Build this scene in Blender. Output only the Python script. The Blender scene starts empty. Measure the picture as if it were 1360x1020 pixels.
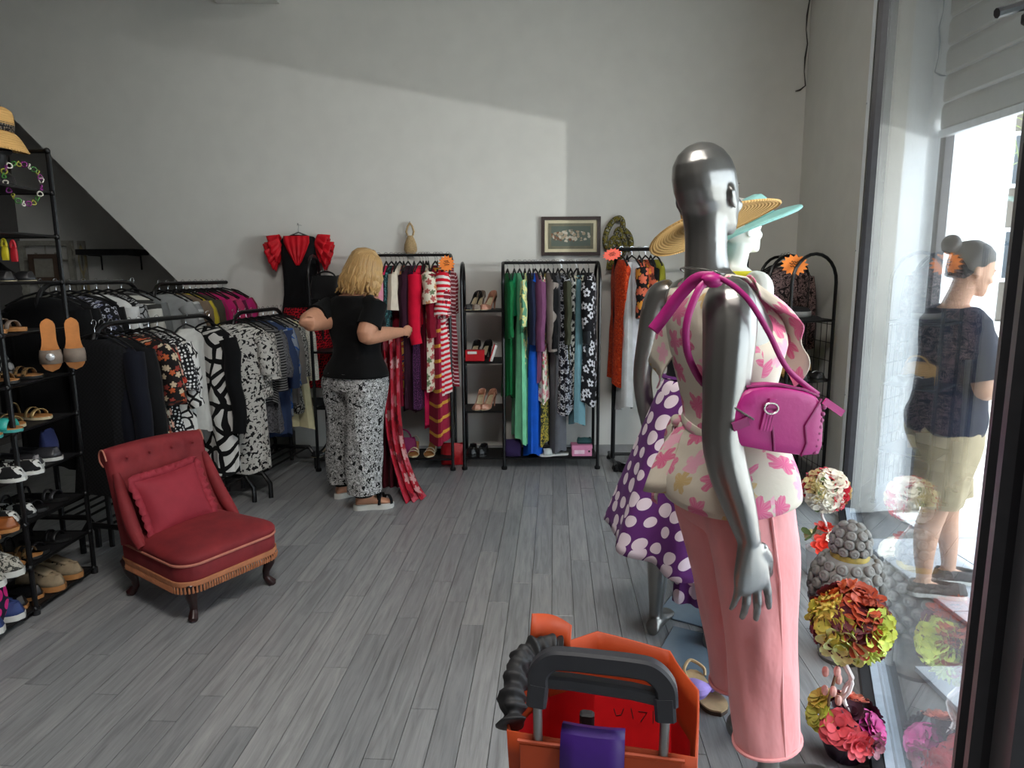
import bpy, bmesh, math, random
from mathutils import Vector, Matrix, Euler, noise
sc = bpy.context.scene
COL = sc.collection
PI = math.pi
V = Vector
R = math.radians

# ------------------------------------------------------------------ camera
F = 900.0
PITCH = R(9.28)
CAMH = 1.5
cam_d = bpy.data.cameras.new('camera')
cam = bpy.data.objects.new('camera', cam_d)
COL.objects.link(cam)
cam_d.sensor_width = 36.0
cam_d.lens = F / 1360 * 36.0
cam_d.clip_start = 0.02
cam.location = (0, 0, CAMH)
cam.rotation_euler = (Matrix.Rotation(PI / 2 - PITCH, 4, 'X') @ Matrix.Rotation(R(-0.35), 4, 'Z')).to_euler()
sc.camera = cam

# ------------------------------------------------------------------ world, sun, exposure
w = bpy.data.worlds.new('sky')
sc.world = w
w.use_nodes = True
nt = w.node_tree
bg = nt.nodes['Background']
sky = nt.nodes.new('ShaderNodeTexSky')
sky.sky_type = 'HOSEK_WILKIE'
sky.sun_direction = (0.12, -0.2, 0.95)
sky.turbidity = 6.0
sky.ground_albedo = 0.4
mixw = nt.nodes.new('ShaderNodeMix'); mixw.data_type = 'RGBA'
mixw.inputs[0].default_value = 0.65
mixw.inputs[7].default_value = (0.9, 0.96, 1.0, 1)
nt.links.new(sky.outputs[0], mixw.inputs[6])
nt.links.new(mixw.outputs[2], bg.inputs[0])
bg.inputs[1].default_value = 3.5
sun_d = bpy.data.lights.new('sun', 'SUN')
sun_d.energy = 2.5
sun_d.angle = R(0.6)
sun_d.color = (1.0, 0.95, 0.87)
sun = bpy.data.objects.new('sun', sun_d)
COL.objects.link(sun)
sun.rotation_euler = V((-0.12, 0.2, -0.95)).to_track_quat('-Z', 'Y').to_euler()
# low sun glinting off a windscreen across the pavement: it comes in under the shutter and rakes the back wall
gl_d = bpy.data.lights.new('glint', 'SPOT')
gl_d.energy = 190.0; gl_d.spot_size = R(34); gl_d.spot_blend = 0.9; gl_d.shadow_soft_size = 0.02; gl_d.color = (1.0, 0.98, 0.94)
gl_o = bpy.data.objects.new('glint', gl_d); COL.objects.link(gl_o)
gl_o.location = (5.0, 1.42, 1.80)
gl_o.rotation_euler = (V((0.1, 5.48, 2.3)) - V(gl_o.location)).to_track_quat('-Z', 'Y').to_euler()
# added area fill below the ceiling, out of frame, lifting the interior against the sky
for lx_, ly_ in ((0.1, 0.9),):
    la = bpy.data.lights.new('interior_fill', 'AREA'); la.shape = 'RECTANGLE'; la.size = 1.2; la.size_y = 0.6; la.energy = 36; la.color = (1.0, 0.96, 0.9)
    lo = bpy.data.objects.new('interior_fill', la); COL.objects.link(lo); lo.location = (lx_, ly_, 3.95)
vs = sc.view_settings
vs.view_transform = 'Standard'
vs.look = 'None'
vs.gamma = 1.0
vs.use_curve_mapping = False
vs.exposure = 1.5
sc.cycles.max_bounces = 12
sc.cycles.diffuse_bounces = 6
sc.cycles.transparent_max_bounces = 24
sc.cycles.sample_clamp_indirect = 8.0

# ------------------------------------------------------------------ where a pixel of the survey photo lies in the room
CR, SR = math.cos(R(0.35)), math.sin(R(0.35))
def ray(px, py):
    a, b = (px - 680) / F, (510 - py) / F
    u, v = a * CR + b * SR, -a * SR + b * CR
    return V((u, math.cos(PITCH) + v * math.sin(PITCH), -math.sin(PITCH) + v * math.cos(PITCH)))
def G(px, py, z=0.0):
    d = ray(px, py)
    return V((0, 0, CAMH)) + d * ((z - CAMH) / d.z)
def at(px, py, Y):
    d = ray(px, py)
    return V((0, 0, CAMH)) + d * (Y / d.y)

# ------------------------------------------------------------------ materials
MATS = {}
def lin(c):
    return tuple(((x / 255) / 12.92 if x / 255 <= 0.04045 else ((x / 255 + 0.055) / 1.055) ** 2.4) for x in c) + (1.0,)
class N:
    def __init__(s, name):
        s.m = bpy.data.materials.new(name); s.m.use_nodes = True
        s.t = s.m.node_tree; s.b = s.t.nodes['Principled BSDF']; s.out = s.t.nodes['Material Output']
    def n(s, typ, **kw):
        x = s.t.nodes.new('ShaderNode' + typ)
        for k, v in kw.items():
            setattr(x, k, v)
        return x
    def l(s, a, b): s.t.links.new(a, b)
    def val(s, sock, v):
        if hasattr(v, 'is_linked') or hasattr(v, 'links'): s.l(v, sock)
        else: sock.default_value = v
    def math(s, op, a, b=0.0):
        x = s.n('Math', operation=op); s.val(x.inputs[0], a); s.val(x.inputs[1], b); return x.outputs[0]
    def mix(s, f, a, b):
        x = s.n('Mix', data_type='RGBA'); s.val(x.inputs[0], f); s.val(x.inputs[6], a); s.val(x.inputs[7], b); return x.outputs[2]
    def ramp(s, f, stops, interp='LINEAR'):
        x = s.n('ValToRGB'); x.color_ramp.interpolation = interp; e = x.color_ramp.elements
        while len(e) < len(stops): e.new(0.5)
        for i, (p, c) in enumerate(stops): e[i].position = p; e[i].color = c
        s.l(f, x.inputs[0]); return x.outputs[0]
    def coord(s, which='Object', scale=(1, 1, 1)):
        c = s.n('TexCoord'); m = s.n('Mapping'); m.inputs[3].default_value = scale
        s.l(c.outputs[which], m.inputs[0]); return m.outputs[0]
    def noise(s, co, scale, detail=3, rough=0.5):
        x = s.n('TexNoise'); x.inputs['Scale'].default_value = scale; x.inputs['Detail'].default_value = detail
        x.inputs['Roughness'].default_value = rough; s.l(co, x.inputs['Vector']); return x
    def vor(s, co, scale, rnd=1.0, feature='F1', dim='3D'):
        x = s.n('TexVoronoi', feature=feature, voronoi_dimensions=dim); x.inputs['Scale'].default_value = scale
        x.inputs['Randomness'].default_value = rnd; s.l(co, x.inputs['Vector']); return x
    def bump(s, h, dist=0.002, strength=0.5):
        x = s.n('Bump'); x.inputs['Strength'].default_value = strength; x.inputs['Distance'].default_value = dist
        s.l(h, x.inputs['Height']); s.l(x.outputs[0], s.b.inputs['Normal'])
    def pbr(s, rough=0.5, metal=0.0, spec=None, sheen=0.0):
        s.b.inputs['Roughness'].default_value = rough; s.b.inputs['Metallic'].default_value = metal
        if spec is not None: s.b.inputs['Specular IOR Level'].default_value = spec
        if sheen: s.b.inputs['Sheen Weight'].default_value = sheen
        return s
    def color(s, c): s.val(s.b.inputs['Base Color'], c); return s

def plain(name, rgb, rough=0.5, metal=0.0, var=0.12, scale=30, sheen=0.0, bump=0.0, spec=None):
    """one colour with a little procedural unevenness"""
    if name in MATS: return MATS[name]
    k = N(name); k.pbr(rough, metal, spec, sheen); co = k.coord()
    nz = k.noise(co, scale, 4)
    c = lin(rgb); d = tuple(x * (1 - var) for x in c[:3]) + (1,); e = tuple(min(1, x * (1 + var)) for x in c[:3]) + (1,)
    k.color(k.ramp(nz.outputs[0], [(0.3, d), (0.7, e)]))
    if bump: k.bump(nz.outputs[0], bump)
    MATS[name] = k.m; return k.m

def cloth(name, rgb, rough=0.85, sheen=0.04, var=0.1, weave=900):
    if name in MATS: return MATS[name]
    k = N(name); k.pbr(rough, 0, 0.18, sheen); co = k.coord('UV')
    nz = k.noise(co, 14, 3); c = lin(rgb)
    d = tuple(x * (1 - var) for x in c[:3]) + (1,); e = tuple(min(1, x * (1 + var)) for x in c[:3]) + (1,)
    k.color(k.ramp(nz.outputs[0], [(0.3, d), (0.7, e)]))
    n2 = k.noise(co, 25, 4); k.bump(n2.outputs[0], 0.004, 0.4)
    MATS[name] = k.m; return k.m

def print_cloth(name, kind, base, cols, scale=20.0, size=0.3, rough=0.8):
    """printed fabric: dots, floral, blotch, stripe, paisley, check, daisy, art"""
    if name in MATS: return MATS[name]
    k = N(name); k.pbr(rough, 0, 0.18, 0.04); co = k.coord('UV')
    B = lin(base); C = [lin(c) for c in cols]
    if kind == 'dots':
        v = k.vor(co, scale, 0.55, dim='2D')
        sp = k.n('SeparateColor'); k.l(v.outputs['Color'], sp.inputs[0])
        th = k.math('MULTIPLY_ADD', sp.outputs[0], 0.16); th.node.inputs[2].default_value = size
        col = k.mix(k.math('LESS_THAN', v.outputs['Distance'], th), B, C[0])
    elif kind == 'stripe':
        sx = k.n('SeparateXYZ'); k.l(co, sx.inputs[0])
        fr = k.math('FRACT', k.math('MULTIPLY', sx.outputs[1], scale))
        col = k.mix(k.math('LESS_THAN', fr, size), B, C[0])
    elif kind in ('floral', 'daisy'):
        v = k.vor(co, scale, 0.85, dim='2D')
        sp = k.n('SeparateColor'); k.l(v.outputs['Color'], sp.inputs[0])
        pick = k.ramp(sp.outputs[1], [(i / len(C), c) for i, c in enumerate(C)], 'CONSTANT')
        # petals: the radius swings with the angle around each flower's centre
        df = k.n('VectorMath', operation='SUBTRACT'); k.l(co, df.inputs[0]); k.l(v.outputs['Position'], df.inputs[1])
        sx = k.n('SeparateXYZ'); k.l(df.outputs[0], sx.inputs[0])
        ang = k.math('ADD', k.math('ARCTAN2', sx.outputs[1], sx.outputs[0]), k.math('MULTIPLY', sp.outputs[0], 6.28))
        pet = k.math('ABSOLUTE', k.math('SINE', k.math('MULTIPLY', ang, 2.5)))
        n3 = k.noise(co, scale * 4, 2)
        rad = k.math('ADD', k.math('MULTIPLY_ADD', pet, size * .5), k.math('MULTIPLY', k.math('SUBTRACT', n3.outputs[0], 0.5), size * .7))
        rad.node.inputs[0].links[0].from_node.inputs[2].default_value = size * .62
        rel = k.math('DIVIDE', v.outputs['Distance'], rad)
        inside = k.math('LESS_THAN', rel, 1.0)
        lines = k.math('MULTIPLY', k.math('POWER', k.math('ABSOLUTE', k.math('SINE', k.math('MULTIPLY', ang, 7.5))), 2.0), 0.35)
        tone = k.mix(k.math('ADD', lines, k.math('MULTIPLY', k.math('POWER', rel, 2.0), .25)), pick, k.mix(0.6, pick, B))
        col = k.mix(inside, B, tone)
        if kind == 'daisy':
            col = k.mix(k.math('LESS_THAN', rel, 0.4), col, B)
    elif kind in ('blotch', 'paisley'):
        nz = k.noise(co, scale, 4 if kind == 'paisley' else 2, 0.6)
        nz.inputs['Distortion'].default_value = 1.6 if kind == 'paisley' else 0.5
        stops = [(0.0, B)] + [(size + 0.6 * (1 - size) * i / max(1, len(C)) * 0.5, c) for i, c in enumerate(C)]
        col = k.ramp(nz.outputs[0], stops, 'CONSTANT')
    elif kind == 'art':
        nz = k.noise(co, scale * 0.5, 1)
        wv = k.n('VectorMath', operation='MULTIPLY_ADD'); wv.inputs[1].default_value = (1.2 / scale,) * 3
        k.l(nz.outputs['Color'], wv.inputs[0]); k.l(co, wv.inputs[2])
        v = k.vor(wv.outputs[0], scale, 1.0, 'DISTANCE_TO_EDGE', '2D')
        sx = k.n('SeparateXYZ'); k.l(co, sx.inputs[0])
        col = k.mix(k.math('LESS_THAN', v.outputs['Distance'], size), B, C[0])
    elif kind == 'check':
        ck = k.n('TexChecker'); ck.inputs['Scale'].default_value = scale; ck.inputs[1].default_value = B; ck.inputs[2].default_value = C[0]
        k.l(co, ck.inputs[0]); col = ck.outputs[0]
    k.color(col)
    n2 = k.noise(co, 25, 4); k.bump(n2.outputs[0], 0.004, 0.35)
    MATS[name] = k.m; return k.m

# ------------------------------------------------------------------ mesh building
class MB:
    def __init__(s):
        s.v = []; s.f = []; s.uv = []
    def quad_uv(s, f, uv): s.f.append(f); s.uv.append(uv)
    def add(s, verts, faces, uvs=None):
        o = len(s.v); s.v += [V(p) for p in verts]
        for i, f in enumerate(faces):
            s.f.append([o + j for j in f])
            s.uv.append(uvs[i] if uvs else [(verts[j][0] + verts[j][1], verts[j][2]) for j in f])
        return s
    def box(s, c, d, rot=None, taper=1.0, bev=0.0):
        c = V(c); hx, hy, hz = d[0] / 2, d[1] / 2, d[2] / 2
        M = rot if rot is not None else Matrix.Identity(3)
        if bev <= 0:
            vs = []
            for z in (-1, 1):
                k = taper if z > 0 else 1
                for x, y in ((-1, -1), (1, -1), (1, 1), (-1, 1)):
                    vs.append(c + M @ V((x * hx * k, y * hy * k, z * hz)))
            return s.add(vs, [(3, 2, 1, 0), (4, 5, 6, 7), (0, 1, 5, 4), (1, 2, 6, 5), (2, 3, 7, 6), (3, 0, 4, 7)])
        b = min(bev, hx * .9, hy * .9, hz * .9)
        def outline(x, y, q): return [(-x + q, -y), (x - q, -y), (x, -y + q), (x, y - q), (x - q, y), (-x + q, y), (-x, y - q), (-x, -y + q)]
        rings = []
        for z, i_ in ((-hz, b), (-hz + b, 0), (hz - b, 0), (hz, b)):
            rings.append([c + M @ V((x, y, z)) for x, y in outline(hx - i_, hy - i_, b * (.5 if i_ else 1))])
        return s.loft(rings)
    def loft(s, rings, caps=(True, True), closed=True, vlen=None):
        o = len(s.v); n = len(rings[0]); m = len(rings)
        for r in rings: s.v += [V(p) for p in r]
        # uv in metres
        vv = [0.0]
        for i in range(1, m):
            vv.append(vv[-1] + sum((V(rings[i][j]) - V(rings[i - 1][j])).length for j in range(0, n, max(1, n // 4))) / len(range(0, n, max(1, n // 4))))
        uu = []
        for r in rings:
            a = [0.0]
            for j in range(1, n + 1): a.append(a[-1] + (V(r[j % n]) - V(r[j - 1])).length)
            uu.append([x - a[-1] / 2 for x in a])
        for i in range(m - 1):
            for j in range(n if closed else n - 1):
                k = (j + 1) % n
                s.f.append([o + i * n + j, o + i * n + k, o + (i + 1) * n + k, o + (i + 1) * n + j])
                s.uv.append([(uu[i][j], vv[i]), (uu[i][j + 1], vv[i]), (uu[i + 1][j + 1], vv[i + 1]), (uu[i + 1][j], vv[i + 1])])
        if closed:
            if caps[0]:
                s.f.append([o + j for j in range(n - 1, -1, -1)]); s.uv.append([(rings[0][j][0], rings[0][j][1]) for j in range(n - 1, -1, -1)])
            if caps[1]:
                b = o + (m - 1) * n
                s.f.append([b + j for j in range(n)]); s.uv.append([(rings[-1][j][0], rings[-1][j][1]) for j in range(n)])
        return s
    def sheet(s, rows): return s.loft(rows, (False, False), False)
    def bar(s, pts, a, b, up=(0, 1, 0)):
        """chamfered rectangular bar along a path: half sizes a (in plane) and b (along up)"""
        pts = [V(p) for p in pts]; rings = []; up = V(up)
        for i, p in enumerate(pts):
            t = (pts[min(i + 1, len(pts) - 1)] - pts[max(i - 1, 0)]).normalized(); sd = t.cross(up).normalized(); c = min(a, b) * .35
            rings.append([p + sd * x + up * y for x, y in ((-a + c, -b), (a - c, -b), (a, -b + c), (a, b - c), (a - c, b), (-a + c, b), (-a, b - c), (-a, -b + c))])
        return s.loft(rings)
    def tube(s, pts, r, n=8, closed=False, flat=1.0, up=None):
        pts = [V(p) for p in pts]; m = len(pts)
        rr = r if isinstance(r, (list, tuple)) else [r] * m
        rings = []; nrm = None
        for i in range(m):
            a = pts[(i - 1) % m] if (closed or i > 0) else pts[i]
            b = pts[(i + 1) % m] if (closed or i < m - 1) else pts[i]
            t = (b - a)
            t = t.normalized() if t.length > 1e-9 else V((0, 0, 1))
            if nrm is None:
                h = V(up) if up else (V((0, 0, 1)) if abs(t.z) < 0.9 else V((1, 0, 0)))
                nrm = (h - t * h.dot(t)).normalized()
            else:
                nrm = (nrm - t * nrm.dot(t))
                nrm = nrm.normalized() if nrm.length > 1e-6 else t.orthogonal().normalized()
            bn = t.cross(nrm)
            rings.append([pts[i] + nrm * math.cos(2 * PI * j / n) * rr[i] * flat + bn * math.sin(2 * PI * j / n) * rr[i] for j in range(n)])
        if closed: rings.append(rings[0])
        return s.loft(rings, (not closed, not closed))
    def lathe(s, prof, c=(0, 0, 0), n=20, caps=(True, True), M=None, wob=None):
        c = V(c); rings = []
        for r, z in prof:
            ring = []
            for j in range(n):
                a = 2 * PI * j / n; k = wob(a, z) if wob else 1
                p = V((math.cos(a) * r * k, math.sin(a) * r * k, z))
                ring.append(c + (M @ p if M else p))
            rings.append(ring)
        return s.loft(rings, caps)
    def ball(s, c, r, n=12, m=8, M=None):
        rx, ry, rz = (r, r, r) if not isinstance(r, (tuple, list)) else r
        c = V(c); rings = []
        for i in range(m + 1):
            f = PI * (0.02 + 0.96 * i / m)
            rings.append([c + (M @ V((math.cos(2 * PI * j / n) * rx * math.sin(f), math.sin(2 * PI * j / n) * ry * math.sin(f), -rz * math.cos(f))) if M else
                         V((math.cos(2 * PI * j / n) * rx * math.sin(f), math.sin(2 * PI * j / n) * ry * math.sin(f), -rz * math.cos(f)))) for j in range(n)])
        return s.loft(rings)
    def prism(s, outline, thick, M=None, c=(0, 0, 0)):
        """outline in local xy, extruded along z by thick"""
        c = V(c); n = len(outline)
        f = (lambda p: c + M @ p) if M else (lambda p: c + p)
        vs = [f(V((x, y, 0))) for x, y in outline] + [f(V((x, y, thick))) for x, y in outline]
        fs = [list(range(n - 1, -1, -1)), list(range(n, 2 * n))] + [[i, (i + 1) % n, n + (i + 1) % n, n + i] for i in range(n)]
        uvs = [[outline[i] for i in range(n - 1, -1, -1)], [outline[i] for i in range(n)]] + [[outline[i], outline[(i + 1) % n], outline[(i + 1) % n], outline[i]] for i in range(n)]
        return s.add(vs, fs, uvs)
    def mesh(s, name, off=None):
        me = bpy.data.meshes.new(name)
        o = V(off) if off is not None else V((0, 0, 0))
        me.from_pydata([tuple(p - o) for p in s.v], [], s.f)
        ul = me.uv_layers.new(name='uv')
        flat = [c for u in s.uv for p in u for c in (p[0], p[1])]
        ul.data.foreach_set('uv', flat)
        me.update()
        return me
    def build(s, name, mat=None, parent=None, off=None, smooth=True, sub=0, solid=0.0, sharp=40):
        me = s.mesh(name, off)
        return mk(name, me, mat, parent, smooth, sub, solid, sharp)

def mk(name, me, mat=None, parent=None, smooth=True, sub=0, solid=0.0, sharp=40):
    if mat: me.materials.append(mat)
    if smooth:
        me.polygons.foreach_set('use_smooth', [True] * len(me.polygons))
        try: me.set_sharp_from_angle(angle=R(sharp))
        except Exception: pass
    o = bpy.data.objects.new(name, me); COL.objects.link(o)
    if parent: o.parent = parent
    if solid:
        q = o.modifiers.new('solid', 'SOLIDIFY'); q.thickness = solid; q.offset = 0
    if sub:
        q = o.modifiers.new('sub', 'SUBSURF'); q.levels = sub; q.render_levels = sub
    return o

def tag(o, label, cat, group=None):
    o['label'] = label; o['category'] = cat
    if group: o['group'] = group
    return o
def thing(name, label, cat, loc=(0, 0, 0), rz=0.0, group=None, scale=None):
    o = bpy.data.objects.new(name, None); COL.objects.link(o); o.empty_display_size = 0.1
    o.location = loc; o.rotation_euler = (0, 0, rz)
    if scale: o.scale = scale if isinstance(scale, (tuple, list)) else (scale,) * 3
    return tag(o, label, cat, group)
def struct(o): o['kind'] = 'structure'; return o
def dup(root, loc, rz=None, label=None, group=None):
    r = root.copy(); COL.objects.link(r); r.location = loc
    if rz is not None: r.rotation_euler = (0, 0, rz)
    if label: r['label'] = label
    if group: r['group'] = group
    for ch in list(root.children):
        c = ch.copy(); COL.objects.link(c); c.parent = r
        for g in ch.children:
            d = g.copy(); COL.objects.link(d); d.parent = c
    return r
def remeshed(mb, voxel, smooth_it=4, name='body', factor=0.5):
    """one continuous skin over overlapping closed forms"""
    me = mb.mesh(name + '_raw'); o = bpy.data.objects.new('tmp', me); COL.objects.link(o)
    q = o.modifiers.new('r', 'REMESH'); q.mode = 'VOXEL'; q.voxel_size = voxel
    if smooth_it:
        q = o.modifiers.new('s', 'SMOOTH'); q.iterations = smooth_it; q.factor = factor
    dg = bpy.context.evaluated_depsgraph_get()
    out = bpy.data.meshes.new_from_object(o.evaluated_get(dg))
    bpy.data.objects.remove(o); out.name = name
    return out
def bez(p0, p1, p2, p3, n=10):
    p0, p1, p2, p3 = V(p0), V(p1), V(p2), V(p3)
    return [p0 * (1 - t) ** 3 + p1 * 3 * t * (1 - t) ** 2 + p2 * 3 * t * t * (1 - t) + p3 * t ** 3 for t in [i / n for i in range(n + 1)]]
def lerp(a, b, t): return a + (b - a) * t
def spline(keys, n):
    """Catmull-Rom through tuples"""
    out = []; m = len(keys)
    for i in range(n + 1):
        x = i / n * (m - 1); k = min(int(x), m - 2); t = x - k
        p0, p1, p2, p3 = keys[max(k - 1, 0)], keys[k], keys[k + 1], keys[min(k + 2, m - 1)]
        out.append(tuple(0.5 * (2 * b + (c - a) * t + (2 * a - 5 * b + 4 * c - d) * t * t + (3 * b - a - 3 * c + d) * t ** 3) for a, b, c, d in zip(p0, p1, p2, p3)))
    return out

# ================================================================== THE SETTING
YB = 5.48                                    # back wall
WALL = plain('painted plaster', (214, 212, 206), 0.75, var=0.03, scale=6, bump=0.002)
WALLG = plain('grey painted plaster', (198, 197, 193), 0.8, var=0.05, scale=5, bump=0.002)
CEIL = plain('ceiling paint', (214, 213, 208), 0.8, var=0.03)
def poly_wall(name, pts, n, t, mat):
    """flat polygon (3-D points, counter-clockwise seen from inside) with thickness t along -n"""
    n = V(n).normalized(); a = [V(p) for p in pts]; b = [p - n * t for p in a]; k = len(a)
    mb = MB(); o = mb.add(a + b, [list(range(k)), list(range(2 * k - 1, k - 1, -1))] + [[i, k + i, k + (i + 1) % k, (i + 1) % k] for i in range(k)])
    return struct(mb.build(name, mat, smooth=False))
ZC = 4.05
WALLD = plain('bounce cutting dark grey', (96, 94, 92), 0.8, var=0.05)  # grey darkened to cut light bouncing off these mostly unseen walls
XL = -4.6
# back wall with the raking cut of the niche under the stairs
d0 = at(0, 140, YB); d1 = at(300, 437, YB)
k_ = (d1.z - d0.z) / (d1.x - d0.x)
zl = d0.z + k_ * (XL - d0.x)
xe = -1.80
zr = d0.z + k_ * (xe - d0.x)
poly_wall('wall_back', [(XL, YB, zl), (xe, YB, max(zr, 0.3)), (xe, YB, 0), (2.275, YB, 0), (2.275, YB, ZC), (XL, YB, ZC)], (0, -1, 0), 0.16, WALL)
# niche: its own back and its raking soffit
NY = YB + 1.0
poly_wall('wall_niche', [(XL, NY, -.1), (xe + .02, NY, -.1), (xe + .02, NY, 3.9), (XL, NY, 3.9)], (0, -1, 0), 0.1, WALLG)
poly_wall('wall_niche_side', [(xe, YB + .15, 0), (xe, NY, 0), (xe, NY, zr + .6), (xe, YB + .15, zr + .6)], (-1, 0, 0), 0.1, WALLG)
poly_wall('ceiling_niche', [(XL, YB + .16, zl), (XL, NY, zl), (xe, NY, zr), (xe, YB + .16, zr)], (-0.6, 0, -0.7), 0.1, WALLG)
# right wall, glass line, near end of the glass
FX, FY = 2.095, 4.10
def glass_x(y): return 1.136 + 0.432 * (y - 1.88)
NX, NYG = glass_x(1.03), 1.03
poly_wall('wall_right', [(2.265, YB, 0), (FX + .03, FY, 0), (FX + .03, FY, ZC), (2.265, YB, ZC)], (-1, 0.12, 0), 0.15, WALL)
poly_wall('wall_left', [(XL, -1.6, -.15), (XL, NY, -.15), (XL, NY, ZC), (XL, -1.6, ZC)], (1, 0, 0), 0.15, WALLD)
poly_wall('wall_front', [(0.5, -1.2, -.15), (XL, -1.6, -.15), (XL, -1.6, ZC), (0.5, -1.2, ZC)], (0, 1, 0), 0.15, WALLD)
poly_wall('wall_door_side', [(0.5, -1.2, -.15), (2.5, -1.2, -.15), (2.5, -1.2, ZC), (0.5, -1.2, ZC)], (0, 1, 0), 0.15, WALLD)
poly_wall('ceiling', [(XL - .2, -1.8, ZC), (XL - .2, NY + .2, ZC), (2.6, NY + .2, ZC), (2.6, -1.8, ZC)], (0, 0, -1), 0.2, CEIL)
b0 = at(290, 6, YB); b1 = at(372, 9, YB)
mb = MB(); mb.box(((b0.x + b1.x) / 2, YB - 0.45, (b0.z + ZC) / 2 + .0), (b1.x - b0.x, 0.88, ZC - b0.z))
struct(mb.build('trim_1', WALL, smooth=False))
# baseboards
BASE = plain('grey baseboard', (150, 150, 150), 0.5, var=0.05)
mb = MB(); mb.box(((xe + 2.22) / 2, YB - .008, .045), (2.22 - xe - .02, .016, .09)); struct(mb.build('baseboard_back', BASE, smooth=False))
mb = MB()
a_ = V((2.255, YB, .045)); b_ = V((FX + .06, FY + .05, .045)); dd = b_ - a_
mb.box((a_ + b_) / 2 + V((-.012, 0, 0)), (dd.length, .014, .09), Matrix.Rotation(math.atan2(dd.y, dd.x), 3, 'Z')); struct(mb.build('baseboard_right', BASE, smooth=False))

# ------------------------------------------------------------------ laminate floor: strips laid at a slight skew to the back wall
k = N('grey oak laminate'); k.pbr(0.38, 0, 0.5)
oi = k.n('ObjectInfo'); gi = k.n('NewGeometry')
rnd = k.math('FRACT', k.math('ADD', oi.outputs['Random'], gi.outputs['Random Per Island']))
co = k.coord('UV', (1, 1, 1))
off = k.n('CombineXYZ'); k.l(k.math('MULTIPLY', rnd, 37.0), off.inputs[0]); k.l(k.math('MULTIPLY', rnd, 91.0), off.inputs[1])
va = k.n('VectorMath', operation='ADD'); k.l(co, va.inputs[0]); k.l(off.outputs[0], va.inputs[1])
mp = k.n('Mapping'); mp.inputs[3].default_value = (26, 2.0, 1); k.l(va.outputs[0], mp.inputs[0])
g1 = k.noise(mp.outputs[0], 1.6, 5, 0.62); g1.inputs['Distortion'].default_value = 0.8
mp2 = k.n('Mapping'); mp2.inputs[3].default_value = (120, 4, 1); k.l(va.outputs[0], mp2.inputs[0])
g2 = k.noise(mp2.outputs[0], 1.5, 3)
gr = k.ramp(g1.outputs[0], [(0.28, lin((118, 118, 119))), (0.5, lin((146, 147, 148))), (0.72, lin((164, 164, 164)))])
tone = k.mix(k.math('MULTIPLY', k.math('SUBTRACT', g2.outputs[0], 0.35), 0.5), gr, lin((98, 98, 100)))
tint = k.ramp(rnd, [(0.0, (0.80, 0.81, 0.83, 1)), (0.5, (0.90, 0.91, 0.92, 1)), (1.0, (1.04, 1.035, 1.03, 1))])
mm = k.n('Mix', data_type='RGBA', blend_type='MULTIPLY'); mm.inputs[0].default_value = 1.0
k.l(tone, mm.inputs[6]); k.l(tint, mm.inputs[7]); k.color(mm.outputs[2])
k.l(k.math('MULTIPLY_ADD', g1.outputs[0], 0.18), k.b.inputs['Roughness']); k.b.inputs['Roughness'].links[0].from_node.inputs[2].default_value = 0.27
k.bump(g2.outputs[0], 0.0006, 0.35)
PLANK = k.m
SUBF = plain('floor joint', (88, 88, 90), 0.8)
mb = MB(); mb.add([(XL, -1.6, -.02), (2.6, -1.6, -.02), (2.6, NY, -.02), (XL, NY, -.02)], [(0, 1, 2, 3)])
mb.add([(XL, -1.6, -.12), (2.6, -1.6, -.12), (2.6, NY, -.12), (XL, NY, -.12)], [(3, 2, 1, 0)])
floor = struct(mb.build('floor', SUBF, smooth=False))
SK = R(-3.6)                                 # strips run along +Y turned a little
ca, sa = math.cos(SK), math.sin(SK)
def strip_pt(u, v): return V((u * ca - v * sa, u * sa + v * ca, 0))
rng = random.Random(11)
PW, GAP = 0.098, 0.0011
strips = []
col_i = 0
u = -5.2
while u < 3.2:
    v = -1.8 - rng.random() * 1.1
    while v < 7.2:
        L = rng.choice((0.62, 0.78, 0.92, 1.1, 1.24))
        strips.append((u, v, PW, L)); v += L
    u += PW
LIMITS = [((1, 0), XL + .01), ((0, 1), -1.5), ((0, -1), -(NY - .03))]
def half(poly, n, c):
    """keep the part with n.p >= c"""
    out = []
    for i in range(len(poly)):
        p, q = poly[i], poly[(i + 1) % len(poly)]
        a, b = n[0] * p.x + n[1] * p.y - c, n[0] * q.x + n[1] * q.y - c
        if a >= 0: out.append(p)
        if (a < 0) != (b < 0): out.append(p + (q - p) * (a / (a - b)))
    return out
def to_room(poly):
    for n, c in LIMITS: poly = half(poly, n, c)
    if len(poly) < 3: return poly
    # right side: the glass line, then the right wall
    far = all(p.y > FY for p in poly)
    if far: return half(poly, (-1, -.12), -(2.265 + .12 * YB - .004))
    if all(p.y < .9 for p in poly): return half(poly, (-1, 0), -.95)
    return half(poly, (-1, .432), -(1.136 - .432 * 1.88 - .035))
seen = []; rest = []
for (u, v, w_, L) in strips:
    c = [strip_pt(u + GAP, v + GAP), strip_pt(u + w_ - GAP, v + GAP), strip_pt(u + w_ - GAP, v + L - GAP), strip_pt(u + GAP, v + L - GAP)]
    cc = to_room(c)
    if len(cc) < 3: continue
    ctr = sum(cc, V((0, 0, 0))) / len(cc)
    d = ctr - V((0, 0, CAMH))
    dep = d.y * math.cos(PITCH) - d.z * math.sin(PITCH); vis = False
    if dep > 0.3:
        px = 680 + F * d.x / dep; py = 510 - F * (d.z * math.cos(PITCH) + d.y * math.sin(PITCH)) / dep
        vis = -60 < px < 1200 and 600 < py < 1120 and not (px < 130 and py < 800) and not (px < 400 and py < 640) and ctr.y < YB
    (seen if vis else rest).append((dep if dep > 0 else 99, cc, None))
seen.sort(key=lambda q: q[0])
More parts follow.
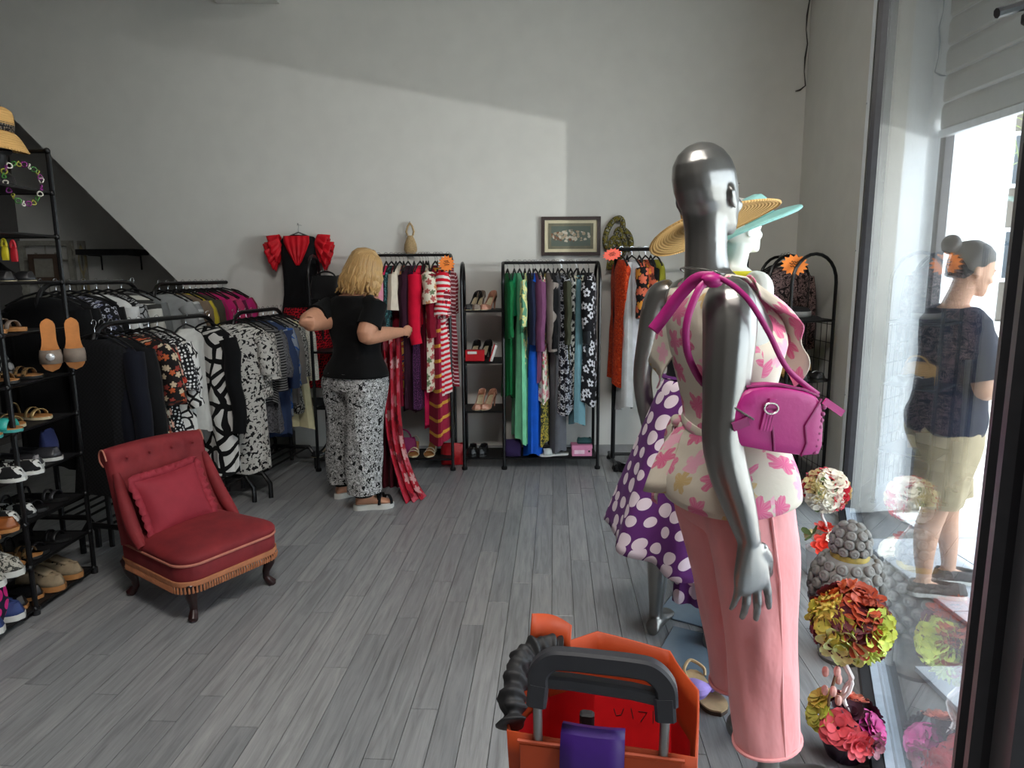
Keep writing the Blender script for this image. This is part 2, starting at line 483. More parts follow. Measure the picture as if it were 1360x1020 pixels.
def strip_mesh(mb, cc, rr):
    z0, z1 = -.012, 0.0
    b = .0012
    n = len(cc); ctr = sum(cc, V((0, 0, 0))) / n
    a = [V((p.x, p.y, z0)) for p in cc]; m_ = [V((p.x, p.y, z1 - .0012)) for p in cc]
    t = [V((p.x, p.y, z1)) + (ctr - p).normalized() * b for p in cc]
    ua = rr.random() * 5; va_ = rr.random() * 5
    def uvp(p): q = p - ctr; return (ua + q.x * ca + q.y * sa, va_ - q.x * sa + q.y * ca)
    fs = [tuple(range(2 * n, 3 * n))] + [(i, (i + 1) % n, n + (i + 1) % n, n + i) for i in range(n)] + [(n + i, n + (i + 1) % n, 2 * n + (i + 1) % n, 2 * n + i) for i in range(n)]
    vs = a + m_ + t
    mb.add(vs, fs, [[uvp(vs[j]) for j in f] for f in fs])
for i, (dep, cc, st) in enumerate(seen[:296]):
    mb = MB(); strip_mesh(mb, cc, rng); o = mb.build('plank', PLANK, floor, smooth=False)
mb = MB()
for dep, cc, st in seen[296:] + rest: strip_mesh(mb, cc, rng)
o = mb.build('plank', PLANK, floor, smooth=False); o['kind'] = 'stuff'

# ------------------------------------------------------------------ the angled shop window
FRAME = plain('dark anodised frame', (62, 62, 66), 0.45, 0.3, var=0.1)
FRAMED = plain('black painted frame', (30, 29, 33), 0.42, 0.2, var=0.15)
ALU = plain('pale grey track', (150, 160, 172), 0.5, 0.2, var=0.1)
gd = V((FX - NX, FY - NYG, 0)); GL = gd.length; gd.normalize(); gn = V((gd.y, -gd.x, 0))   # along, outward
GM = Matrix(((gd.x, gn.x, 0), (gd.y, gn.y, 0), (0, 0, 1)))
g0 = V((NX, NYG, 0))
def gp(s_, o_, z): return g0 + gd * s_ + gn * o_ + V((0, 0, z))
k = N('shop glass')
tr = k.n('BsdfTransparent'); tr.inputs[0].default_value = (0.93, 0.96, 0.97, 1)
gl = k.n('BsdfGlossy'); gl.inputs['Roughness'].default_value = 0.006; gl.inputs[0].default_value = (1, 1, 1, 1)
lw = k.n('LayerWeight')
fres = k.math('MULTIPLY_ADD', k.math('POWER', lw.outputs['Facing'], 5.0), 0.75); fres.node.inputs[2].default_value = 0.045
m1 = k.n('MixShader'); k.l(fres, m1.inputs[0]); k.l(tr.outputs[0], m1.inputs[1]); k.l(gl.outputs[0], m1.inputs[2])
df = k.n('BsdfDiffuse'); df.inputs[0].default_value = (0.75, 0.8, 0.82, 1)
co = k.coord('Object', (6, 6, 0.9)); st = k.noise(co, 3, 5, 0.7)
co2 = k.coord('Object'); sp_ = k.vor(co2, 22)
spots = k.math('LESS_THAN', sp_.outputs['Distance'], 0.10)
dirt = k.math('ADD', k.math('MULTIPLY', k.math('POWER', st.outputs[0], 3.0), 0.10), k.math('MULTIPLY', spots, 0.05))
m2 = k.n('MixShader'); k.l(dirt, m2.inputs[0]); k.l(m1.outputs[0], m2.inputs[1]); k.l(df.outputs[0], m2.inputs[2]); k.l(m2.outputs[0], k.out.inputs[0])
GLASS = k.m
win = bpy.data.objects.new('window_1', None); COL.objects.link(win); win.location = g0; struct(win)
def gbox(name, s0, s1, o0, o1, z0, z1, mat, par=win):
    mb = MB(); mb.box(gp((s0 + s1) / 2, (o0 + o1) / 2, (z0 + z1) / 2), (s1 - s0, o1 - o0, z1 - z0), GM); return mb.build(name, mat, par, off=g0 if par else None, smooth=False)
gbox('glass_pane', 0.03, GL - .05, .027, .033, .05, 3.94, GLASS)
gbox('bottom_track', 0, GL, -.035, .0, 0, .045, FRAMED)
gbox('bottom_rail', 0, GL, .0, .026, 0, .05, ALU)
gbox('top_track', 0, GL, -.03, .07, 3.94, ZC, FRAMED)
gbox('jamb', GL - .07, GL + .07, -.022, .0, 0, 3.96, FRAMED)
gbox('jamb', GL - .07, GL + .07, .0, .03, 0, 3.96, FRAME)
gbox('mullion', -.05, .0, -.02, .02, 0, 3.96, FRAMED)
gbox('mullion', -.05, .01, .02, .06, 0, 3.96, FRAME)
# sliding leaf that overlaps the near end of the pane
leaf = bpy.data.objects.new('door_1', None); COL.objects.link(leaf); leaf.location = g0; struct(leaf)
gbox('glass_pane', .0, .19, .045, .052, .05, 3.0, GLASS, leaf)
gbox('leaf_stile', -.15, -.052, -.02, .045, 0, 3.6, FRAMED, leaf)
gbox('leaf_bead', -.075, -.058, -.035, -.02, 0, 3.6, FRAME, leaf)
gbox('leaf_bead', -.15, -.125, -.035, -.02, 0, 3.6, FRAME, leaf)
gbox('leaf_rail', -.9, -.15, -.02, .03, 0, .12, FRAMED, leaf)
gbox('leaf_stile', -.24, -.152, -.01, .045, .0, 3.6, FRAME, leaf)
for z in (0.75, 1.62, 2.45):
    mb = MB(); mb.lathe([(0.004, 0), (.005, .002), (.002, .004)], gp(GL - .02, -.042, z), 8, M=GM @ Matrix.Rotation(PI / 2, 3, 'X')); mb.build('screw', ALU, win, off=g0)
# hairline crack and frayed paint in the corner
mb = MB(); rr = random.Random(3)
pts = [V((2.245, YB - .012, 3.9 - i * .1)) + V((rr.uniform(-.012, .008), 0, 0)) for i in range(11)]
pts += [V((2.215, YB - .01, 2.87)), V((2.18, YB - .01, 2.86))]
mb.tube(pts, [.003 + .002 * (i % 3) for i in range(len(pts))], 5); struct(mb.build('trim_2', plain('dark crack line', (70, 68, 64), .9)))

# ------------------------------------------------------------------ outside: reveal wall, shutter, pavement, buildings
WHITE = plain('white outdoor render', (226, 230, 234), 0.8, var=0.04, scale=8)
SX = 2.52
poly_wall('wall_reveal', [(FX + .04, FY + .02, -.02), (SX + .05, FY + .09, -.02), (SX + .05, FY + .09, 4.3), (FX + .04, FY + .02, 4.3)], (.17, -1, 0), 0.12, WHITE)
sh0 = at(1250, 175, 4.17); sh0.x = SX
PAVE = plain('pale paving stone', (205, 203, 198), 0.8, var=0.07, scale=4)
mb = MB(); mb.add([(-1, -12, -.03), (40, -12, -.03), (40, 40, -.03), (-1, 40, -.03)], [(0, 1, 2, 3)])
mb.add([(-1, -12, -.3), (40, -12, -.3), (40, 40, -.3), (-1, 40, -.3)], [(3, 2, 1, 0)])
pav = struct(mb.build('pavement', PAVE, smooth=False))
# paving slabs in the recess of the entrance
SLAB = plain('entrance paving', (176, 182, 190), 0.6, var=0.06, scale=7)
for i in range(5):
    for j in range(9):
        x0 = 0.7 + i * .42; y0 = .3 + j * .42
        if x0 + .1 < glass_x(y0 + .42) + .1 or y0 + .42 > FY: continue
        mb = MB(); mb.box((x0 + .21, y0 + .21, -.012), (.412, .412, .022)); mb.build('slab', SLAB, pav, smooth=False)
SHUT = plain('grey shutter slats', (150, 150, 148), 0.55, 0.1, var=0.06)
shut = thing('roller_shutter', 'grey horizontal roller shutter half lowered beyond the shop window', 'shutter', (SX, 1.2, sh0.z))
L_ = 6.6; sh_dir = Matrix.Rotation(R(-5) * 0, 3, 'Z')
zz = 0.0; i = 0
while sh0.z + zz < 4.0:
    h = .155
    mb = MB()
    prof = [(0.0, 0.0), (-.012, .012), (-.014, h * .75), (.0, h - .006), (.012, h * .5)]
    rows = [[V((x, y, z + zz)) for (x, z) in prof] for y in (-2.0, 2.94)]
    mb.loft(rows); mb.build('slat', SHUT, shut, smooth=False)
    zz += h; i += 1
mb = MB(); mb.box((0, .47, -.02), (.04, 4.94, .04)); mb.build('bottom_bar', plain('shutter end bar', (196, 199, 202), .4, .3), shut, smooth=False)
mb = MB(); mb.box((SX + .03, FY + .03, sh0.z / 2), (.05, .05, sh0.z)); struct(mb.build('trim_3', FRAME, smooth=False))
# facade above the shop outside
poly_wall('wall_facade', [(SX + .12, -6, sh0.z + .05), (SX + .12, 4.2, sh0.z + .05), (SX + .12, 4.2, 6), (SX + .12, -6, 6)], (1, 0, 0), .05, WHITE)
poly_wall('wall_facade_far', [(SX + .12, 4.2, 0), (SX + .12, 9, 0), (SX + .12, 9, 6), (SX + .12, 4.2, 6)], (1, 0, 0), .1, WHITE)
poly_wall('ceiling_entrance', [(SX + .1, 4.2, 4.2), (SX + .1, -1.4, 4.2), (.4, -1.4, 4.2), (2.0, 4.2, 4.2)], (0, 0, -1), .05, WHITE)

# ------------------------------------------------------------------ beyond the window
colw = thing('wall_pier', 'tall white rendered pier standing across the pavement outside', 'pier', (4.52, 7.3, 0))
mb = MB(); mb.box((0.1, .55, 3.0), (.7, 1.75, 6.0), bev=.01); mb.build('shaft', WHITE, colw, smooth=False)
mb = MB(); mb.box((0.1, .55, .06), (.74, 1.79, .12)); mb.build('plinth', SLAB, colw, smooth=False)
BR = plain('grey brick cladding', (84, 86, 88), 0.8, var=.08, scale=12)
BW = plain('beige apartment render', (104, 98, 90), 0.8, var=.05, scale=3)
bl = thing('apartment_block', 'beige and grey apartment block across the street with ribbed cladding', 'building', (at(1322, 250, 21).x, 21, 0), R(-36))
mb = MB(); mb.box((3, 3, 7), (14, 6, 14)); mb.build('wall', BW, bl, smooth=False)
mb = MB()
for i in range(90): mb.box((-1.6, -.06, .1 + i * .155), (3.2, .12, .10))
o = mb.build('cladding_course', BR, bl, smooth=False); o['kind'] = 'stuff'
GLZ = plain('window dark glass', (62, 72, 82), .15)
for fl in range(5):
    for cx_ in (1.05, 3.4, 5.8, 8.2):
        z = 1.2 + fl * 2.75
        mb = MB(); mb.box((cx_, -.03, z + .75), (1.5, .08, 1.6)); f_ = mb.build('window', WHITE, bl, smooth=False)
        for q in (-.36, .36):
            mb = MB(); mb.box((cx_ + q, -.075, z + .75), (.62, .02, 1.36)); mb.build('pane', GLZ, f_, smooth=False)
    mb = MB(); mb.box((5.0, -.35, .95 + fl * 2.75), (9, .7, .14)); mb.build('balcony_slab', BW, bl, smooth=False)
# palm tree whose frond shows below the shutter
PG = plain('palm leaf', (150, 168, 92), .5, var=.2); PT = plain('palm trunk', (130, 108, 84), .9, var=.2)
pt_ = at(1288, 150, 9.0); PZ = pt_.z
palm = thing('palm_tree', 'palm tree outside with one arching green frond below the shutter', 'palm', (pt_.x, 9.0, 0))
mb = MB(); mb.tube([(0, 0, 0), (.03, 0, PZ * .5), (0, 0, PZ)], [.2, .16, .15], 10); mb.build('trunk', PT, palm)
def frond(az, L, rise, drop):
    mb = MB(); d = V((math.cos(az), math.sin(az), 0)); sd = V((-d.y, d.x, 0))
    pts = bez((0, 0, PZ), V((0, 0, PZ)) + d * L * .35 + V((0, 0, rise)), V((0, 0, PZ)) + d * L * .75 + V((0, 0, rise * .6)), V((0, 0, PZ)) + d * L + V((0, 0, -drop)), 16)
    mb.tube(pts, [.02 - .001 * i for i in range(17)], 5)
    for i in range(2, 17):
        for s_ in (-1, 1):
            l = .42 * math.sin(PI * (i + 1) / 19) + .1
            p = pts[i]; tip = p + sd * s_ * l * .8 + d * l * .45 + V((0, 0, -l * .45)); m_ = (p + tip) / 2 + V((0, 0, .03))
            mb.add([p - d * .012, p + d * .02, m_ + d * .022, tip, m_ - d * .014], [(0, 1, 2, 4), (4, 2, 3)])
    mb.build('frond', PG, palm, smooth=False)
for i, az in enumerate((-.55, 2.9, 2.2, 1.3, .5, 3.6, 4.4)): frond(az, .95 if i == 0 else 1.3, .30, .62 if i == 0 else .4 + .1 * (i % 3))

# ================================================================== CLOTHES RAILS
BLK = plain('black powder coated tube', (17, 17, 19), 0.35, 0.4, var=.2, spec=.6)
BLKM = plain('black wire shelf', (30, 30, 32), 0.5, 0.2, var=.2)
CHROME = plain('chrome hook wire', (205, 207, 210), 0.2, 0.95, var=.03)
HANG = plain('black velvet hanger', (15, 15, 17), 0.7, var=.2)
WHANG = plain('clear plastic hanger', (180, 182, 184), 0.3, var=.05)

def arch(mb, x, y0, y1, z1, r=.012, zb=0.03):
    """inverted U standing in the YZ plane at x"""
    c = (y0 + y1) / 2; h = (y1 - y0) / 2
    pts = [V((x, y0, zb)), V((x, y0, z1 - h))] + [V((x, c - h * math.cos(a), z1 - h + h * math.sin(a))) for a in [PI * i / 10 for i in range(1, 10)]] + [V((x, y1, z1 - h)), V((x, y1, zb))]
    mb.tube(pts, r, 8)
def caster(mb, x, y):
    mb.lathe([(.012, .0), (.022, .004), (.024, .022), (.014, .03), (.012, .05)], (x, y, 0), 10)

def arch_rack(x0, xs, x1, yf, yb, z1, shelves, label, shelf_side='left', rail_n=0):
    """rack with three arched ends: a shelf tower between x0 and xs and a rail between xs and x1"""
    base = V(((x0 + x1) / 2, (yf + yb) / 2, 0)); t = thing('clothes_rack', label, 'clothes rack', base)
    for x in (x0, xs, x1):
        mb = MB(); arch(mb, x, yf, yb, z1); mb.build('arched_end', BLK, t, off=base)
        for y in (yf, yb):
            mb = MB(); caster(mb, x, y); mb.build('caster', BLK, t, off=base)
    a, b = (xs, x1) if shelf_side == 'left' else (x0, xs)
    c, d = (x0, xs) if shelf_side == 'left' else (xs, x1)
    mb = MB(); mb.tube([(a, (yf + yb) / 2, z1), (b, (yf + yb) / 2, z1)], .011, 8); mb.build('hanging_rail', BLK, t, off=base)
    for z in shelves:
        mb = MB(); mb.tube([(c, yf, z), (d, yf, z), (d, yb, z), (c, yb, z)], .007, 6, closed=True)
        fr_ = mb.build('shelf', BLK, t, off=base)
        mb = MB(); mb.box(((c + d) / 2, (yf + yb) / 2, z), (abs(d - c) - .01, yb - yf - .01, .005)); mb.build('shelf_mat', BLKM, fr_, off=base, smooth=False)
    mb = MB(); mb.tube([(a, yf, .09), (b, yf, .09), (b, yb, .09), (a, yb, .09)], .008, 6, closed=True)
    fr_ = mb.build('base_shelf', BLK, t, off=base)
    mb = MB(); mb.box(((a + b) / 2, (yf + yb) / 2, .088), (b - a - .01, yb - yf - .01, .005)); mb.build('shelf_mat', BLKM, fr_, off=base, smooth=False)
    return t

# ------------------------------------------------------------------ garments: local x along the hanger, y through the cloth, z = 0 at the rail
def hanger(par, mat=HANG, wd=.2, drop=.055):
    mb = MB()
    mb.tube([V((0, .016 * math.cos(a), .016 * math.sin(a) - .003)) for a in [PI * (-.25 + 1.3 * i / 8) for i in range(9)]][::-1] + [V((0, .0, -.03)), V((0, 0, -drop))], .0018, 5)
    h = mb.build('hanger', mat, par)
    mb = MB(); mb.tube([(-wd, 0, -drop - .075), (-wd * .5, 0, -drop - .025), (0, 0, -drop), (wd * .5, 0, -drop - .025), (wd, 0, -drop - .075)], .006, 6); mb.build('hanger_arm', mat, h)
    h.data.materials[0] = CHROME
    return h
def body_rings(prof, thick, folds, amp, seed, n=32, lean=0.0, ztop=-.1):
    """prof: list of (z, half width, half thickness factor)"""
    rr = random.Random(seed); ph = [rr.uniform(0, 6.28) for _ in range(4)]; rings = []
    z0 = prof[0][0]; z1 = prof[-1][0]
    for (z, a, b) in prof:
        f = (z0 - z) / (z0 - z1 + 1e-6); ring = []
        for j in range(n):
            an = 2 * PI * j / n
            c, s_ = math.cos(an), math.sin(an)
            cx = math.copysign(abs(c) ** .8, c) * a
            k_ = amp * f * (math.sin(an * folds + ph[0]) + .6 * math.sin(an * (folds * 1.7 // 1) + ph[1] + 2 * f))
            cy = s_ * (b * thick) + k_ * (1 if s_ >= 0 else -1) * abs(s_) ** .3 + lean * f
            cx += .4 * k_ * c + .012 * math.sin(3 * f + ph[2]) * f
            ring.append(V((cx, cy, z + .026 * f * math.sin(an * 2 + ph[3]))))
        rings.append(ring)
    return rings
def garment(kind, label, cat, mat, L, group, wd=.2, thick=.045, sleeve=0.0, flare=1.0, folds=6, amp=.015, seed=0, hm=HANG, name=None, neck='round', hang=True, smat=None, lod=1):
    t = thing(name or cat.replace(' ', '_'), label, cat, group=group)
    zt = -.085
    if hang: hanger(t, hm, min(wd * .95, .2))
    n = 32
    if kind in ('top', 'dress', 'coat'):
        sh = wd
        prof = [(zt, .055, .6), (zt - .012, sh * .5, .7), (zt - .035, sh * .85, .85), (zt - .065, sh, 1.0), (zt - .14, sh * .93, 1.15)]
        wz = zt - .42 if L > .6 else zt - .3
        if kind == 'dress':
            prof += [(wz, sh * .82, 1.0), (wz - .12, sh * .9, 1.15)]
        m = max(3, int((L - .5) / .16))
        zs = prof[-1][0]; ws = prof[-1][1]
        for i in range(1, m + 1):
            f = i / m; prof.append((lerp(zs, -L, f), lerp(ws, sh * .92 * flare, f ** 1.2), lerp(1.1, 1.25 * max(1, flare * .8), f)))
        mb = MB(); mb.loft(body_rings(prof, thick, folds, amp, seed), (False, False)); mb.build('fabric', mat, t)
        if sleeve > 0:
            for s_ in (-1, 1):
                rr = random.Random(seed * 7 + s_); pts = []; rad = []
                m = 6 if sleeve > .25 else 4
                for i in range(m + 1):
                    f = i / m; pts.append(V((s_ * (sh * .88 + .05 * f ** .5 + rr.uniform(-.008, .008)), rr.uniform(-.01, .01), zt - .075 - sleeve * f))); rad.append(lerp(.055, .042 if sleeve > .3 else .06, f))
                mb = MB(); mb.tube(pts, rad, 10, flat=1.0, up=(1, 0, 0))
                for p in mb.v: p.y *= min(1.0, thick / .05)
                mb.build('sleeve', smat or mat, t)
    elif kind == 'trousers':
        mb = MB()
        prof = [(zt - .03, .13, 1.2), (zt - .05, .15, 1.4), (zt - .22, .15, 1.3), (zt - .5, .14, 1.2), (-L, .13 * flare, 1.1)]
        mb.loft(body_rings(prof, thick, folds, amp, seed), (False, False)); mb.build('fabric', mat, t)
        mb = MB(); mb.loft(body_rings([(zt - .02, .132, 1.3), (zt - .06, .155, 1.45)], thick, folds, 0, seed), (False, False)); mb.build('waistband', mat, t)
    elif kind == 'skirt':
        mb = MB(); prof = [(zt - .02, .15, 1.1), (zt - .06, .16, 1.2)]
        m = max(3, int(L / .14))
        for i in range(1, m + 1): f = i / m; prof.append((lerp(zt - .06, -L, f), lerp(.16, .22 * flare, f), lerp(1.2, 1.6, f)))
        mb.loft(body_rings(prof, thick, folds, amp, seed), (False, False)); mb.build('fabric', mat, t)
    return t
def rack_fill(rows, y, zr, group, rz0=PI / 2):
    """rows: pixel of the hook along the rail, its turn, depth offset and the garment"""
    for i, (px, turn, g) in enumerate(rows):
        p = at(px, 348, y); g.location = (p.x, y, zr + .008); g.rotation_euler = (0, 0, rz0 + R(turn))

def zat(py, y):                              # height above the floor seen at row py at depth y
    return at(680, py, y).z

# ---- rack under the framed picture (rail 668-793)
YR = 5.22
def px_x(px, y=YR): return at(px, 480, y).x
z1 = zat(349, YR)
arch_rack(px_x(615, 5.1), px_x(669), px_x(792), 5.07, 5.37, z1, [zat(413, 5.1), zat(481, 5.1), zat(546, 5.1), .09], 'black arched clothes rack with open shoe shelves, standing under the framed picture')
gC = 'clothes on the rack under the picture'
def bot(py, y=YR - .17): return z1 - zat(py, y)
GREEN = cloth('bottle green cloth', (16, 98, 52)); MINT = cloth('mint cloth', (122, 205, 160)); NAVY = cloth('navy cloth', (28, 34, 58))
MAUVE = cloth('mauve cloth', (112, 66, 98)); BLUE = cloth('royal blue satin', (18, 84, 190), .45); TAUPE = cloth('taupe cloth', (132, 122, 116))
BLACKC = cloth('black cloth', (12, 12, 14)); CREAM = cloth('cream cloth', (206, 202, 178)); GREY = cloth('grey cloth', (96, 98, 104))
OLIVE = cloth('dark olive cloth', (58, 60, 46)); TEAL = cloth('dusty teal cloth', (104, 142, 152)); DKPUR = cloth('dark violet cloth', (46, 34, 72))
rows = [
 (674, 6, garment('dress', 'dark green velvet long dress, first on the left of the rack under the picture', 'dress', GREEN, bot(531), gC, .17, .03, .4, .9, seed=1)),
 (683, -5, garment('top', 'deep green satin blouse above the pale mint dress', 'blouse', cloth('emerald satin', (10, 110, 70), .4), bot(425), gC, .19, .04, .0, 1.0, seed=2)),
 (690, 7, garment('dress', 'pale mint green long dress hanging in front of the dark green one', 'dress', MINT, bot(588), gC, .2, .038, .0, 1.1, seed=3)),
 (697, -4, garment('dress', 'pale green and yellow patterned long tunic beside the mint dress', 'tunic', print_cloth('lime wave print', 'blotch', (168, 200, 170), [(224, 222, 150), (96, 150, 120)], 9, .42), bot(537), gC, .19, .025, .3, .8, seed=4)),
 (703, 4, garment('top', 'navy blue shirt squeezed between green tunic and mauve shirt', 'shirt', NAVY, bot(500), gC, .19, .03, .45, .9, seed=5)),
 (708, -2, garment('dress', 'bright royal blue satin long dress showing below the mauve shirt', 'dress', BLUE, bot(607), gC, .18, .05, .0, 1.2, 8, .014, seed=6)),
 (711, 8, garment('top', 'dusty mauve long sleeved shirt over the royal blue dress', 'shirt', MAUVE, bot(511), gC, .2, .04, .5, 1.0, seed=7)),
 (718, 4, garment('dress', 'cream pink and green floral dress below the taupe blouse', 'dress', print_cloth('cream rose print', 'floral', (222, 214, 200), [(196, 60, 84), (88, 132, 80), (222, 140, 150)], 24, .42), bot(535), gC, .18, .035, .0, 1.0, seed=8)),
 (723, -6, garment('dress', 'olive and mustard printed long skirt dress near the rack middle', 'dress', print_cloth('olive mustard print', 'blotch', (84, 88, 50), [(168, 150, 62), (40, 44, 34)], 30, .45), bot(593), gC, .16, .025, .0, 1.0, seed=9)),
 (728, 6, garment('top', 'taupe sheer blouse with long sleeves in the rack middle', 'blouse', TAUPE, bot(457), gC, .2, .04, .5, 1.0, seed=10)),
 (735, -3, garment('top', 'black jacket hanging right of the taupe blouse', 'jacket', BLACKC, bot(470), gC, .2, .035, .48, 1.0, seed=11)),
 (741, 3, garment('trousers', 'grey wide trousers whose legs show under the floral black dress', 'trousers', GREY, bot(606), gC, .18, .05, 0, 1.2, seed=12)),
 (746, 9, garment('dress', 'black and white flower printed long dress with navy straps', 'dress', print_cloth('white vine on black', 'daisy', (22, 23, 32), [(206, 208, 214), (180, 184, 196)], 26, .44), bot(549), gC, .2, .055, .0, 1.25, 8, .014, seed=13)),
 (754, -4, garment('top', 'dark olive cardigan behind the cream trousers', 'cardigan', OLIVE, bot(500), gC, .19, .03, .45, 1, seed=14)),
 (758, 3, garment('dress', 'black dress with large white rings beside the cream trousers', 'dress', print_cloth('white rings on black', 'daisy', (24, 24, 26), [(222, 222, 216)], 12, .5), bot(549), gC, .18, .03, 0, 1, seed=15)),
 (766, 5, garment('trousers', 'cream cotton trousers folded over a hanger', 'trousers', CREAM, bot(484), gC, .2, .06, 0, 1, seed=16)),
 (768, -3, garment('skirt', 'dusty teal wrap skirt showing below the cream trousers', 'skirt', TEAL, bot(566), gC, .18, .035, 0, 1, seed=17)),
 (775, 2, garment('top', 'charcoal shirt hanging before the last black dress', 'shirt', cloth('charcoal cloth', (44, 46, 50)), bot(480), gC, .2, .03, .45, 1, seed=18)),
 (782, -6, garment('dress', 'black dress embroidered with white daisies, last on the right of its rack', 'dress', print_cloth('daisy outline on black', 'daisy', (20, 20, 24), [(214, 214, 220)], 13, .36), bot(538), gC, .21, .055, .35, 1.1, seed=19)),
]
rack_fill(rows, YR, z1, gC)
# ---- rack with red clothes behind the woman (rail 470-600)
YB2 = 5.20
z2 = zat(338, YB2)
arch_rack(px_x(418, 5.1), px_x(474, YB2), px_x(601, YB2), 5.05, 5.35, z2, [zat(466, 5.1), zat(540, 5.1), .09], 'black arched clothes rack of red clothes with shelves, beside the standing woman')
gB = 'clothes on the rack of red garments'
def bot2(py, y=YB2 - .17): return z2 - zat(py, y)
CRIM = cloth('crimson cloth', (172, 18, 40)); WINE = cloth('wine red cloth', (120, 14, 36)); PLUM = cloth('blackish plum cloth', (48, 18, 34)); PINKC = cloth('hot pink cloth', (224, 40, 96))
rows = [
 (482, 5, garment('top', 'raspberry blouse beside the blonde hair on the red rack', 'blouse', cloth('raspberry cloth', (170, 30, 70)), bot2(440), gB, .18, .035, .4, 1, seed=21)),
 (491, -6, garment('dress', 'crimson and navy patterned dress behind the pink satin blouse', 'dress', print_cloth('crimson navy print', 'blotch', (150, 20, 44), [(40, 34, 66), (206, 80, 90)], 22, .5), bot2(520), gB, .18, .03, 0, 1, seed=22)),
 (503, 8, garment('top', 'pale pink satin blouse with long sleeves on the red rack', 'blouse', cloth('pink satin', (206, 130, 150), .4), bot2(434), gB, .2, .05, .5, 1, seed=23)),
 (513, 2, garment('dress', 'hot pink sleeveless dress right of the pink satin blouse', 'dress', PINKC, bot2(440), gB, .18, .03, 0, 1, seed=24)),
 (520, -4, garment('top', 'teal and black patterned blouse among the red clothes', 'blouse', print_cloth('teal black print', 'blotch', (26, 50, 54), [(70, 120, 122), (20, 24, 26)], 26, .5), bot2(455), gB, .18, .03, .4, 1, seed=25)),
 (526, 3, garment('dress', 'wine red long straight dress beside the cream shirt', 'dress', WINE, bot2(536), gB, .18, .04, 0, 1, seed=26)),
 (531, -5, garment('top', 'short cream shirt squeezed in between wine and mustard dresses', 'shirt', cloth('warm cream cloth', (214, 202, 184)), bot2(402), gB, .19, .04, .25, 1, seed=27)),
 (536, 4, garment('dress', 'mustard orange and navy printed long dress on the red rack', 'dress', print_cloth('mustard folk print', 'blotch', (170, 104, 34), [(190, 62, 40), (34, 44, 92), (218, 168, 84)], 20, .4), bot2(525), gB, .17, .03, 0, 1, seed=28)),
 (542, -3, garment('dress', 'blackish plum long dress left of the dark purple dress', 'dress', PLUM, bot2(548), gB, .19, .04, .4, 1, seed=29)),
 (550, 4, garment('dress', 'dark purple long dress with tiny speckles left of the crimson coat', 'dress', print_cloth('speckled aubergine', 'dots', (44, 16, 44), [(104, 50, 96)], 90, .2), bot2(541), gB, .19, .045, 0, 1, seed=30)),
 (558, -5, garment('top', 'bright crimson jacket left of the cream floral dress', 'jacket', cloth('bright crimson cloth', (206, 16, 52)), bot2(431), gB, .2, .05, .5, 1, seed=31)),
 (562, 4, garment('dress', 'burgundy long dress below the bright crimson jacket', 'dress', cloth('burgundy cloth', (92, 14, 36)), bot2(515), gB, .17, .03, 0, 1, seed=32)),
 (566, 1, garment('dress', 'neon pink sash dress hanging lowest beneath the cream floral dress', 'dress', PINKC, bot2(573), gB, .15, .028, 0, .7, seed=33)),
 (569, 9, garment('dress', 'cream dress with red and green floral sprays on the red rack', 'dress', print_cloth('cream floral sprays', 'floral', (226, 216, 196), [(168, 36, 44), (70, 96, 54), (200, 120, 60)], 17, .38), bot2(517), gB, .2, .055, .2, 1.1, seed=34)),
 (578, -4, garment('top', 'burgundy velvet jacket between floral and striped dresses', 'jacket', WINE, bot2(430), gB, .2, .04, .45, 1, seed=35)),
 (581, 5, garment('skirt', 'navy red and gold bordered maxi skirt below the striped dress', 'skirt', print_cloth('gold bordered folk print', 'stripe', (146, 30, 58), [(206, 150, 60)], 9, .22), bot2(588), gB, .18, .05, 0, 1.05, seed=36)),
 (586, 7, garment('dress', 'red and white horizontally striped dress on the red rack', 'dress', print_cloth('red white stripe', 'stripe', (226, 218, 214), [(204, 26, 46)], 26, .52), bot2(522), gB, .2, .06, .3, 1.05, seed=37)),
 (595, -3, garment('dress', 'dark red dress with pale pinstripes, last on the right of the red rack', 'dress', print_cloth('dark red pinstripe', 'stripe', (128, 22, 38), [(214, 190, 190)], 34, .3), bot2(518), gB, .19, .04, .3, 1, seed=38)),
]
rack_fill(rows, YB2, z2, gB)
# ---- rack of orange and white clothes behind the mannequins (post 815, rail to 905)
YD = 5.18
z3 = zat(332, YD)
t = thing('clothes_rack', 'black upright clothes rail half hidden behind the mannequins', 'clothes rack', (px_x(860, YD), YD, 0)); bs = t.location.copy()
xa, xb = px_x(816, YD), px_x(985, YD)
for x in (xa, xb):
    mb = MB(); mb.tube([(x, YD, .06), (x, YD, z3)], .017, 8); mb.build('post', BLK, t, off=bs)
    mb = MB(); mb.tube([(x, YD - .2, .05), (x, YD + .2, .05)], .014, 8); mb.build('foot_bar', BLK, t, off=bs)
    for y in (YD - .18, YD + .18):
        mb = MB(); caster(mb, x, y); mb.build('caster', BLK, t, off=bs)
mb = MB(); mb.tube([(xa - .0, YD, z3), (xb, YD, z3)], .014, 8); mb.build('hanging_rail', BLK, t, off=bs)
mb = MB(); mb.tube([(xa, YD, .09), (xb, YD, .09)], .012, 8); mb.build('base_bar', BLK, t, off=bs)
gD = 'clothes on the rail behind the mannequins'
def bot3(py, y=YD - .17): return z3 - zat(py, y)
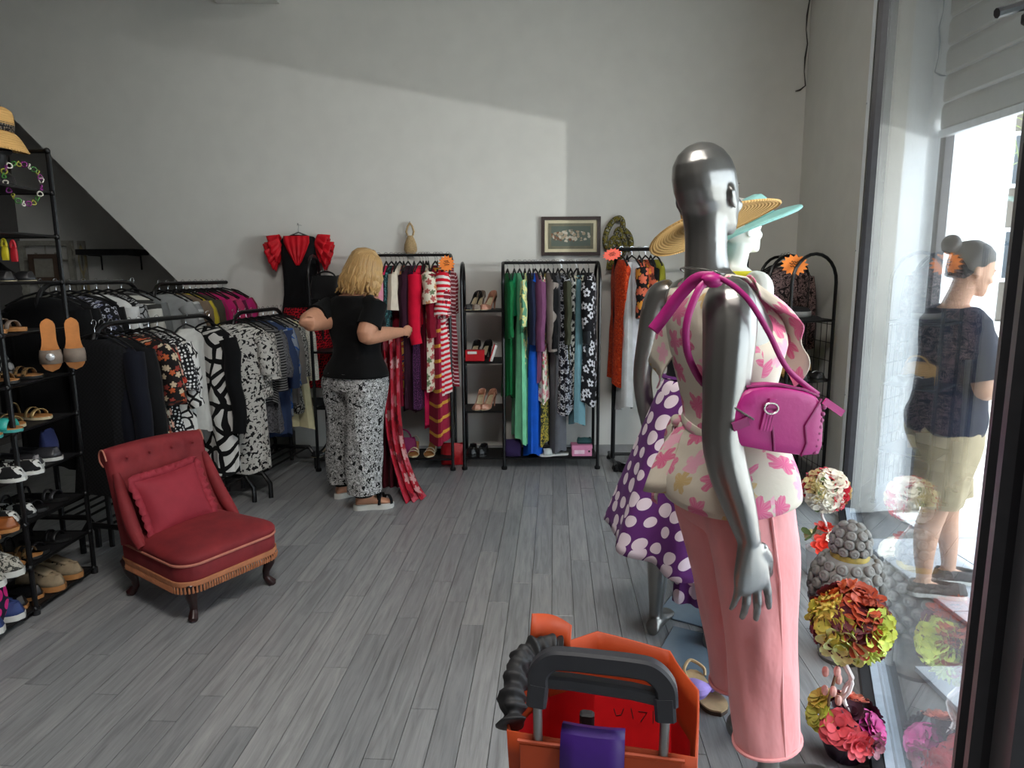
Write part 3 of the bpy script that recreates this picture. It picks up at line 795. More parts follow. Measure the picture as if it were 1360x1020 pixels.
rows = [
 (825, 6, garment('dress', 'burnt orange lace dress, first left on the rail behind the mannequins', 'dress', print_cloth('orange lace', 'blotch', (196, 62, 22), [(150, 40, 20), (214, 84, 40)], 45, .5), bot3(514), gD, .19, .05, .0, 1, seed=41)),
 (833, -5, garment('skirt', 'pale grey long skirt low on the rail behind the mannequins', 'skirt', cloth('pale grey cloth', (178, 178, 178)), bot3(545), gD, .16, .035, 0, 1, seed=42)),
 (839, 9, garment('dress', 'white cotton dress with dark embroidered hem beside the orange lace', 'dress', cloth('white cotton', (216, 218, 224)), bot3(505), gD, .19, .05, .0, 1.15, seed=43)),
 (849, -3, garment('top', 'black blouse with orange and coral flowers behind the mannequins', 'blouse', print_cloth('coral on black', 'floral', (30, 26, 26), [(222, 110, 80), (226, 150, 60)], 14, .45), bot3(400), gD, .2, .05, .35, 1, seed=44)),
 (857, 3, garment('top', 'coral and orange flower blouse right of the black blouse', 'blouse', print_cloth('coral orange print', 'floral', (206, 98, 70), [(40, 30, 30), (240, 170, 60)], 16, .4), bot3(430), gD, .2, .04, .3, 1, seed=45)),
 (864, -6, garment('top', 'black cardigan near the yellow green vest', 'cardigan', BLACKC, bot3(420), gD, .2, .04, .45, 1, seed=46)),
 (871, 4, garment('top', 'yellow green vest on a dark hanger beside the silver mannequin neck', 'vest', cloth('yellow green cloth', (150, 146, 44)), bot3(430), gD, .18, .045, 0, 1, seed=47)),
]
rack_fill(rows, YD, z3, gD)

# ================================================================== LEFT SIDE: clothes rails
def rail_stand(p0, p1, z, label, wd=.40, r=.014, round_=.14, slats=4):
    """freestanding rail from p0 to p1 with rounded shoulders, base frame and shoe slats"""
    p0, p1 = V(p0), V(p1); base = (p0 + p1) / 2; base.z = 0
    t = thing('clothes_rail', label, 'clothes rail', base)
    d = (p1 - p0).normalized(); sd = V((-d.y, d.x, 0)); up = V((0, 0, 1))
    c0 = [p0 + up * .06, p0 + up * (z - round_)] + [p0 + up * (z - round_) + d * round_ * (1 - math.cos(a)) + up * round_ * math.sin(a) for a in [PI / 2 * i / 5 for i in range(1, 6)]]
    c1 = [p1 + up * .06, p1 + up * (z - round_)] + [p1 + up * (z - round_) - d * round_ * (1 - math.cos(a)) + up * round_ * math.sin(a) for a in [PI / 2 * i / 5 for i in range(1, 6)]]
    mb = MB(); mb.tube(c0, r, 8); mb.build('upright', BLK, t, off=base)
    mb = MB(); mb.tube(c1, r, 8); mb.build('upright', BLK, t, off=base)
    mb = MB(); mb.tube([c0[-1], c1[-1]], r, 8); mb.build('hanging_rail', BLK, t, off=base)
    for p in (p0, p1):
        mb = MB(); h = wd / 2
        mb.tube([p - sd * h + up * .0] + [p - sd * h + up * .1, p - sd * (h - .05) + up * .17, p + sd * (h - .05) + up * .17, p + sd * h + up * .1, p + sd * h], .016, 8); mb.build('foot_frame', BLK, t, off=base)
    for i in range(slats):
        o = sd * (wd - .14) * (i / (slats - 1) - .5) + up * .165
        mb = MB(); mb.tube([p0 + o, p1 + o], .008, 6); mb.build('shoe_slat', BLK, t, off=base)
    return t
def hang_on(p0, p1, z, rows, seed=1):
    p0, p1 = V(p0), V(p1); d = (p1 - p0); rz = math.atan2(d.y, d.x) - PI / 2; rr = random.Random(seed)
    for f, turn, g in rows:
        q = p0 + d * f; g.location = (q.x, q.y, z + .012); g.rotation_euler = (0, 0, rz + R(turn))

A0, A1, ZA = (-2.16, 3.47, 0), (-1.92, 4.40, 0), zat(428, 3.5)
A2, A3 = (-1.845, 4.47, 0), (-1.735, 5.17, 0)
B0, B1, ZB = (-2.52, 3.62, 0), (-2.46, 4.52, 0), zat(372, 4.0)
C0, C1, ZCR = (-2.42, 4.62, 0), (-2.24, 5.72, 0), zat(373, 5.2)
rail_stand(A0, A1, ZA, 'low black clothes rail directly behind the red velvet chair')
rail_stand(A2, A3, ZA, 'low black clothes rail of grey and blue tops beside the white wall')
rail_stand(B0, B1, ZB, 'taller black clothes rail holding black clothes behind the shoe shelf')
rail_stand(C0, C1, ZCR, 'taller black clothes rail of magenta tops standing under the raking ceiling', round_=.10)
gA = 'clothes on the low rail behind the chair'; gA2 = 'clothes on the low rail beside the white wall'; gB3 = 'clothes on the tall rail of black clothes'; gC4 = 'clothes on the tall rail of magenta tops'
DARKN = cloth('dark navy cloth', (16, 18, 28))
LACE = print_cloth('black crochet', 'check', (10, 10, 12), [(24, 24, 27)], 90)
rows = [
 (.03, 4, garment('dress', 'black crochet lace long dress, nearest of its rail behind the red chair', 'dress', LACE, .93, gA, .19, .06, 0, 1.15, seed=51)),
 (.08, -5, garment('coat', 'dark navy black long cardigan behind the crochet lace dress', 'cardigan', DARKN, .9, gA, .21, .06, .55, 1.1, seed=52)),
 (.14, 3, garment('coat', 'plain black jacket deep on the rail behind the lace dress', 'jacket', BLACKC, .75, gA, .21, .06, .5, 1.05, seed=53)),
 (.27, 7, garment('dress', 'black dress with orange and cream flowers left of the polka dots', 'dress', print_cloth('autumn flowers on black', 'floral', (24, 20, 20), [(196, 96, 54), (210, 190, 160), (150, 60, 50)], 22, .36), .82, gA, .205, .06, .3, 1.1, seed=54)),
 (.34, -4, garment('dress', 'black dress with red poppies squeezed beside the polka dot dress', 'dress', print_cloth('red poppies on black', 'floral', (22, 20, 20), [(190, 60, 40), (220, 170, 150), (200, 190, 170)], 16, .36), .84, gA, .19, .06, .2, 1.1, seed=55)),
 (.41, 5, garment('dress', 'black dress with small white polka dots behind the red chair', 'dress', print_cloth('small white dots on black', 'dots', (22, 22, 24), [(214, 214, 212)], 46, .2), .86, gA, .2, .055, .25, 1.1, seed=56)),
 (.48, -3, garment('top', 'black and white cropped blouse with a pale lapel', 'blouse', print_cloth('white strokes on black', 'art', (210, 208, 204), [(24, 24, 26)], 16, .11), .7, gA, .2, .05, .35, 1.1, seed=57)),
 (.72, 80, garment('coat', 'pale grey cardigan edge beside the black flower art dress', 'cardigan', cloth('pale warm grey cloth', (186, 184, 178)), .72, gA, .12, .04, 0, 1.0, seed=58)),
 (.93, -12, garment('coat', 'long black cardigan dress with bold white flower outlines', 'cardigan', print_cloth('bold white flower art', 'art', (214, 212, 208), [(18, 18, 20)], 9.5, .15), 1.02, gA, .19, .06, .6, 1.0, seed=59, smat=BLACKC)),
]
hang_on(A0, A1, ZA, rows)
rows = [
 (.04, 6, garment('dress', 'white long dress speckled with black, lowest hem on the rail by the white wall', 'dress', print_cloth('black speckle on white', 'blotch', (206, 204, 198), [(30, 30, 32)], 40, .55), 1.08, gA2, .2, .05, .25, 1.0, seed=61)),
 (.15, -5, garment('top', 'white blouse with black ring print on the rail by the white wall', 'blouse', print_cloth('black rings on white', 'daisy', (208, 206, 200), [(28, 28, 30)], 22, .42), .6, gA2, .2, .05, .3, 1.05, seed=62)),
 (.26, 4, garment('top', 'black and grey striped jersey left of the grey tunic', 'jersey', print_cloth('grey black stripe', 'stripe', (128, 128, 128), [(30, 30, 32)], 55, .5), .66, gA2, .2, .05, .4, 1.0, seed=63)),
 (.37, -4, garment('dress', 'mottled grey tunic between the striped jersey and the blue shirt', 'tunic', print_cloth('mottled grey', 'blotch', (88, 88, 92), [(112, 112, 116), (66, 66, 70)], 60, .45), .84, gA2, .2, .06, .3, 1.1, seed=64)),
 (.50, 5, garment('top', 'dark denim shirt beneath the bright blue print shirt', 'shirt', cloth('dark denim', (52, 66, 98)), .92, gA2, .2, .05, .4, 1.0, seed=65)),
 (.58, -4, garment('top', 'grey and bright blue printed shirt on the rail by the white wall', 'shirt', print_cloth('bright blue print', 'blotch', (96, 112, 140), [(44, 88, 160), (140, 150, 164)], 9, .46), .78, gA2, .205, .05, .4, 1.0, seed=66)),
 (.68, 3, garment('top', 'taupe grey plain shirt right of the bright blue one', 'shirt', cloth('taupe grey cloth', (112, 108, 104)), .72, gA2, .2, .05, .4, 1.0, seed=67)),
 (.79, -6, garment('dress', 'black and white paisley tunic left of the cream lace top', 'tunic', print_cloth('black white paisley', 'paisley', (34, 34, 34), [(170, 168, 160), (52, 52, 50), (150, 148, 142)], 16, .45), .76, gA2, .21, .055, .35, 1.05, seed=68)),
 (.87, 3, garment('skirt', 'pale cream gathered skirt showing beneath the paisley tunic', 'skirt', cloth('pale cream cloth', (198, 188, 150)), .92, gA2, .2, .06, 0, 1.2, seed=69)),
 (.96, 6, garment('top', 'cream white lace blouse, last on the rail by the white wall', 'blouse', print_cloth('cream lace', 'dots', (206, 200, 186), [(166, 160, 148)], 70, .2), .58, gA2, .2, .055, .4, 1.1, seed=70)),
]
hang_on(A2, A3, ZA, rows)
rows = [
 (.05, 5, garment('coat', 'black long coat nearest the shoe shelf on the tall rail', 'coat', BLACKC, 1.0, gB3, .21, .06, .55, 1.0, seed=71)),
 (.17, -4, garment('top', 'black velvet jacket behind the nearest long coat', 'jacket', cloth('black velvet', (10, 10, 12)), .75, gB3, .21, .05, .55, 1.0, seed=72)),
 (.29, 6, garment('top', 'black jacket with white flower embroidery on its shoulders', 'jacket', print_cloth('white sprigs on black', 'daisy', (20, 20, 24), [(190, 192, 204), (120, 124, 150)], 30, .38), .8, gB3, .22, .055, .55, 1.0, seed=73)),
 (.42, -5, garment('top', 'black knitted jumper between embroidered jacket and white shirt', 'jumper', BLACKC, .7, gB3, .21, .05, .55, 1.0, seed=74)),
 (.54, 4, garment('top', 'white shirt of which only the shoulders show among black clothes', 'shirt', cloth('white shirt cloth', (200, 200, 198)), .7, gB3, .2, .05, .45, 1.0, seed=75)),
 (.66, -4, garment('top', 'black blouse with fine white chain print right of the white shirt', 'blouse', print_cloth('fine chain print', 'art', (150, 150, 150), [(22, 22, 24)], 30, .16), .7, gB3, .2, .05, .45, 1.0, seed=76)),
 (.80, 6, garment('top', 'white blouse with dark vertical stripes beside the grey jumper', 'blouse', print_cloth('white dark bands', 'stripe', (196, 194, 186), [(58, 58, 56)], 12, .35), .72, gB3, .2, .05, .45, 1.0, seed=77)),
 (.93, -5, garment('top', 'grey jumper, farthest on the rail of black clothes', 'jumper', cloth('mid grey cloth', (104, 106, 106)), .72, gB3, .2, .05, .5, 1.0, seed=78)),
]
hang_on(B0, B1, ZB, rows)
rows = [(.06, 5, garment('top', 'light grey t-shirt, nearest on the rail of magenta tops', 't-shirt', cloth('light grey jersey', (146, 148, 148)), .7, gC4, .2, .05, .3, 1.0, seed=81, name='tee_shirt')),
 (.14, -5, garment('top', 'grey t-shirt with white stripes behind the light grey one', 't-shirt', print_cloth('grey white stripe', 'stripe', (132, 134, 134), [(186, 188, 186)], 20, .3), .7, gC4, .2, .05, .3, 1.0, seed=82, name='tee_shirt')),
 (.22, 4, garment('top', 'brown beige blouse before the yellow one on the magenta rail', 'blouse', cloth('brown beige cloth', (116, 100, 84)), .7, gC4, .2, .05, .3, 1.0, seed=83)),
 (.29, -4, garment('top', 'mustard yellow top showing a narrow edge on the magenta rail', 'vest', cloth('mustard cloth', (178, 160, 48)), .7, gC4, .2, .04, .2, 1.0, seed=84))]
cols = [('dark olive', (70, 66, 54)), ('deep magenta', (150, 26, 84)), ('bright magenta', (178, 32, 98)), ('wine', (96, 24, 46)), ('rose pink', (190, 60, 104)), ('plum', (104, 30, 66)), ('fuchsia', (188, 38, 110)), ('dark rose', (140, 44, 66)), ('soft coral pink', (176, 84, 96)), ('dusky rose', (128, 52, 70))]
for i, (nm, c) in enumerate(cols):
    pos = 'nearest of the reds' if i == 1 else f'behind the {cols[i - 1][0]} one'
    rows.append((.36 + .062 * i, (-1) ** i * 5, garment('top', f'{nm} short sleeved top on the magenta rail, {pos}' if i else 'dark olive short sleeved top right of the mustard yellow edge', 'blouse', cloth(nm + ' jersey', c), .62 + .03 * (i % 3), gC4, .2, .045, .28, 1.0, seed=85 + i)))
hang_on(C0, C1, ZCR, rows)

# ================================================================== SHOES
def stations(L, W, n=14):
    """half width along the foot, heel at -L/2, toe at +L/2"""
    key = [(0, .0), (.03, .42), (.12, .66), (.3, .64), (.45, .62), (.62, .88), (.74, 1.0), (.86, .9), (.95, .6), (1.0, .0)]
    out = []
    for i in range(n + 1):
        f = .5 - .5 * math.cos(PI * i / n)
        for (a, wa), (b, wb) in zip(key, key[1:]):
            if a <= f <= b: wv = wa + (wb - wa) * (f - a) / (b - a); break
        out.append((f, max(.03, wv) * W / 2))
    return out
def zsole(f, heel):
    if heel <= 0: return 0.0
    x = min(1, max(0, (f - .18) / .5)); return heel * (1 - x * x * (3 - 2 * x))
def slab(mb, st, L, zf, th, grow=1.0):
    rings = []
    for f, w_ in st:
        y = (f - .5) * L; z = zf(f); w2 = w_ * grow
        rings.append([V((-w2, y, z)), V((w2, y, z)), V((w2 * 1.02, y, z + th * .5)), V((w2, y, z + th)), V((-w2, y, z + th)), V((-w2 * 1.02, y, z + th * .5))])
    return mb.loft(rings)
def upper(mb, st, L, zf, hz, inset):
    """wall round the sole that closes over the toe"""
    pts = [(w_, (f - .5) * L, f) for f, w_ in st] + [(-w_, (f - .5) * L, f) for f, w_ in reversed(st[1:-1])]
    rings = []
    for lv in (0, .35, .75, 1.0):
        ring = []
        for x, y, f in pts:
            k = inset(f) * lv ** 1.6; bulge = 1 + .08 * math.sin(PI * lv)
            ring.append(V((x * bulge * (1 - k), y - (.02 * lv * (1 if f > .9 else 0)) + (.012 * lv if f < .06 else 0), zf(f) + hz(f) * (lv if k < .3 else math.sin(lv * PI / 2)))))
        rings.append(ring)
    return mb.loft(rings, (False, False))
SOLEW = plain('white rubber sole', (206, 206, 200), .6, var=.05); SOLEB = plain('black sole', (26, 26, 26), .6); SOLET = plain('tan leather footbed', (172, 118, 66), .6, var=.1); SOLEC = plain('cream sole', (198, 184, 150), .6)
def shoe(kind, label, mat, loc, rz, group, sole=None, foot=None, L=.245, W=.088, rx=0, ry=0, accent=None, heel=.085):
    name = {'sandal': 'flat_sandal', 'pump': 'high_heel_shoe', 'sneaker': 'sneaker', 'loafer': 'slip_on_shoe', 'wedge': 'wedge_sandal', 'strappy': 'strappy_sandal'}[kind]
    t = thing(name, label, 'shoe', loc, rz, group); t.rotation_euler = (rx, ry, rz)
    st = stations(L, W)
    if kind in ('sandal', 'strappy', 'wedge'):
        hl = heel if kind == 'wedge' else 0.0
        zf = lambda f: zsole(f, hl)
        mb = MB()
        if kind == 'wedge':
            rings = []
            for f, w_ in st:
                y = (f - .5) * L; rings.append([V((-w_ * .9, y, 0)), V((w_ * .9, y, 0)), V((w_, y, zf(f) + .012)), V((-w_, y, zf(f) + .012))])
            mb.loft(rings)
        else: slab(mb, st, L, zf, .012)
        mb.build('sole', sole or SOLEC, t)
        mb = MB(); slab(mb, st, L, lambda f: zf(f) + .0125, .004, .97); mb.build('footbed', foot or SOLET, t)
        def band(f0, f1, h, nm='strap', m=mat):
            mb = MB(); rows = []
            for f in (f0, (f0 + f1) / 2, f1):
                w_ = min(st, key=lambda q: abs(q[0] - f))[1] * 1.03; y = (f - .5) * L
                rows.append([V((w_ * math.cos(a), y, zf(f) + .012 + h * math.sin(a))) for a in [PI * i / 8 for i in range(9)]])
            mb.sheet(rows); return mb.build(nm, m, t, solid=.003)
        if kind == 'sandal': band(.58, .84, .045)
        else:
            band(.72, .8, .035); band(.58, .64, .042); band(.18, .23, .06)
        if accent:
            mb = MB(); mb.ball((0, .7 * L - .5 * L, .062), (.018, .018, .008), 8, 4); mb.build('ornament', accent, t)
    elif kind == 'pump':
        zf = lambda f: zsole(f, heel)
        mb = MB(); slab(mb, st, L * .92, zf, .005, .9); mb.build('sole', sole or SOLEC, t)
        mb = MB(); upper(mb, st, L * .92, lambda f: zf(f) + .004, lambda f: lerp(.055, .022, min(1, f / .45)) if f < .62 else .04, lambda f: 0.1 if f < .6 else min(.96, .1 + (f - .6) * 7)); mb.build('upper', mat, t, solid=.002)
        mb = MB(); mb.tube([(0, -.40 * L, heel + .004), (0, -.405 * L, heel * .5), (0, -.4 * L, 0)], [.018, .008, .005], 8); mb.build('heel', accent or mat, t)
    else:
        th = .026 if kind == 'sneaker' else .016
        zf = lambda f: 0.0
        mb = MB(); slab(mb, st, L, zf, th, 1.03); mb.build('sole', sole or SOLEW, t)
        hh = .075 if kind == 'sneaker' else .045
        mb = MB(); upper(mb, st, L * .97, lambda f: th, lambda f: (lerp(hh, hh * .8, f / .5) if f < .5 else lerp(hh * .9, .045, (f - .5) / .5)), lambda f: .12 if f < .5 else min(.97, .12 + (f - .5) * (3.0 if kind == 'sneaker' else 6))); mb.build('upper', mat, t, solid=.003)
        if kind == 'sneaker':
            mb = MB(); mb.sheet([[V((x * .03, y, z + (1 - x * x) * .008)) for x in (-1, -.5, 0, .5, 1)] for y, z in ((-.01, .105), (.02, .09), (.06, .075))]); mb.build('tongue', mat, t, solid=.004)
            for i in range(3):
                y = .0 + .02 * i; mb = MB(); mb.tube([(-.03, y, .088 - .008 * i), (0, y + .006, .104 - .009 * i), (.03, y, .088 - .008 * i)], .003, 5); mb.build('lace', accent or SOLEW, t)
        elif accent:
            mb = MB(); mb.tube([(-.03, .03, .055), (0, .035, .066), (.03, .03, .055)], .006, 6, flat=.4); mb.build('trim_band', accent, t)
    return t
# ------------------------------------------------------------------ shoe shelf
PX = G(131, 757).x
YS = [2.36, 2.84, 3.27]
TZ = [zat(py, 3.27) for py in (197, 253, 311, 371, 432, 492, 545, 598, 652, 702, 750)]
XB = PX - .33
bs = V(((PX + XB) / 2, 2.8, 0)); t = thing('shoe_rack', 'tall black wire shoe rack of many tiers at the left edge', 'shoe rack', bs)
for yy in YS:
    for xx in (PX, XB):
        mb = MB(); mb.tube([(xx, yy, 0), (xx, yy, TZ[0])], .011, 8); mb.build('post', BLK, t, off=bs)
        mb = MB(); mb.lathe([(.016, 0), (.016, .03), (.012, .034)], (xx, yy, 0), 10); mb.build('rubber_foot', BLKM, t, off=bs)
for i, z in enumerate(TZ):
    for a, b in ((0, 1), (1, 2)):
        y0, y1 = YS[a] + .005, YS[b] - .005
        mb = MB(); mb.tube([(PX, y0, z), (PX, y1, z), (XB, y1, z), (XB, y0, z)], .007, 6, closed=True) if i else mb.tube([(PX, YS[b], z), (XB, YS[b], z), (XB, YS[a], z)], .009, 6); fr_ = mb.build('tier', BLK, t, off=bs)
        if i:
            mb = MB(); mb.box((PX - .165, (y0 + y1) / 2, z), (.32, y1 - y0, .005)); mb.build('tier_mat', BLKM, fr_, off=bs, smooth=False)
        for yy in (y0, y1):
            mb = MB(); mb.ball((PX, yy, z), .015, 8, 5); mb.build('joint', BLK, fr_, off=bs)
def on(i, y, x=None): return (PX - .135 if x is None else x, y - .14, TZ[i] + .0075)
TOE = -PI / 2                                # toes towards +x
gS = 'shoes on the tall shoe rack'
M_ = dict(
 black=plain('black leather', (24, 24, 26), .45), tan=plain('tan leather', (150, 104, 62), .5), taupe=plain('taupe suede', (128, 114, 102), .8), turq=plain('turquoise glitter', (52, 168, 158), .4, var=.3, scale=400),
 leo=print_cloth('leopard print', 'blotch', (120, 92, 56), [(34, 26, 20)], 60, .56), snake=print_cloth('snake print', 'blotch', (176, 172, 160), [(70, 70, 66)], 60, .52), glit=plain('black glitter', (58, 58, 62), .35, .3, var=.6, scale=500),
 zebra=print_cloth('black white print', 'blotch', (200, 200, 196), [(26, 26, 28)], 30, .5), brown=plain('cognac leather', (140, 78, 36), .4), blue=plain('navy blue mesh', (40, 58, 110), .7), beige=plain('beige suede', (150, 132, 106), .8, var=.2), gold=plain('pale gold leather', (172, 146, 98), .4, .3), nude=plain('nude patent leather', (186, 134, 112), .3), redp=plain('red patent leather', (176, 24, 34), .3), ivory=plain('ivory canvas', (200, 186, 158), .7))
WIRE = plain('silver flower', (214, 214, 214), .3, .5)
def pair(kind, desc, place, mat, i, y, dy=.1, x=None, tw=0, **kw):
    for s_, nm in ((-1, 'nearer'), (1, 'farther')):
        shoe(kind, f'{desc}, {nm} of its pair, {place}', mat, on(i, y + s_ * dy / 2, x), TOE + R(tw + s_ * 4), gS, **kw)
pair('loafer', 'black flat ballet shoe', 'on the third tier of the shoe rack', M_['black'], 2, 2.93, .1, sole=SOLEB)
pair('loafer', 'black pointed slip-on', 'on the fourth tier of the shoe rack', M_['black'], 3, 2.92, .1, sole=SOLEB)
pair('wedge', 'gold low wedge sandal', 'at the left of the fifth tier', M_['gold'], 4, 2.86, .1, heel=.04)
pair('wedge', 'taupe strapped wedge sandal', 'on the fifth tier by the hanging slides', M_['taupe'], 4, 3.09, .11, heel=.045, sole=SOLET)
pair('strappy', 'leopard print strappy sandal', 'on the sixth tier', M_['leo'], 5, 3.14, .14, sole=SOLEB)
pair('sandal', 'turquoise glitter slide', 'on the seventh tier at the left edge', M_['turq'], 6, 2.93, .11, x=PX - .09, sole=plain('turquoise sole', (60, 150, 144), .5))
pair('strappy', 'beige strappy flat sandal', 'right of the turquoise slides', M_['gold'], 6, 3.18, .16, tw=-14)
pair('loafer', 'black glitter slip-on with white sole', 'on the eighth tier', M_['glit'], 7, 3.2, .12, x=PX - .12)
pair('loafer', 'black and white print slip-on', 'on the eighth tier behind the post', M_['zebra'], 7, 2.99, .1, x=PX - .06)
pair('strappy', 'black and silver strappy sandal', 'on the ninth tier', M_['glit'], 8, 3.22, .14, sole=SOLEB, foot=M_['black'])
pair('loafer', 'black and white patterned slip-on', 'on the ninth tier', M_['zebra'], 8, 3.02, .09, sole=SOLEB)
pair('loafer', 'cognac brown loafer', 'at the left edge above the snakeskin sneakers', M_['brown'], 8, 2.84, .1, x=PX - .09, sole=SOLET)
pair('sneaker', 'snakeskin print sneaker', 'at the left edge, white laced', M_['snake'], 9, 2.84, .1, x=PX - .09)
pair('strappy', 'black strappy sandal', 'on the tenth tier of the shoe rack', M_['black'], 9, 3.2, .14, sole=SOLEB, foot=M_['black'])
pair('sneaker', 'navy blue running shoe', 'on the bottom tier at the left edge', M_['blue'], 10, 2.82, .11, x=PX - .1, accent=plain('pink sole edge', (190, 120, 120), .6))
pair('sneaker', 'beige and black suede sneaker', 'on the bottom tier near the floor', M_['beige'], 10, 3.22, .12, x=PX - .1, sole=SOLET, accent=M_['black'])
pair('pump', 'black court shoe', 'on the fourth tier', M_['black'], 3, 3.2, .12, heel=.05)
pair('strappy', 'dark brown strappy sandal', 'on the tenth tier', M_['leo'], 9, 3.02, .1, sole=SOLEB)
pair('loafer', 'black ankle shoe', 'on the bottom tier beside the rack post', M_['black'], 10, 3.02, .09, x=PX - .15, sole=SOLET)
# pair of slides hanging upright on the post, soles to the front
for j, (px_, nm) in enumerate(((74, 'left'), (93, 'right'))):
    p = at(px_, 455, 3.28 + .03 * j)
    s_ = shoe('sandal', f'tan footbed slide with taupe bow strap hanging upright, {nm} of the pair', M_['taupe'], (PX + .055 + .06 * j, 3.05 + .075 * j, TZ[4] - .06), 0, gS, sole=SOLET, foot=plain('orange tan insole', (196, 124, 62), .6), accent=WIRE if j == 0 else None, L=.24)
    s_.rotation_euler = Euler((R(-90), R(0), R(212)), 'XYZ')
# bags and bits on the tiers
def soft_bag(label, mat, loc, dims, rz=0, handle=None, group=None, name='handbag', cat='bag'):
    t = thing(name, label, cat, loc, rz, group); w_, d_, h_ = dims; rings = []
    for i in range(7):
        f = i / 6; ky = math.sin(PI * (.15 + .75 * f)) * (1 - .5 * f); kx = .92 + .08 * math.sin(PI * f) - .06 * f
        rings.append([V((math.copysign(abs(math.cos(a)) ** .6, math.cos(a)) * w_ / 2 * kx, math.copysign(abs(math.sin(a)) ** .7, math.sin(a)) * d_ / 2 * ky, h_ * f + .006 * math.sin(3 * a) * f)) for a in [2 * PI * j / 20 for j in range(20)]])
    mb = MB(); mb.loft(rings); mb.build('bag_body', mat, t)
    if handle:
        mb = MB(); mb.tube(bez((-w_ * .3, 0, h_ * .97), (-w_ * .25, 0, h_ + handle * 1.3), (w_ * .25, 0, h_ + handle * 1.3), (w_ * .3, 0, h_ * .97), 10), .006, 6); mb.build('handle', mat, t)
    return t
soft_bag('black bag patterned with pale grey circles on the fifth gap of the shoe rack', print_cloth('pale circles on black', 'dots', (22, 22, 24), [(150, 150, 150)], 26, .34), (PX - .14, 2.96, TZ[5] + .03), (.2, .1, .085), R(90))
soft_bag('dark blue denim pouch on the eighth tier of the shoe rack', cloth('denim pouch', (50, 56, 96)), (PX - .1, 3.19, TZ[7] + .008), (.1, .07, .13), R(90))
soft_bag('navy bag with hot pink dots at the lower left edge', print_cloth('hot pink dots on navy', 'dots', (24, 22, 44), [(220, 40, 130)], 16, .28), (PX - .07, 2.64, TZ[10] + .008), (.22, .14, .27), R(90), .06)

# ================================================================== RED VELVET SLIPPER CHAIR
def velvet(name, rgb, rgb2, rough=.7):
    k = N(name); k.pbr(rough, 0, .25, .12); co = k.coord()
    k.b.inputs['Sheen Roughness'].default_value = .35
    k.b.inputs['Sheen Tint'].default_value = lin((230, 130, 130))
    nz = k.noise(co, 7, 4, .6); k.color(k.ramp(nz.outputs[0], [(.3, lin(rgb2)), (.7, lin(rgb))])); n2 = k.noise(co, 260, 2); k.bump(n2.outputs[0], .0008, .4); return k.m
VEL = velvet('dusty red velvet', (140, 46, 50), (112, 35, 40)); VEL2 = velvet('rose velvet cushion', (158, 50, 62), (138, 42, 54)); WOODD = plain('dark mahogany', (40, 18, 18), .28, var=.25); FRINGE = plain('old gold fringe', (176, 112, 76), .8, var=.15); PIPE = plain('pink beige piping', (186, 116, 98), .7)
fl = G(258, 822); ll = G(181, 789); rl = G(355, 777)
fx = (fl - ll).normalized(); sx = V((-fx.y, fx.x, 0))           # facing, side (towards the right leg)
if sx.dot(rl - fl) < 0: sx = -sx
ctr = (ll + rl) / 2
chair = thing('slipper_chair', 'low red velvet slipper chair with button-tufted back, gold fringe and dark cabriole legs', 'chair', ctr, math.atan2(-fx.x, fx.y) )
# local: +y = facing, +x = right of the sitter's front ... seen from the front edge
hw = (rl - fl).length / 2; hd = (fl - ll).length / 2
W2, D2 = hw + .065, hd + .055
Xs = 1
def rr_outline(wf, wb, df, db, rc, n=10):
    """rounded quadrilateral, front half-width wf at +df, back wb at -db"""
    pts = []
    for cx, cy, a0 in ((wf - rc, df - rc, 0), (-wf + rc, df - rc, PI / 2), (-wb + rc * .5, -db + rc * .5, PI), (wb - rc * .5, -db + rc * .5, 1.5 * PI)):
        r_ = rc if cy > 0 else rc * .5
        for i in range(n): a = a0 + PI / 2 * i / (n - 1); pts.append((cx + r_ * math.cos(a), cy + r_ * math.sin(a)))
    return pts
O = rr_outline(W2, W2 - .03, D2, D2 - .01, .09)
def oring(s_, z, dz=lambda x, y: 0): return [V((x * s_, y * s_, z + dz(x, y))) for x, y in O]
mb = MB(); mb.loft([oring(.96, .185), oring(.99, .19), oring(1.0, .21), oring(1.0, .262), oring(.99, .266)]); mb.build('seat_frame', VEL, chair)
mb = MB(); rings = [oring(.985, .264), oring(1.012, .28), oring(1.012, .292)]
for i in range(1, 9):
    f = i / 8; rings.append(oring(math.cos(f * PI / 2 * .985) * 1.005, .292 + .055 * math.sin(f * PI / 2)))
mb.loft(rings); mb.build('seat_cushion', VEL, chair)
mb = MB(); mb.tube([(x * 1.005, y * 1.005, .268) for x, y in O], .006, 6, closed=True); mb.build('piping', PIPE, chair)
mb = MB(); o2 = [V((x * 1.008, y * 1.008, 0)) for x, y in O]
rows = [[p + V((0, 0, z)) for p in o2] for z in (.196, .19, .178, .172)]
mb.loft(rows, (False, False)); fr_ = mb.build('fringe_band', FRINGE, chair, solid=.006)
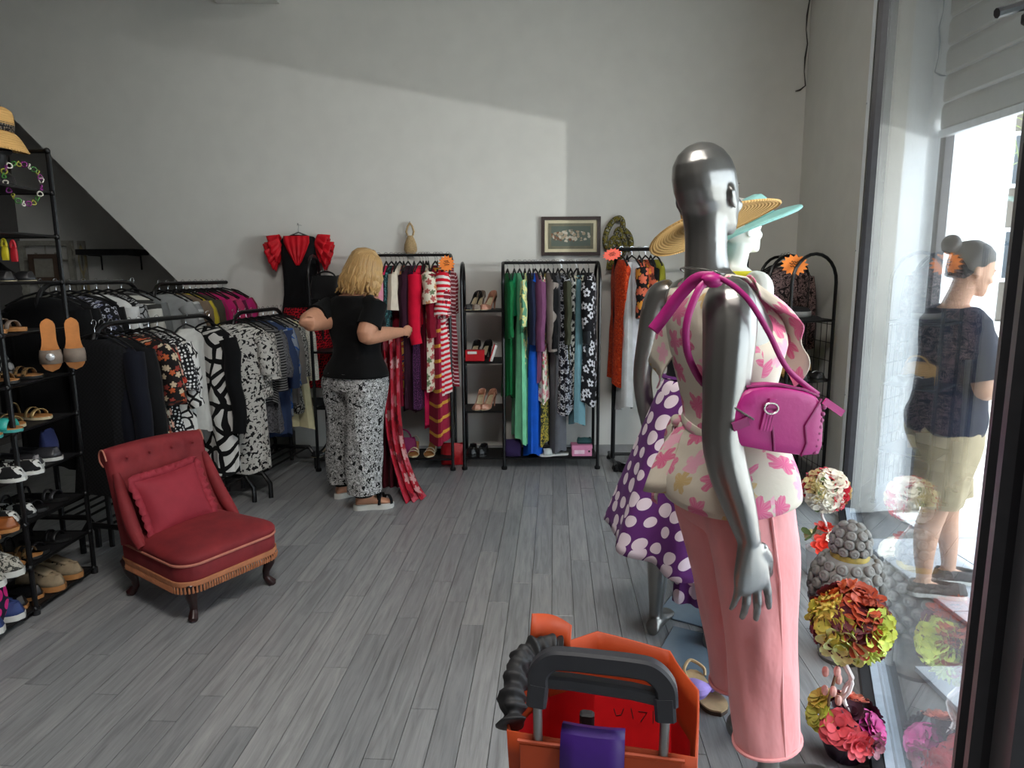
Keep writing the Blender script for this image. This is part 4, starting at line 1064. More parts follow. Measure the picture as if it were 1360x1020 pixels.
# tassels of the fringe along the perimeter
mb = MB(); peri = []
for i in range(len(o2)):
    a, b = o2[i], o2[(i + 1) % len(o2)]; m_ = max(1, int((b - a).length / .0125))
    peri += [a.lerp(b, j / m_) for j in range(m_)]
for p in peri: mb.tube([p + V((0, 0, .176)), p * 1.012 + V((0, 0, .16)), p * 1.0 + V((0, 0, .143))], [.003, .0045, .0052], 5)
o = mb.build('tassel', FRINGE, chair); o['kind'] = 'stuff'
for sx_, sy_ in ((1, 1), (-1, 1), (1, -1), (-1, -1)):
    mb = MB(); d = V((sx_ * .7, sy_ * .7, 0)); p0 = V((sx_ * hw, sy_ * hd, 0))
    pts = [p0 + V((0, 0, .2)) + d * -.012, p0 + d * .022 + V((0, 0, .165)), p0 + d * .018 + V((0, 0, .12)), p0 + d * .0 + V((0, 0, .075)), p0 + d * -.002 + V((0, 0, .045)), p0 + d * .014 + V((0, 0, .022)), p0 + d * .026 + V((0, 0, .010)), p0 + d * .03 + V((0, 0, .0015))]
    mb.tube(pts, [.034, .036, .026, .018, .016, .021, .022, .014], 12); mb.build('cabriole_leg', WOODD, chair)
# back: profile in (y, z) that leans backward and rolls over, swept across the width, with a tufted face
yb = -D2 + .04
prof_f = spline([(yb + .11, .30), (yb + .075, .40), (yb + .035, .52), (yb + .0, .62), (yb - .01, .68), (yb - .035, .715), (yb - .075, .72), (yb - .11, .70), (yb - .115, .665), (yb - .085, .645), (yb - .055, .63), (yb - .035, .54), (yb - .015, .42), (yb + .0, .27)], 44)
nx = 44; tuft = []
bw = W2 - .015
def tuftz(x, z):
    """depth of the buttoned diamonds"""
    d = 1.0
    for r_, zz in enumerate((.665, .58, .495)):
        cnt = 4 if r_ % 2 == 0 else 3
        for c_ in range(cnt):
            bx = (c_ - (cnt - 1) / 2) * bw * 2 / 4.4
            d = min(d, math.hypot((x - bx) / .055, (z - zz) / .045))
    return -.016 * math.exp(-d * d * 1.3)
rings = []
for i in range(nx + 1):
    x = lerp(-bw, bw, i / nx); e = abs(x) / bw; ring = []
    for j, (y, z) in enumerate(prof_f):
        f = j / 44
        # sides sweep down and forward like low wings
        wing = max(0, (e - .72) / .28)
        yy, z2 = y, z
        if f < .42:
            yy += .07 * wing ** 2 * (1 - min(1, (z - .3) / .3)) + .018 * (1 - e ** 2)
            yy += tuftz(x, z) + .004 * (math.cos(x / bw * PI * 4.4)) * max(0, min(1, (z - .55) / .08))
        yy -= .02 * (1 - e) * 0
        z2 -= .014 * e ** 2 * (z / .7)
        end = 1 - .45 * max(0, (e - .93) / .07) ** 2
        cy, cz = yb - .02 + .06 * (1 - f), None
        ym = lerp(yb + .05, yb - .06, min(1, max(0, (z - .3) / .4)))
        ring.append(V((x, ym + (yy - ym) * end, z2)))
    rings.append(ring)
mb = MB(); mb.loft(rings); back = mb.build('backrest', VEL, chair)
for s_ in (-1, 1):
    mb = MB(); mb.tube([p + V((s_ * .001, 0, 0)) for p in (rings[-1] if s_ > 0 else rings[0])[13:33]], .0042, 6); mb.build('roll_piping', PIPE, back)
for r_, zz in enumerate((.665, .58, .495)):
    cnt = 4 if r_ % 2 == 0 else 3
    for c_ in range(cnt):
        bx = (c_ - (cnt - 1) / 2) * bw * 2 / 4.4
        y = min(prof_f[:19], key=lambda q: abs(q[1] - zz))[0]
        mb = MB(); mb.ball((bx, y + .008, zz), (.008, .005, .008), 8, 5); mb.build('button', VEL, back)
# low wing rails that run from the back down to the seat
for s_ in (-1, 1):
    mb = MB(); pts = bez((s_ * (bw - .022), yb - .0, .60), (s_ * (bw - .018), yb + .05, .5), (s_ * (bw - .008), yb + .09, .38), (s_ * (bw + .0), yb + .20, .29), 12)
    mb.tube(pts, [.016, .02, .024, .026, .028, .029, .03, .03, .03, .03, .028, .025, .018], 10); mb.build('wing', VEL, chair)
    
# cushion with a ruffled edge leaning on the back: its own thing
cu = thing('ruffled_cushion', 'square rose red velvet cushion with ruffled edge resting on the slipper chair', 'cushion', chair.location.copy(), chair.rotation_euler.z)
CM = Matrix.Translation((.03, yb + .135, .45)) @ Matrix.Rotation(R(-68), 4, 'X') @ Matrix.Rotation(R(4), 4, 'Z')
ch_, cw_ = .135, .152
def pil(u, v, s_):
    r_ = (1 - abs(u) ** 2.4) * (1 - abs(v) ** 2.4); pin = 1 - .04 * (u * u * v * v)
    return V((u * cw_ * (1 - .05 * (1 - v * v)), v * ch_ * (1 - .05 * (1 - u * u)), s_ * (.052 * max(0, r_) ** .6 + .0025 * math.sin(9 * u + 5 * v) * r_)))
mb = MB()
for s_ in (1, -1):
    rows = [[CM @ pil(-1 + 2 * i / 20, (-1 + 2 * j / 16) * s_, s_) for i in range(21)] for j in range(17)]
    mb.sheet(rows)
mb.build('cushion_body', VEL2, cu)
per = [(-1 + 2 * i / 30, -1) for i in range(30)] + [(1, -1 + 2 * i / 24) for i in range(24)] + [(1 - 2 * i / 30, 1) for i in range(30)] + [(-1, 1 - 2 * i / 24) for i in range(24)]
mb = MB(); rows = []
for lv, out in ((0, 0), (1, .016), (2, .034)):
    row = []
    for i, (u, v) in enumerate(per + per[:1]):
        p = pil(u, v, 1); q = V((p.x, p.y, 0)); d = V((u if abs(u) == 1 else 0, v if abs(v) == 1 else 0, 0))
        if d.length > 0: d.normalize()
        row.append(CM @ (q + d * out + V((0, 0, .011 * lv / 2 * math.sin(i * 1.9 + .6 * math.sin(i * .7))))))
    rows.append(row)
mb.sheet(rows); mb.build('ruffle', VEL2, cu, solid=.002)

# ================================================================== FIGURES
def hand_mb(mb, wrist, d, nrm, side, s=1.0, curl=(.25, .35, .45, .5), spread=.09, thumb=1.0, thumb_open=.75):
    """palm, four unequal bent fingers and a thumb; d = along the hand, nrm = out of the palm, side = towards the thumb"""
    wrist, d, nrm, side = V(wrist), V(d).normalized(), V(nrm).normalized(), V(side).normalized()
    def el(c, a, b):
        return [c + side * a * s * math.cos(2 * PI * j / 14) + nrm * b * s * math.sin(2 * PI * j / 14) for j in range(14)]
    mb.loft([el(wrist - d * .02 * s, .024, .019), el(wrist, .024, .018), el(wrist + d * .025 * s, .031, .017), el(wrist + d * .055 * s, .039, .0155), el(wrist + d * .082 * s, .040, .0125), el(wrist + d * .094 * s, .034, .009)])
    for i in range(4):
        o = (.031, .0105, -.0105, -.030)[i] * s; L = (.068, .078, .073, .056)[i] * s; r = (.0088, .0092, .0088, .0075)[i] * s
        p = wrist + d * (.078, .086, .083, .074)[i] * s + side * o; dd = (d + side * spread * (1.5 - i) / 1.5).normalized(); pts = [p - d * .02 * s, p]; rr_ = [r * .9, r * 1.05]
        for kk, fr in enumerate((.45, .31, .24)):
            ang = curl[i] * (.7, 1.1, .8)[kk]
            ax = dd.cross(nrm).normalized(); dd = (Matrix.Rotation(ang, 3, ax) @ dd).normalized()
            q = pts[-1] + dd * L * fr; pts += [pts[-1].lerp(q, .5), q]; rr_ += [r * (.95 - .1 * kk), r * (1.0 - .13 * kk)]
        pts.append(pts[-1] + dd * .004 * s); rr_.append(r * .4)
        mb.tube(pts, rr_, 8)
    if thumb:
        p = wrist + d * .022 * s + side * .026 * s
        t1 = (d * .8 + side * thumb_open + nrm * .25).normalized(); t2 = (d * 1.0 + side * .35 * thumb_open + nrm * .35).normalized()
        a = p + t1 * .036 * s; b = a + t2 * .03 * s; c = b + (t2 * .9 + nrm * .25).normalized() * .025 * s
        mb.tube([p - t1 * .01 * s, p.lerp(a, .5), a, a.lerp(b, .5), b, b.lerp(c, .6), c], [.014 * s, .0145 * s, .0115 * s, .0108 * s, .0108 * s, .009 * s, .004 * s], 8)

TORSO = [(.80, .085, .075, -.01), (.84, .15, .10, -.012), (.90, .168, .112, -.014), (.95, .17, .112, -.012), (1.0, .158, .10, -.006), (1.06, .132, .086, .002), (1.12, .119, .08, .006), (1.18, .125, .086, .008), (1.24, .14, .098, .014), (1.29, .15, .108, .02), (1.34, .154, .102, .012), (1.39, .158, .088, -.002), (1.43, .15, .072, -.01), (1.46, .115, .058, -.014), (1.485, .07, .05, -.014)]
def ell_ring(z, rx, ry, cy=0.0, cx=0.0, n=28, pw=.9):
    return [V((cx + math.copysign(abs(math.cos(a)) ** pw, math.cos(a)) * rx, cy + math.copysign(abs(math.sin(a)) ** pw, math.sin(a)) * ry, z)) for a in [2 * PI * j / n for j in range(n)]]
def torso_mb(mb, k=1.0, grow=0.0, z0=0, z1=9, wx=1.0, wy=1.0, n=28, extra=None):
    mb.loft([ell_ring(z, rx * wx + grow, ry * wy + grow, cy, 0, n) for z, rx, ry, cy in TORSO if z0 <= z <= z1])
def head_mb(mb, c, M, s=1.0, face=True, ears=True):
    """c = base of the skull on the neck axis; M turns the head; +y is the face"""
    prof = [(-.028, .02, .022, .066), (-.018, .034, .038, .056), (.0, .047, .058, .038), (.03, .060, .078, .016), (.06, .0685, .09, .004), (.095, .0725, .097, -.004), (.13, .0725, .097, -.008), (.16, .066, .088, -.012), (.185, .052, .068, -.014), (.203, .03, .04, -.014), (.210, .008, .01, -.014)]
    mb.loft([[c + M @ (p * s) for p in ell_ring(z, rx, ry, cy, 0, 26, 1.0)] for z, rx, ry, cy in prof])
    def b(x, y, z, r): mb.ball(c + M @ (V((x, y, z)) * s), tuple(q * s for q in r), 10, 7, M)
    if face:
        mb.tube([c + M @ (V(p) * s) for p in ((0, .086, .088), (0, .098, .066), (0, .106, .048), (0, .094, .040))], [.007 * s, .0095 * s, .0125 * s, .008 * s], 8)
        b(0, .088, .018, (.020, .010, .006)); b(0, .087, .008, (.018, .010, .006)); b(0, .082, -.014, (.018, .014, .012))
        for x in (-1, 1):
            b(x * .031, .081, .080, (.013, .008, .007)); b(x * .032, .084, .098, (.019, .006, .005)); b(x * .04, .068, .045, (.018, .016, .018))
    if ears:
        for x in (-1, 1):
            for p, r in (((x * .073, -.008, .066), (.007, .016, .026)), ((x * .078, -.016, .074), (.005, .011, .017)), ((x * .074, -.002, .044), (.006, .009, .009))): b(*p, r)
def limb(mb, keys, n=14): 
    """keys: (x, y, z, r)"""
    s_ = spline(keys, len(keys) * 4); mb.tube([q[:3] for q in s_], [q[3] for q in s_], n)
def foot_mb(mb, ankle, yaw, s=1.0, heel=0.0):
    a = V(ankle); M = Matrix.Rotation(yaw, 3, 'Z'); rings = []
    for y, w_, z0, h in ((-.055, .022, 0, .045), (-.04, .031, 0, .07), (0, .034, 0, .085), (.05, .036, 0, .066), (.1, .043, 0, .045), (.14, .045, 0, .03), (.17, .038, 0, .022), (.19, .02, .003, .012)):
        zh = heel * (1 - min(1, max(0, (y + .05) / .17)))
        rings.append([V((a.x, a.y, 0)) + M @ V((math.cos(t) * w_ * s, y * s, zh + z0 + h / 2 * s + math.sin(t) * h / 2 * s)) for t in [2 * PI * j / 14 for j in range(14)]])
    mb.loft(rings)

# ---- garments that follow a torso: a loft over the torso rings
def torso_cloth(par, name, mat, z0, z1, grow=.012, wx=1, wy=1, flare=None, folds=0, amp=0, seed=0, top=None, n=56, solid=.003):
    rr = random.Random(seed); ph = rr.uniform(0, 6); rings = []
    zs = [z0 + (z1 - z0) * i / 30 for i in range(31)]
    for z in zs:
        for a, b in zip(TORSO, TORSO[1:]):
            if a[0] <= z <= b[0]: break
        f = min(1, max(0, (z - a[0]) / (b[0] - a[0]))); rx, ry, cy = (lerp(a[i], b[i], f) for i in (1, 2, 3))
        g = grow + (flare(z) if flare else 0); ring = []
        for j in range(n):
            t = 2 * PI * j / n; w_ = 1 + amp * max(0, flare(z) if flare else 1) * math.sin(folds * t + ph + 3 * z)
            ring.append(V((math.copysign(abs(math.cos(t)) ** .9, math.cos(t)) * (rx * wx + g) * w_, cy + math.copysign(abs(math.sin(t)) ** .9, math.sin(t)) * (ry * wy + g) * w_, z)))
        rings.append(ring)
    mb = MB(); mb.loft(rings, (False, False)); return mb.build(name, mat, par, solid=solid)

k = N('silver mannequin lacquer'); k.pbr(.30, .85); co = k.coord(); nz = k.noise(co, 3, 2)
k.color(k.ramp(nz.outputs[0], [(.3, lin((126, 124, 121))), (.7, lin((140, 138, 135)))])); SILVER = k.m
MANW = plain('white mannequin lacquer', (226, 222, 214), .35, var=.02); SKIN = plain('skin', (198, 142, 112), .55, var=.06); SKIN2 = plain('paler skin', (206, 158, 130), .55, var=.06)
PLATE = plain('blue grey glass plate', (112, 128, 142), .12, .1, var=.04)

def shoulder_arm(mb, s_, pts, r=(.05, .046, .04, .036, .038, .033, .026, .023)):
    limb(mb, [(x, y, z, rr_) for (x, y, z), rr_ in zip(pts, r)])

# ------------------------------------------------------------------ front mannequin, seen from behind
R1 = V((.745, 1.845, 0)); FA = R(-76)
m1 = thing('mannequin', 'tall bald silver mannequin nearest the camera, turned to the window', 'mannequin', R1, FA)
LEAN = Matrix.Translation(R1) @ Matrix.Rotation(R(-8.0), 4, 'Y') @ Matrix.Rotation(R(1.0), 4, 'X') @ Matrix.Rotation(FA, 4, 'Z') @ Matrix.Scale(1.02, 4)
m1.rotation_euler = LEAN.to_euler(); m1.scale = (1.02,) * 3
mb = MB(); torso_mb(mb)
limb(mb, [(0, -.018, 1.42, .075), (0, -.018, 1.47, .062), (0, -.016, 1.53, .054), (0, -.010, 1.59, .054), (0, -.006, 1.64, .060), (0, -.004, 1.69, .066)])
head_mb(mb, V((0, .004, 1.60)), Matrix.Rotation(R(30), 3, 'Z'))
limb(mb, [(.10, -.016, 1.425, .05), (.145, -.050, 1.412, .062), (.172, -.070, 1.36, .063), (.186, -.094, 1.27, .058), (.192, -.116, 1.17, .051), (.196, -.130, 1.10, .048), (.20, -.124, 1.02, .047), (.204, -.108, .94, .041), (.206, -.094, .86, .031), (.207, -.090, .835, .0275)])
hand_mb(mb, (.207, -.090, .835), (.03, -.05, -1), (-.9, .05, -.05), (-.1, .9, .0), 1.34, (.10, .14, .2, .24), .16, 1, .5)
limb(mb, [(-.10, -.01, 1.425, .05), (-.145, -.012, 1.415, .055), (-.165, -.0, 1.36, .05), (-.17, .02, 1.27, .044), (-.17, .06, 1.1, .0365), (-.17, .12, .98, .033), (-.17, .18, .88, .023)])
hand_mb(mb, (-.17, .18, .88), (-.03, .25, -.95), (.85, .05, -.05), (.1, .9, .3), 1.0, (.2, .3, .4, .45))
for s_, fy in ((1, -.02), (-1, .045)):
    q_ = .088 if s_ > 0 else .14
    limb(mb, [(s_ * .085, -.012, .92, .085), (s_ * .09, fy * .2, .80, .083), (s_ * lerp(.09, q_, .3), fy * .4, .66, .07), (s_ * lerp(.088, q_, .55), fy * .6, .50, .053), (s_ * lerp(.088, q_, .7), fy * .75 - .012, .40, .052), (s_ * lerp(.088, q_, .85), fy * .9 - .012, .30, .047), (s_ * q_, fy, .18, .033), (s_ * q_, fy, .10, .030), (s_ * q_, fy, .06, .03)])
    foot_mb(mb, (s_ * q_, fy, 0), 0, 1.0, .02)
mk('body', remeshed(mb, .0048, 4), SILVER, m1)
NECK = plain('silver ball chain', (170, 168, 164), .25, .9)
mb = MB(); mb.tube([V((.075 * math.cos(a), -.014 + .066 * math.sin(a), 1.492 - .028 * math.sin(a) - .012)) for a in [2 * PI * i / 40 for i in range(40)]], .0026, 6, closed=True)
tag(mb.build('necklace', NECK), 'thin silver bead necklace round the nearest silver mannequin neck', 'necklace').matrix_world = LEAN

# ---- pink cropped trousers
k = N('salmon pink cotton'); k.pbr(.8, 0, .25, .1); co = k.coord('Object', (1, 1, .45)); nz = k.noise(co, 7, 4, .55); k.color(k.ramp(nz.outputs[0], [(.3, lin((226, 146, 146))), (.7, lin((236, 164, 164)))])); k.bump(nz.outputs[0], .02, .6); PINKT = k.m
tr = thing('cropped_trousers', 'salmon pink cropped trousers worn by the nearest silver mannequin', 'trousers'); tr.matrix_world = LEAN
rr = random.Random(5)
def leg_rings(s_, keys, n=40, seed=0, amp=.006):
    rings = []
    sp = spline(keys, 34)
    for i, (x, y, z, rx, ry) in enumerate(sp):
        ring = []
        for j in range(n):
            a = 2 * PI * j / n
            w_ = amp * (noise.noise(V((math.cos(a) * 2.2 + seed, math.sin(a) * 2.2, z * 5))) * 1.6)
            ring.append(V((x + math.cos(a) * (rx + w_), y + math.sin(a) * (ry + w_), z)))
        rings.append(ring)
    return rings
mb = MB()
for s_, fy in ((1, -.02), (-1, .045)):
    mb.loft(leg_rings(s_, [(s_ * .078, -.012, .93, .10, .127), (s_ * .088, -.01 + fy * .1, .84, .102, .122), (s_ * (.095 if s_ > 0 else .105), fy * .3, .70, .097, .112), (s_ * (.096 if s_ > 0 else .12), fy * .6, .52, .088, .10), (s_ * (.094 if s_ > 0 else .132), fy * .85, .36, .084, .094), (s_ * (.092 if s_ > 0 else .142), fy, .175 if s_ > 0 else .20, .080, .092)], seed=s_ * 3))
mb.loft([ell_ring(z, rx, ry, cy, 0, 40) for z, rx, ry, cy in ((.815, .165, .118, -.012), (.86, .182, .128, -.012), (.95, .183, .126, -.012), (1.02, .166, .112, -.006), (1.06, .145, .1, 0))])
me = remeshed(mb, .007, 4); mk('trouser_legs', me, PINKT, tr)
for s_, fy in ((1, -.02), (-1, .045)):
    kx_ = 0 if s_ > 0 else .05
    mb = MB(); mb.tube([V((s_ * (.092 if s_ > 0 else .142) + math.cos(a) * .0815, fy + math.sin(a) * .0935, .183 if s_ > 0 else .207)) for a in [2 * PI * i / 32 for i in range(32)]], .0055, 6, closed=True); mb.build('hem', PINKT, tr)
    mb = MB(); mb.tube([(s_ * .186, -.012, .95), (s_ * .192, -.01 + fy * .1, .84), (s_ * (.193 + kx_ * .2), fy * .3, .70), (s_ * (.186 + kx_ * .5), fy * .6, .52), (s_ * (.178 + kx_ * .8), fy * .85, .36), (s_ * (.173 + kx_), fy, .185)], .0035, 6); mb.build('side_seam', PINKT, tr)

# ---- flowered sleeveless blouse with flounces and a tied waist
BLO = print_cloth('cream linen with pink peonies', 'floral', (208, 198, 182), [(216, 100, 146), (210, 84, 134), (228, 160, 184), (200, 168, 110)], 11.5, .38, .85)
bl_ = thing('flowered_blouse', 'cream sleeveless blouse printed with pink peonies on the nearest mannequin', 'blouse'); bl_.matrix_world = LEAN
fl_ = lambda z: max(0, (1.02 - z)) * .12 + (.008 if z < 1.06 else 0)
o = torso_cloth(bl_, 'blouse_body', BLO, .885, 1.455, .017, wx=1.02, wy=1.08, flare=fl_, folds=5, amp=.25, seed=3)
# arm holes: the body of the blouse is cut in at the sides above the chest
for v in o.data.vertices:
    z = v.co.z
    if z > 1.27:
        f = (z - 1.27) / .185; lim = lerp(.172, .088, min(1, f * 1.7)); v.co.x = max(-lim, min(lim, v.co.x))
mb = MB(); mb.tube([V((math.cos(a) * .139, .006 + math.sin(a) * .106, 1.085 + .012 * math.sin(2 * a))) for a in [2 * PI * i / 40 for i in range(40)]], .011, 8, closed=True, flat=1.5); mb.build('waist_tie', BLO, bl_)
for q, (dx, L_) in enumerate(((-.03, .26), (.02, .2))):
    mb = MB(); mb.sheet([[V((-.10 + dx + w_ - .06 * f, -.088 - .06 * f - .01 * math.sin(9 * f + q), 1.085 - L_ * f)) for w_ in (-.018, 0, .018)] for f in [i / 10 for i in range(11)]]); mb.build('tie_end', BLO, bl_, solid=.003)
mb = MB(); mb.ball((-.10, -.095, 1.085), (.022, .018, .018), 10, 6); mb.build('knot', BLO, bl_)
def flounce(name, keys_in, keys_out, waves, amp, seed):
    """ruffled sheet from an inner seam to a free edge"""
    a = spline(keys_in, 40); b = spline(keys_out, 40); rows = []
    for lv in range(9):
        f = lv / 8; row = []
        for i in range(41):
            p = V(a[i]).lerp(V(b[i]), f); t = i / 40
            p += V((0, 0, 1)) * (.025 * math.sin(f * PI) ) + (V((p.x, p.y, 0)).normalized()) * amp * f * math.sin(waves * t * 2 * PI + seed + 1.3 * f)
            row.append(p)
        rows.append(row)
    mb = MB(); mb.sheet(rows); return mb.build(name, BLO, bl_, solid=.003)
flounce('flounce', [(-.02, -.075, 1.30), (-.06, -.085, 1.38), (-.085, -.055, 1.455), (-.09, -.0, 1.47), (-.075, .06, 1.42), (-.05, .105, 1.33)],
        [(-.12, -.125, 1.18), (-.20, -.11, 1.23), (-.235, -.06, 1.27), (-.24, .0, 1.28), (-.215, .08, 1.24), (-.13, .15, 1.17)], 3, .016, 1)
flounce('flounce', [(.085, .03, 1.462), (.09, .05, 1.44), (.08, .085, 1.39), (.06, .115, 1.32), (.03, .12, 1.22)],
        [(.12, .055, 1.42), (.145, .10, 1.365), (.15, .145, 1.31), (.13, .165, 1.245), (.08, .16, 1.16)], 2, .014, 2)
flounce('peplum', [(-.04, -.1, 1.08), (-.09, -.085, 1.08), (-.13, -.04, 1.08), (-.14, .02, 1.08)],
        [(-.06, -.19, .90), (-.15, -.18, .89), (-.215, -.09, .895), (-.22, .04, .90)], 2, .022, 4)
for s_ in (-1, 1):
    mb = MB(); mb.sheet([[V((s_ * (.085 + w_), y, z)) for w_ in (-.02, 0, .02)] for y, z in ((-.07, 1.37), (-.066, 1.42), (-.045, 1.462), (-.01, 1.478), (.03, 1.465), (.06, 1.43))]); mb.build('shoulder_strap', BLO, bl_, solid=.004)

# ---- magenta shoulder bag
k = N('magenta leather'); k.pbr(.42, 0, .5); co = k.coord(); nz = k.noise(co, 90, 3); k.color(lin((166, 28, 112))); k.bump(nz.outputs[0], .0012, .35); MAG = k.m; MAGD = plain('magenta stitching', (126, 16, 84), .5); RING = plain('silver buckle', (196, 192, 188), .25, .9)
bagc = at(1028, 556, 1.60)
bag = thing('shoulder_bag', 'magenta leather shoulder bag with ring buckle hanging from the nearest mannequin', 'bag', bagc, R(8))
bag.rotation_euler = (R(4), R(9), R(6))
out_ = [(-.125, -.075), (.125, -.082), (.131, -.06), (.105, .045), (.085, .074), (.04, .086), (-.03, .088), (-.10, .072), (-.122, .045), (-.132, -.055)]
def bagring(y, s_): return [V((x * s_, y, z * s_)) for x, z in out_]
mb = MB(); mb.loft([bagring(-.036, .86), bagring(-.033, .94), bagring(-.02, 1.0), bagring(.02, 1.0), bagring(.033, .94), bagring(.036, .86)]); mb.build('bag_body', MAG, bag, sub=1)
mb = MB(); mb.tube([(-.098, -.02, .071), (-.03, -.026, .087), (.04, -.026, .085), (.085, -.02, .073)], .0035, 6); mb.build('zip', MAGD, bag)
for pts in (((.085, -.034, .07), (.06, -.037, .0), (.075, -.037, -.04), (.072, -.034, -.075)), ((-.02, -.036, -.01), (-.01, -.037, -.04), (.0, -.034, -.07))):
    mb = MB(); mb.tube(pts, .0032, 6); mb.build('seam', MAGD, bag)
for i in range(8):
    mb = MB(); z = .05 - .016 * i; mb.ball((.098 + .001 * i, -.032, z), (.007, .003, .006), 8, 5); mb.build('scallop', MAGD, bag)
for xx, zz, an in ((-.035, .032, -10),):
    mb = MB(); mb.tube([V((xx + .017 * math.cos(a), -.04, zz + .013 * math.sin(a))) for a in [2 * PI * i / 20 for i in range(20)]], .0028, 6, closed=True); mb.build('ring_buckle', RING, bag)
    mb = MB(); mb.box((xx, -.039, zz + .012), (.018, .004, .02)); tb = mb.build('tab', MAG, bag, smooth=False)
    for q in range(4):
        mb = MB(); mb.box((xx - .011 + .0075 * q, -.039, zz - .03), (.0062, .003, .05)); mb.build('tassel_strip', MAG, tb, smooth=False)
mb = MB(); mb.tube([(-.118, -.03, .02), (-.095, -.037, .01), (-.07, -.038, .0)], .003, 6); mb.build('zip', RING, bag)
mb = MB(); mb.box((-.1, -.04, -.015), (.04, .004, .022), Matrix.Rotation(R(-30), 3, 'Y')); mb.build('pull_tab', MAGD, bag, smooth=False)
mb = MB(); mb.box((.128, -.022, .052), (.06, .005, .017), Matrix.Rotation(R(24), 3, 'Y')); mb.build('strap_end', MAG, bag, smooth=False)
# strap up over the mannequin's right shoulder and the loose ribbon at its back
iw = bag.matrix_basis.inverted()
def w2b(p): return iw @ V(p)
sh = LEAN @ V((.098, -.02, 1.492))
def strap(pts, wd, nm):
    pts = [w2b(p) for p in pts]; q = spline([tuple(p) for p in pts], 26); rows = []
    for i, p in enumerate(q):
        p = V(p); a = V(q[max(0, i - 1)]); b = V(q[min(26, i + 1)]); t = (b - a).normalized(); sd = t.cross(V((.25, 1, .1))).normalized()
        rows.append([p - sd * wd / 2, p, p + sd * wd / 2])
    mb = MB(); mb.sheet(rows); return mb.build(nm, MAG, bag, solid=.004)
be = bag.matrix_basis @ V((.088, -.01, .075)); bs_ = bag.matrix_basis @ V((-.112, .0, .062))
LM = lambda *p: LEAN @ V(p)
strap([be, at(1046, 490, 1.575), at(1020, 440, 1.56), at(992, 396, 1.56), at(962, 372, 1.58), at(945, 370, 1.60)], .013, 'strap')
strap([bs_, at(938, 512, 1.66), at(917, 480, 1.62), at(911, 450, 1.60), at(914, 420, 1.59), at(928, 385, 1.59), at(943, 371, 1.60)], .017, 'strap')
strap([at(948, 369, 1.60), at(925, 371, 1.62), at(903, 392, 1.64), at(882, 420, 1.655), at(867, 439, 1.66)], .030, 'strap_tail')
mb = MB(); c_ = w2b(at(946, 372, 1.60)); mb.ball(c_, (.028, .022, .018), 10, 6); mb.build('strap_knot', MAG, bag)

# ------------------------------------------------------------------ second mannequin: straw hat and dotted skirt
R2 = V((.735, 2.60, 0)); F2 = R(-28)
m2 = thing('mannequin', 'silver mannequin behind the nearest one, wearing a straw hat and dotted skirt', 'mannequin', R2, F2)
mb = MB(); torso_mb(mb)
limb(mb, [(0, -.018, 1.44, .062), (0, -.016, 1.49, .054), (0, -.004, 1.54, .049), (0, .006, 1.60, .050)])
head_mb(mb, V((0, .004, 1.575)), Matrix.Rotation(R(-8), 3, 'Z'))
for s_ in (1, -1):
    limb(mb, [(s_ * .12, -.01, 1.425, .05), (s_ * .165, -.012, 1.41, .055), (s_ * .19, -.02, 1.35, .05), (s_ * .205, -.03, 1.25, .044), (s_ * .22, -.035, 1.15, .039), (s_ * .225, -.03, 1.08, .037), (s_ * .225, .0, 1.0, .037), (s_ * .222, .03, .92, .032), (s_ * .215, .06, .83, .0245), (s_ * .213, .066, .81, .0225)])
    hand_mb(mb, (s_ * .213, .066, .81), (-s_ * .05, .18, -.97), (-s_ * .9, -.1, 0), (0, .9, .2), 1.0, (.15, .25, .32, .36), .13)
    lx = .085 if s_ > 0 else .15
    limb(mb, [(s_ * .085, -.012, .92, .085), (s_ * lerp(.088, lx, .4), 0, .72, .074), (s_ * lerp(.088, lx, .7), 0, .50, .053), (s_ * lerp(.088, lx, .85), -.012, .38, .052), (s_ * lerp(.086, lx, .9), -.01, .28, .045), (s_ * lx, 0, .12, .031), (s_ * lx, 0, .06, .03)])
    foot_mb(mb, (s_ * lx, 0, 0), 0, 1.0)
mk('body', remeshed(mb, .0056, 4), SILVER, m2)
mb = MB(); mb.box((0.10, -.13, .004), (.38, .38, .008), bev=.003); mb.build('base_plate', PLATE, m2)
DOT = print_cloth('purple with white dots', 'dots', (92, 44, 106), [(224, 208, 218)], 13.5, .28)
sk = thing('dotted_skirt', 'purple flared skirt with white polka dots on the straw hat mannequin', 'skirt', R2, F2)
def skirt_rings(z0, z1, r0, r1, folds, amp, hem=None, n=90, m=26, oy=0):
    rings = []
    for i in range(m + 1):
        f = i / m; ring = []
        for j in range(n):
            a = 2 * PI * j / n; w_ = amp * f ** 1.3 * (math.sin(folds * a + .7) + .5 * math.sin(folds * 1.6 // 1 * a + 2))
            r = lerp(r0, r1, f ** .9) + w_; z = lerp(z0, z1 + (hem(a) if hem else 0), f)
            ring.append(V((math.cos(a) * r * 1.05, oy + math.sin(a) * (r - .012) , z)))
        rings.append(ring)
    return rings
mb = MB(); mb.loft(skirt_rings(1.09, .455, .135, .335, 8, .026, lambda a: .035 * math.sin(a * 2 + 1.0) - .02), (False, False)); mb.build('skirt_panel', DOT, sk, solid=.003)
mb = MB(); mb.tube([V((.142 * math.cos(a), .006 + .1 * math.sin(a), 1.095)) for a in [2 * PI * i / 40 for i in range(40)]], .016, 8, closed=True, flat=.5); mb.build('waistband', DOT, sk)
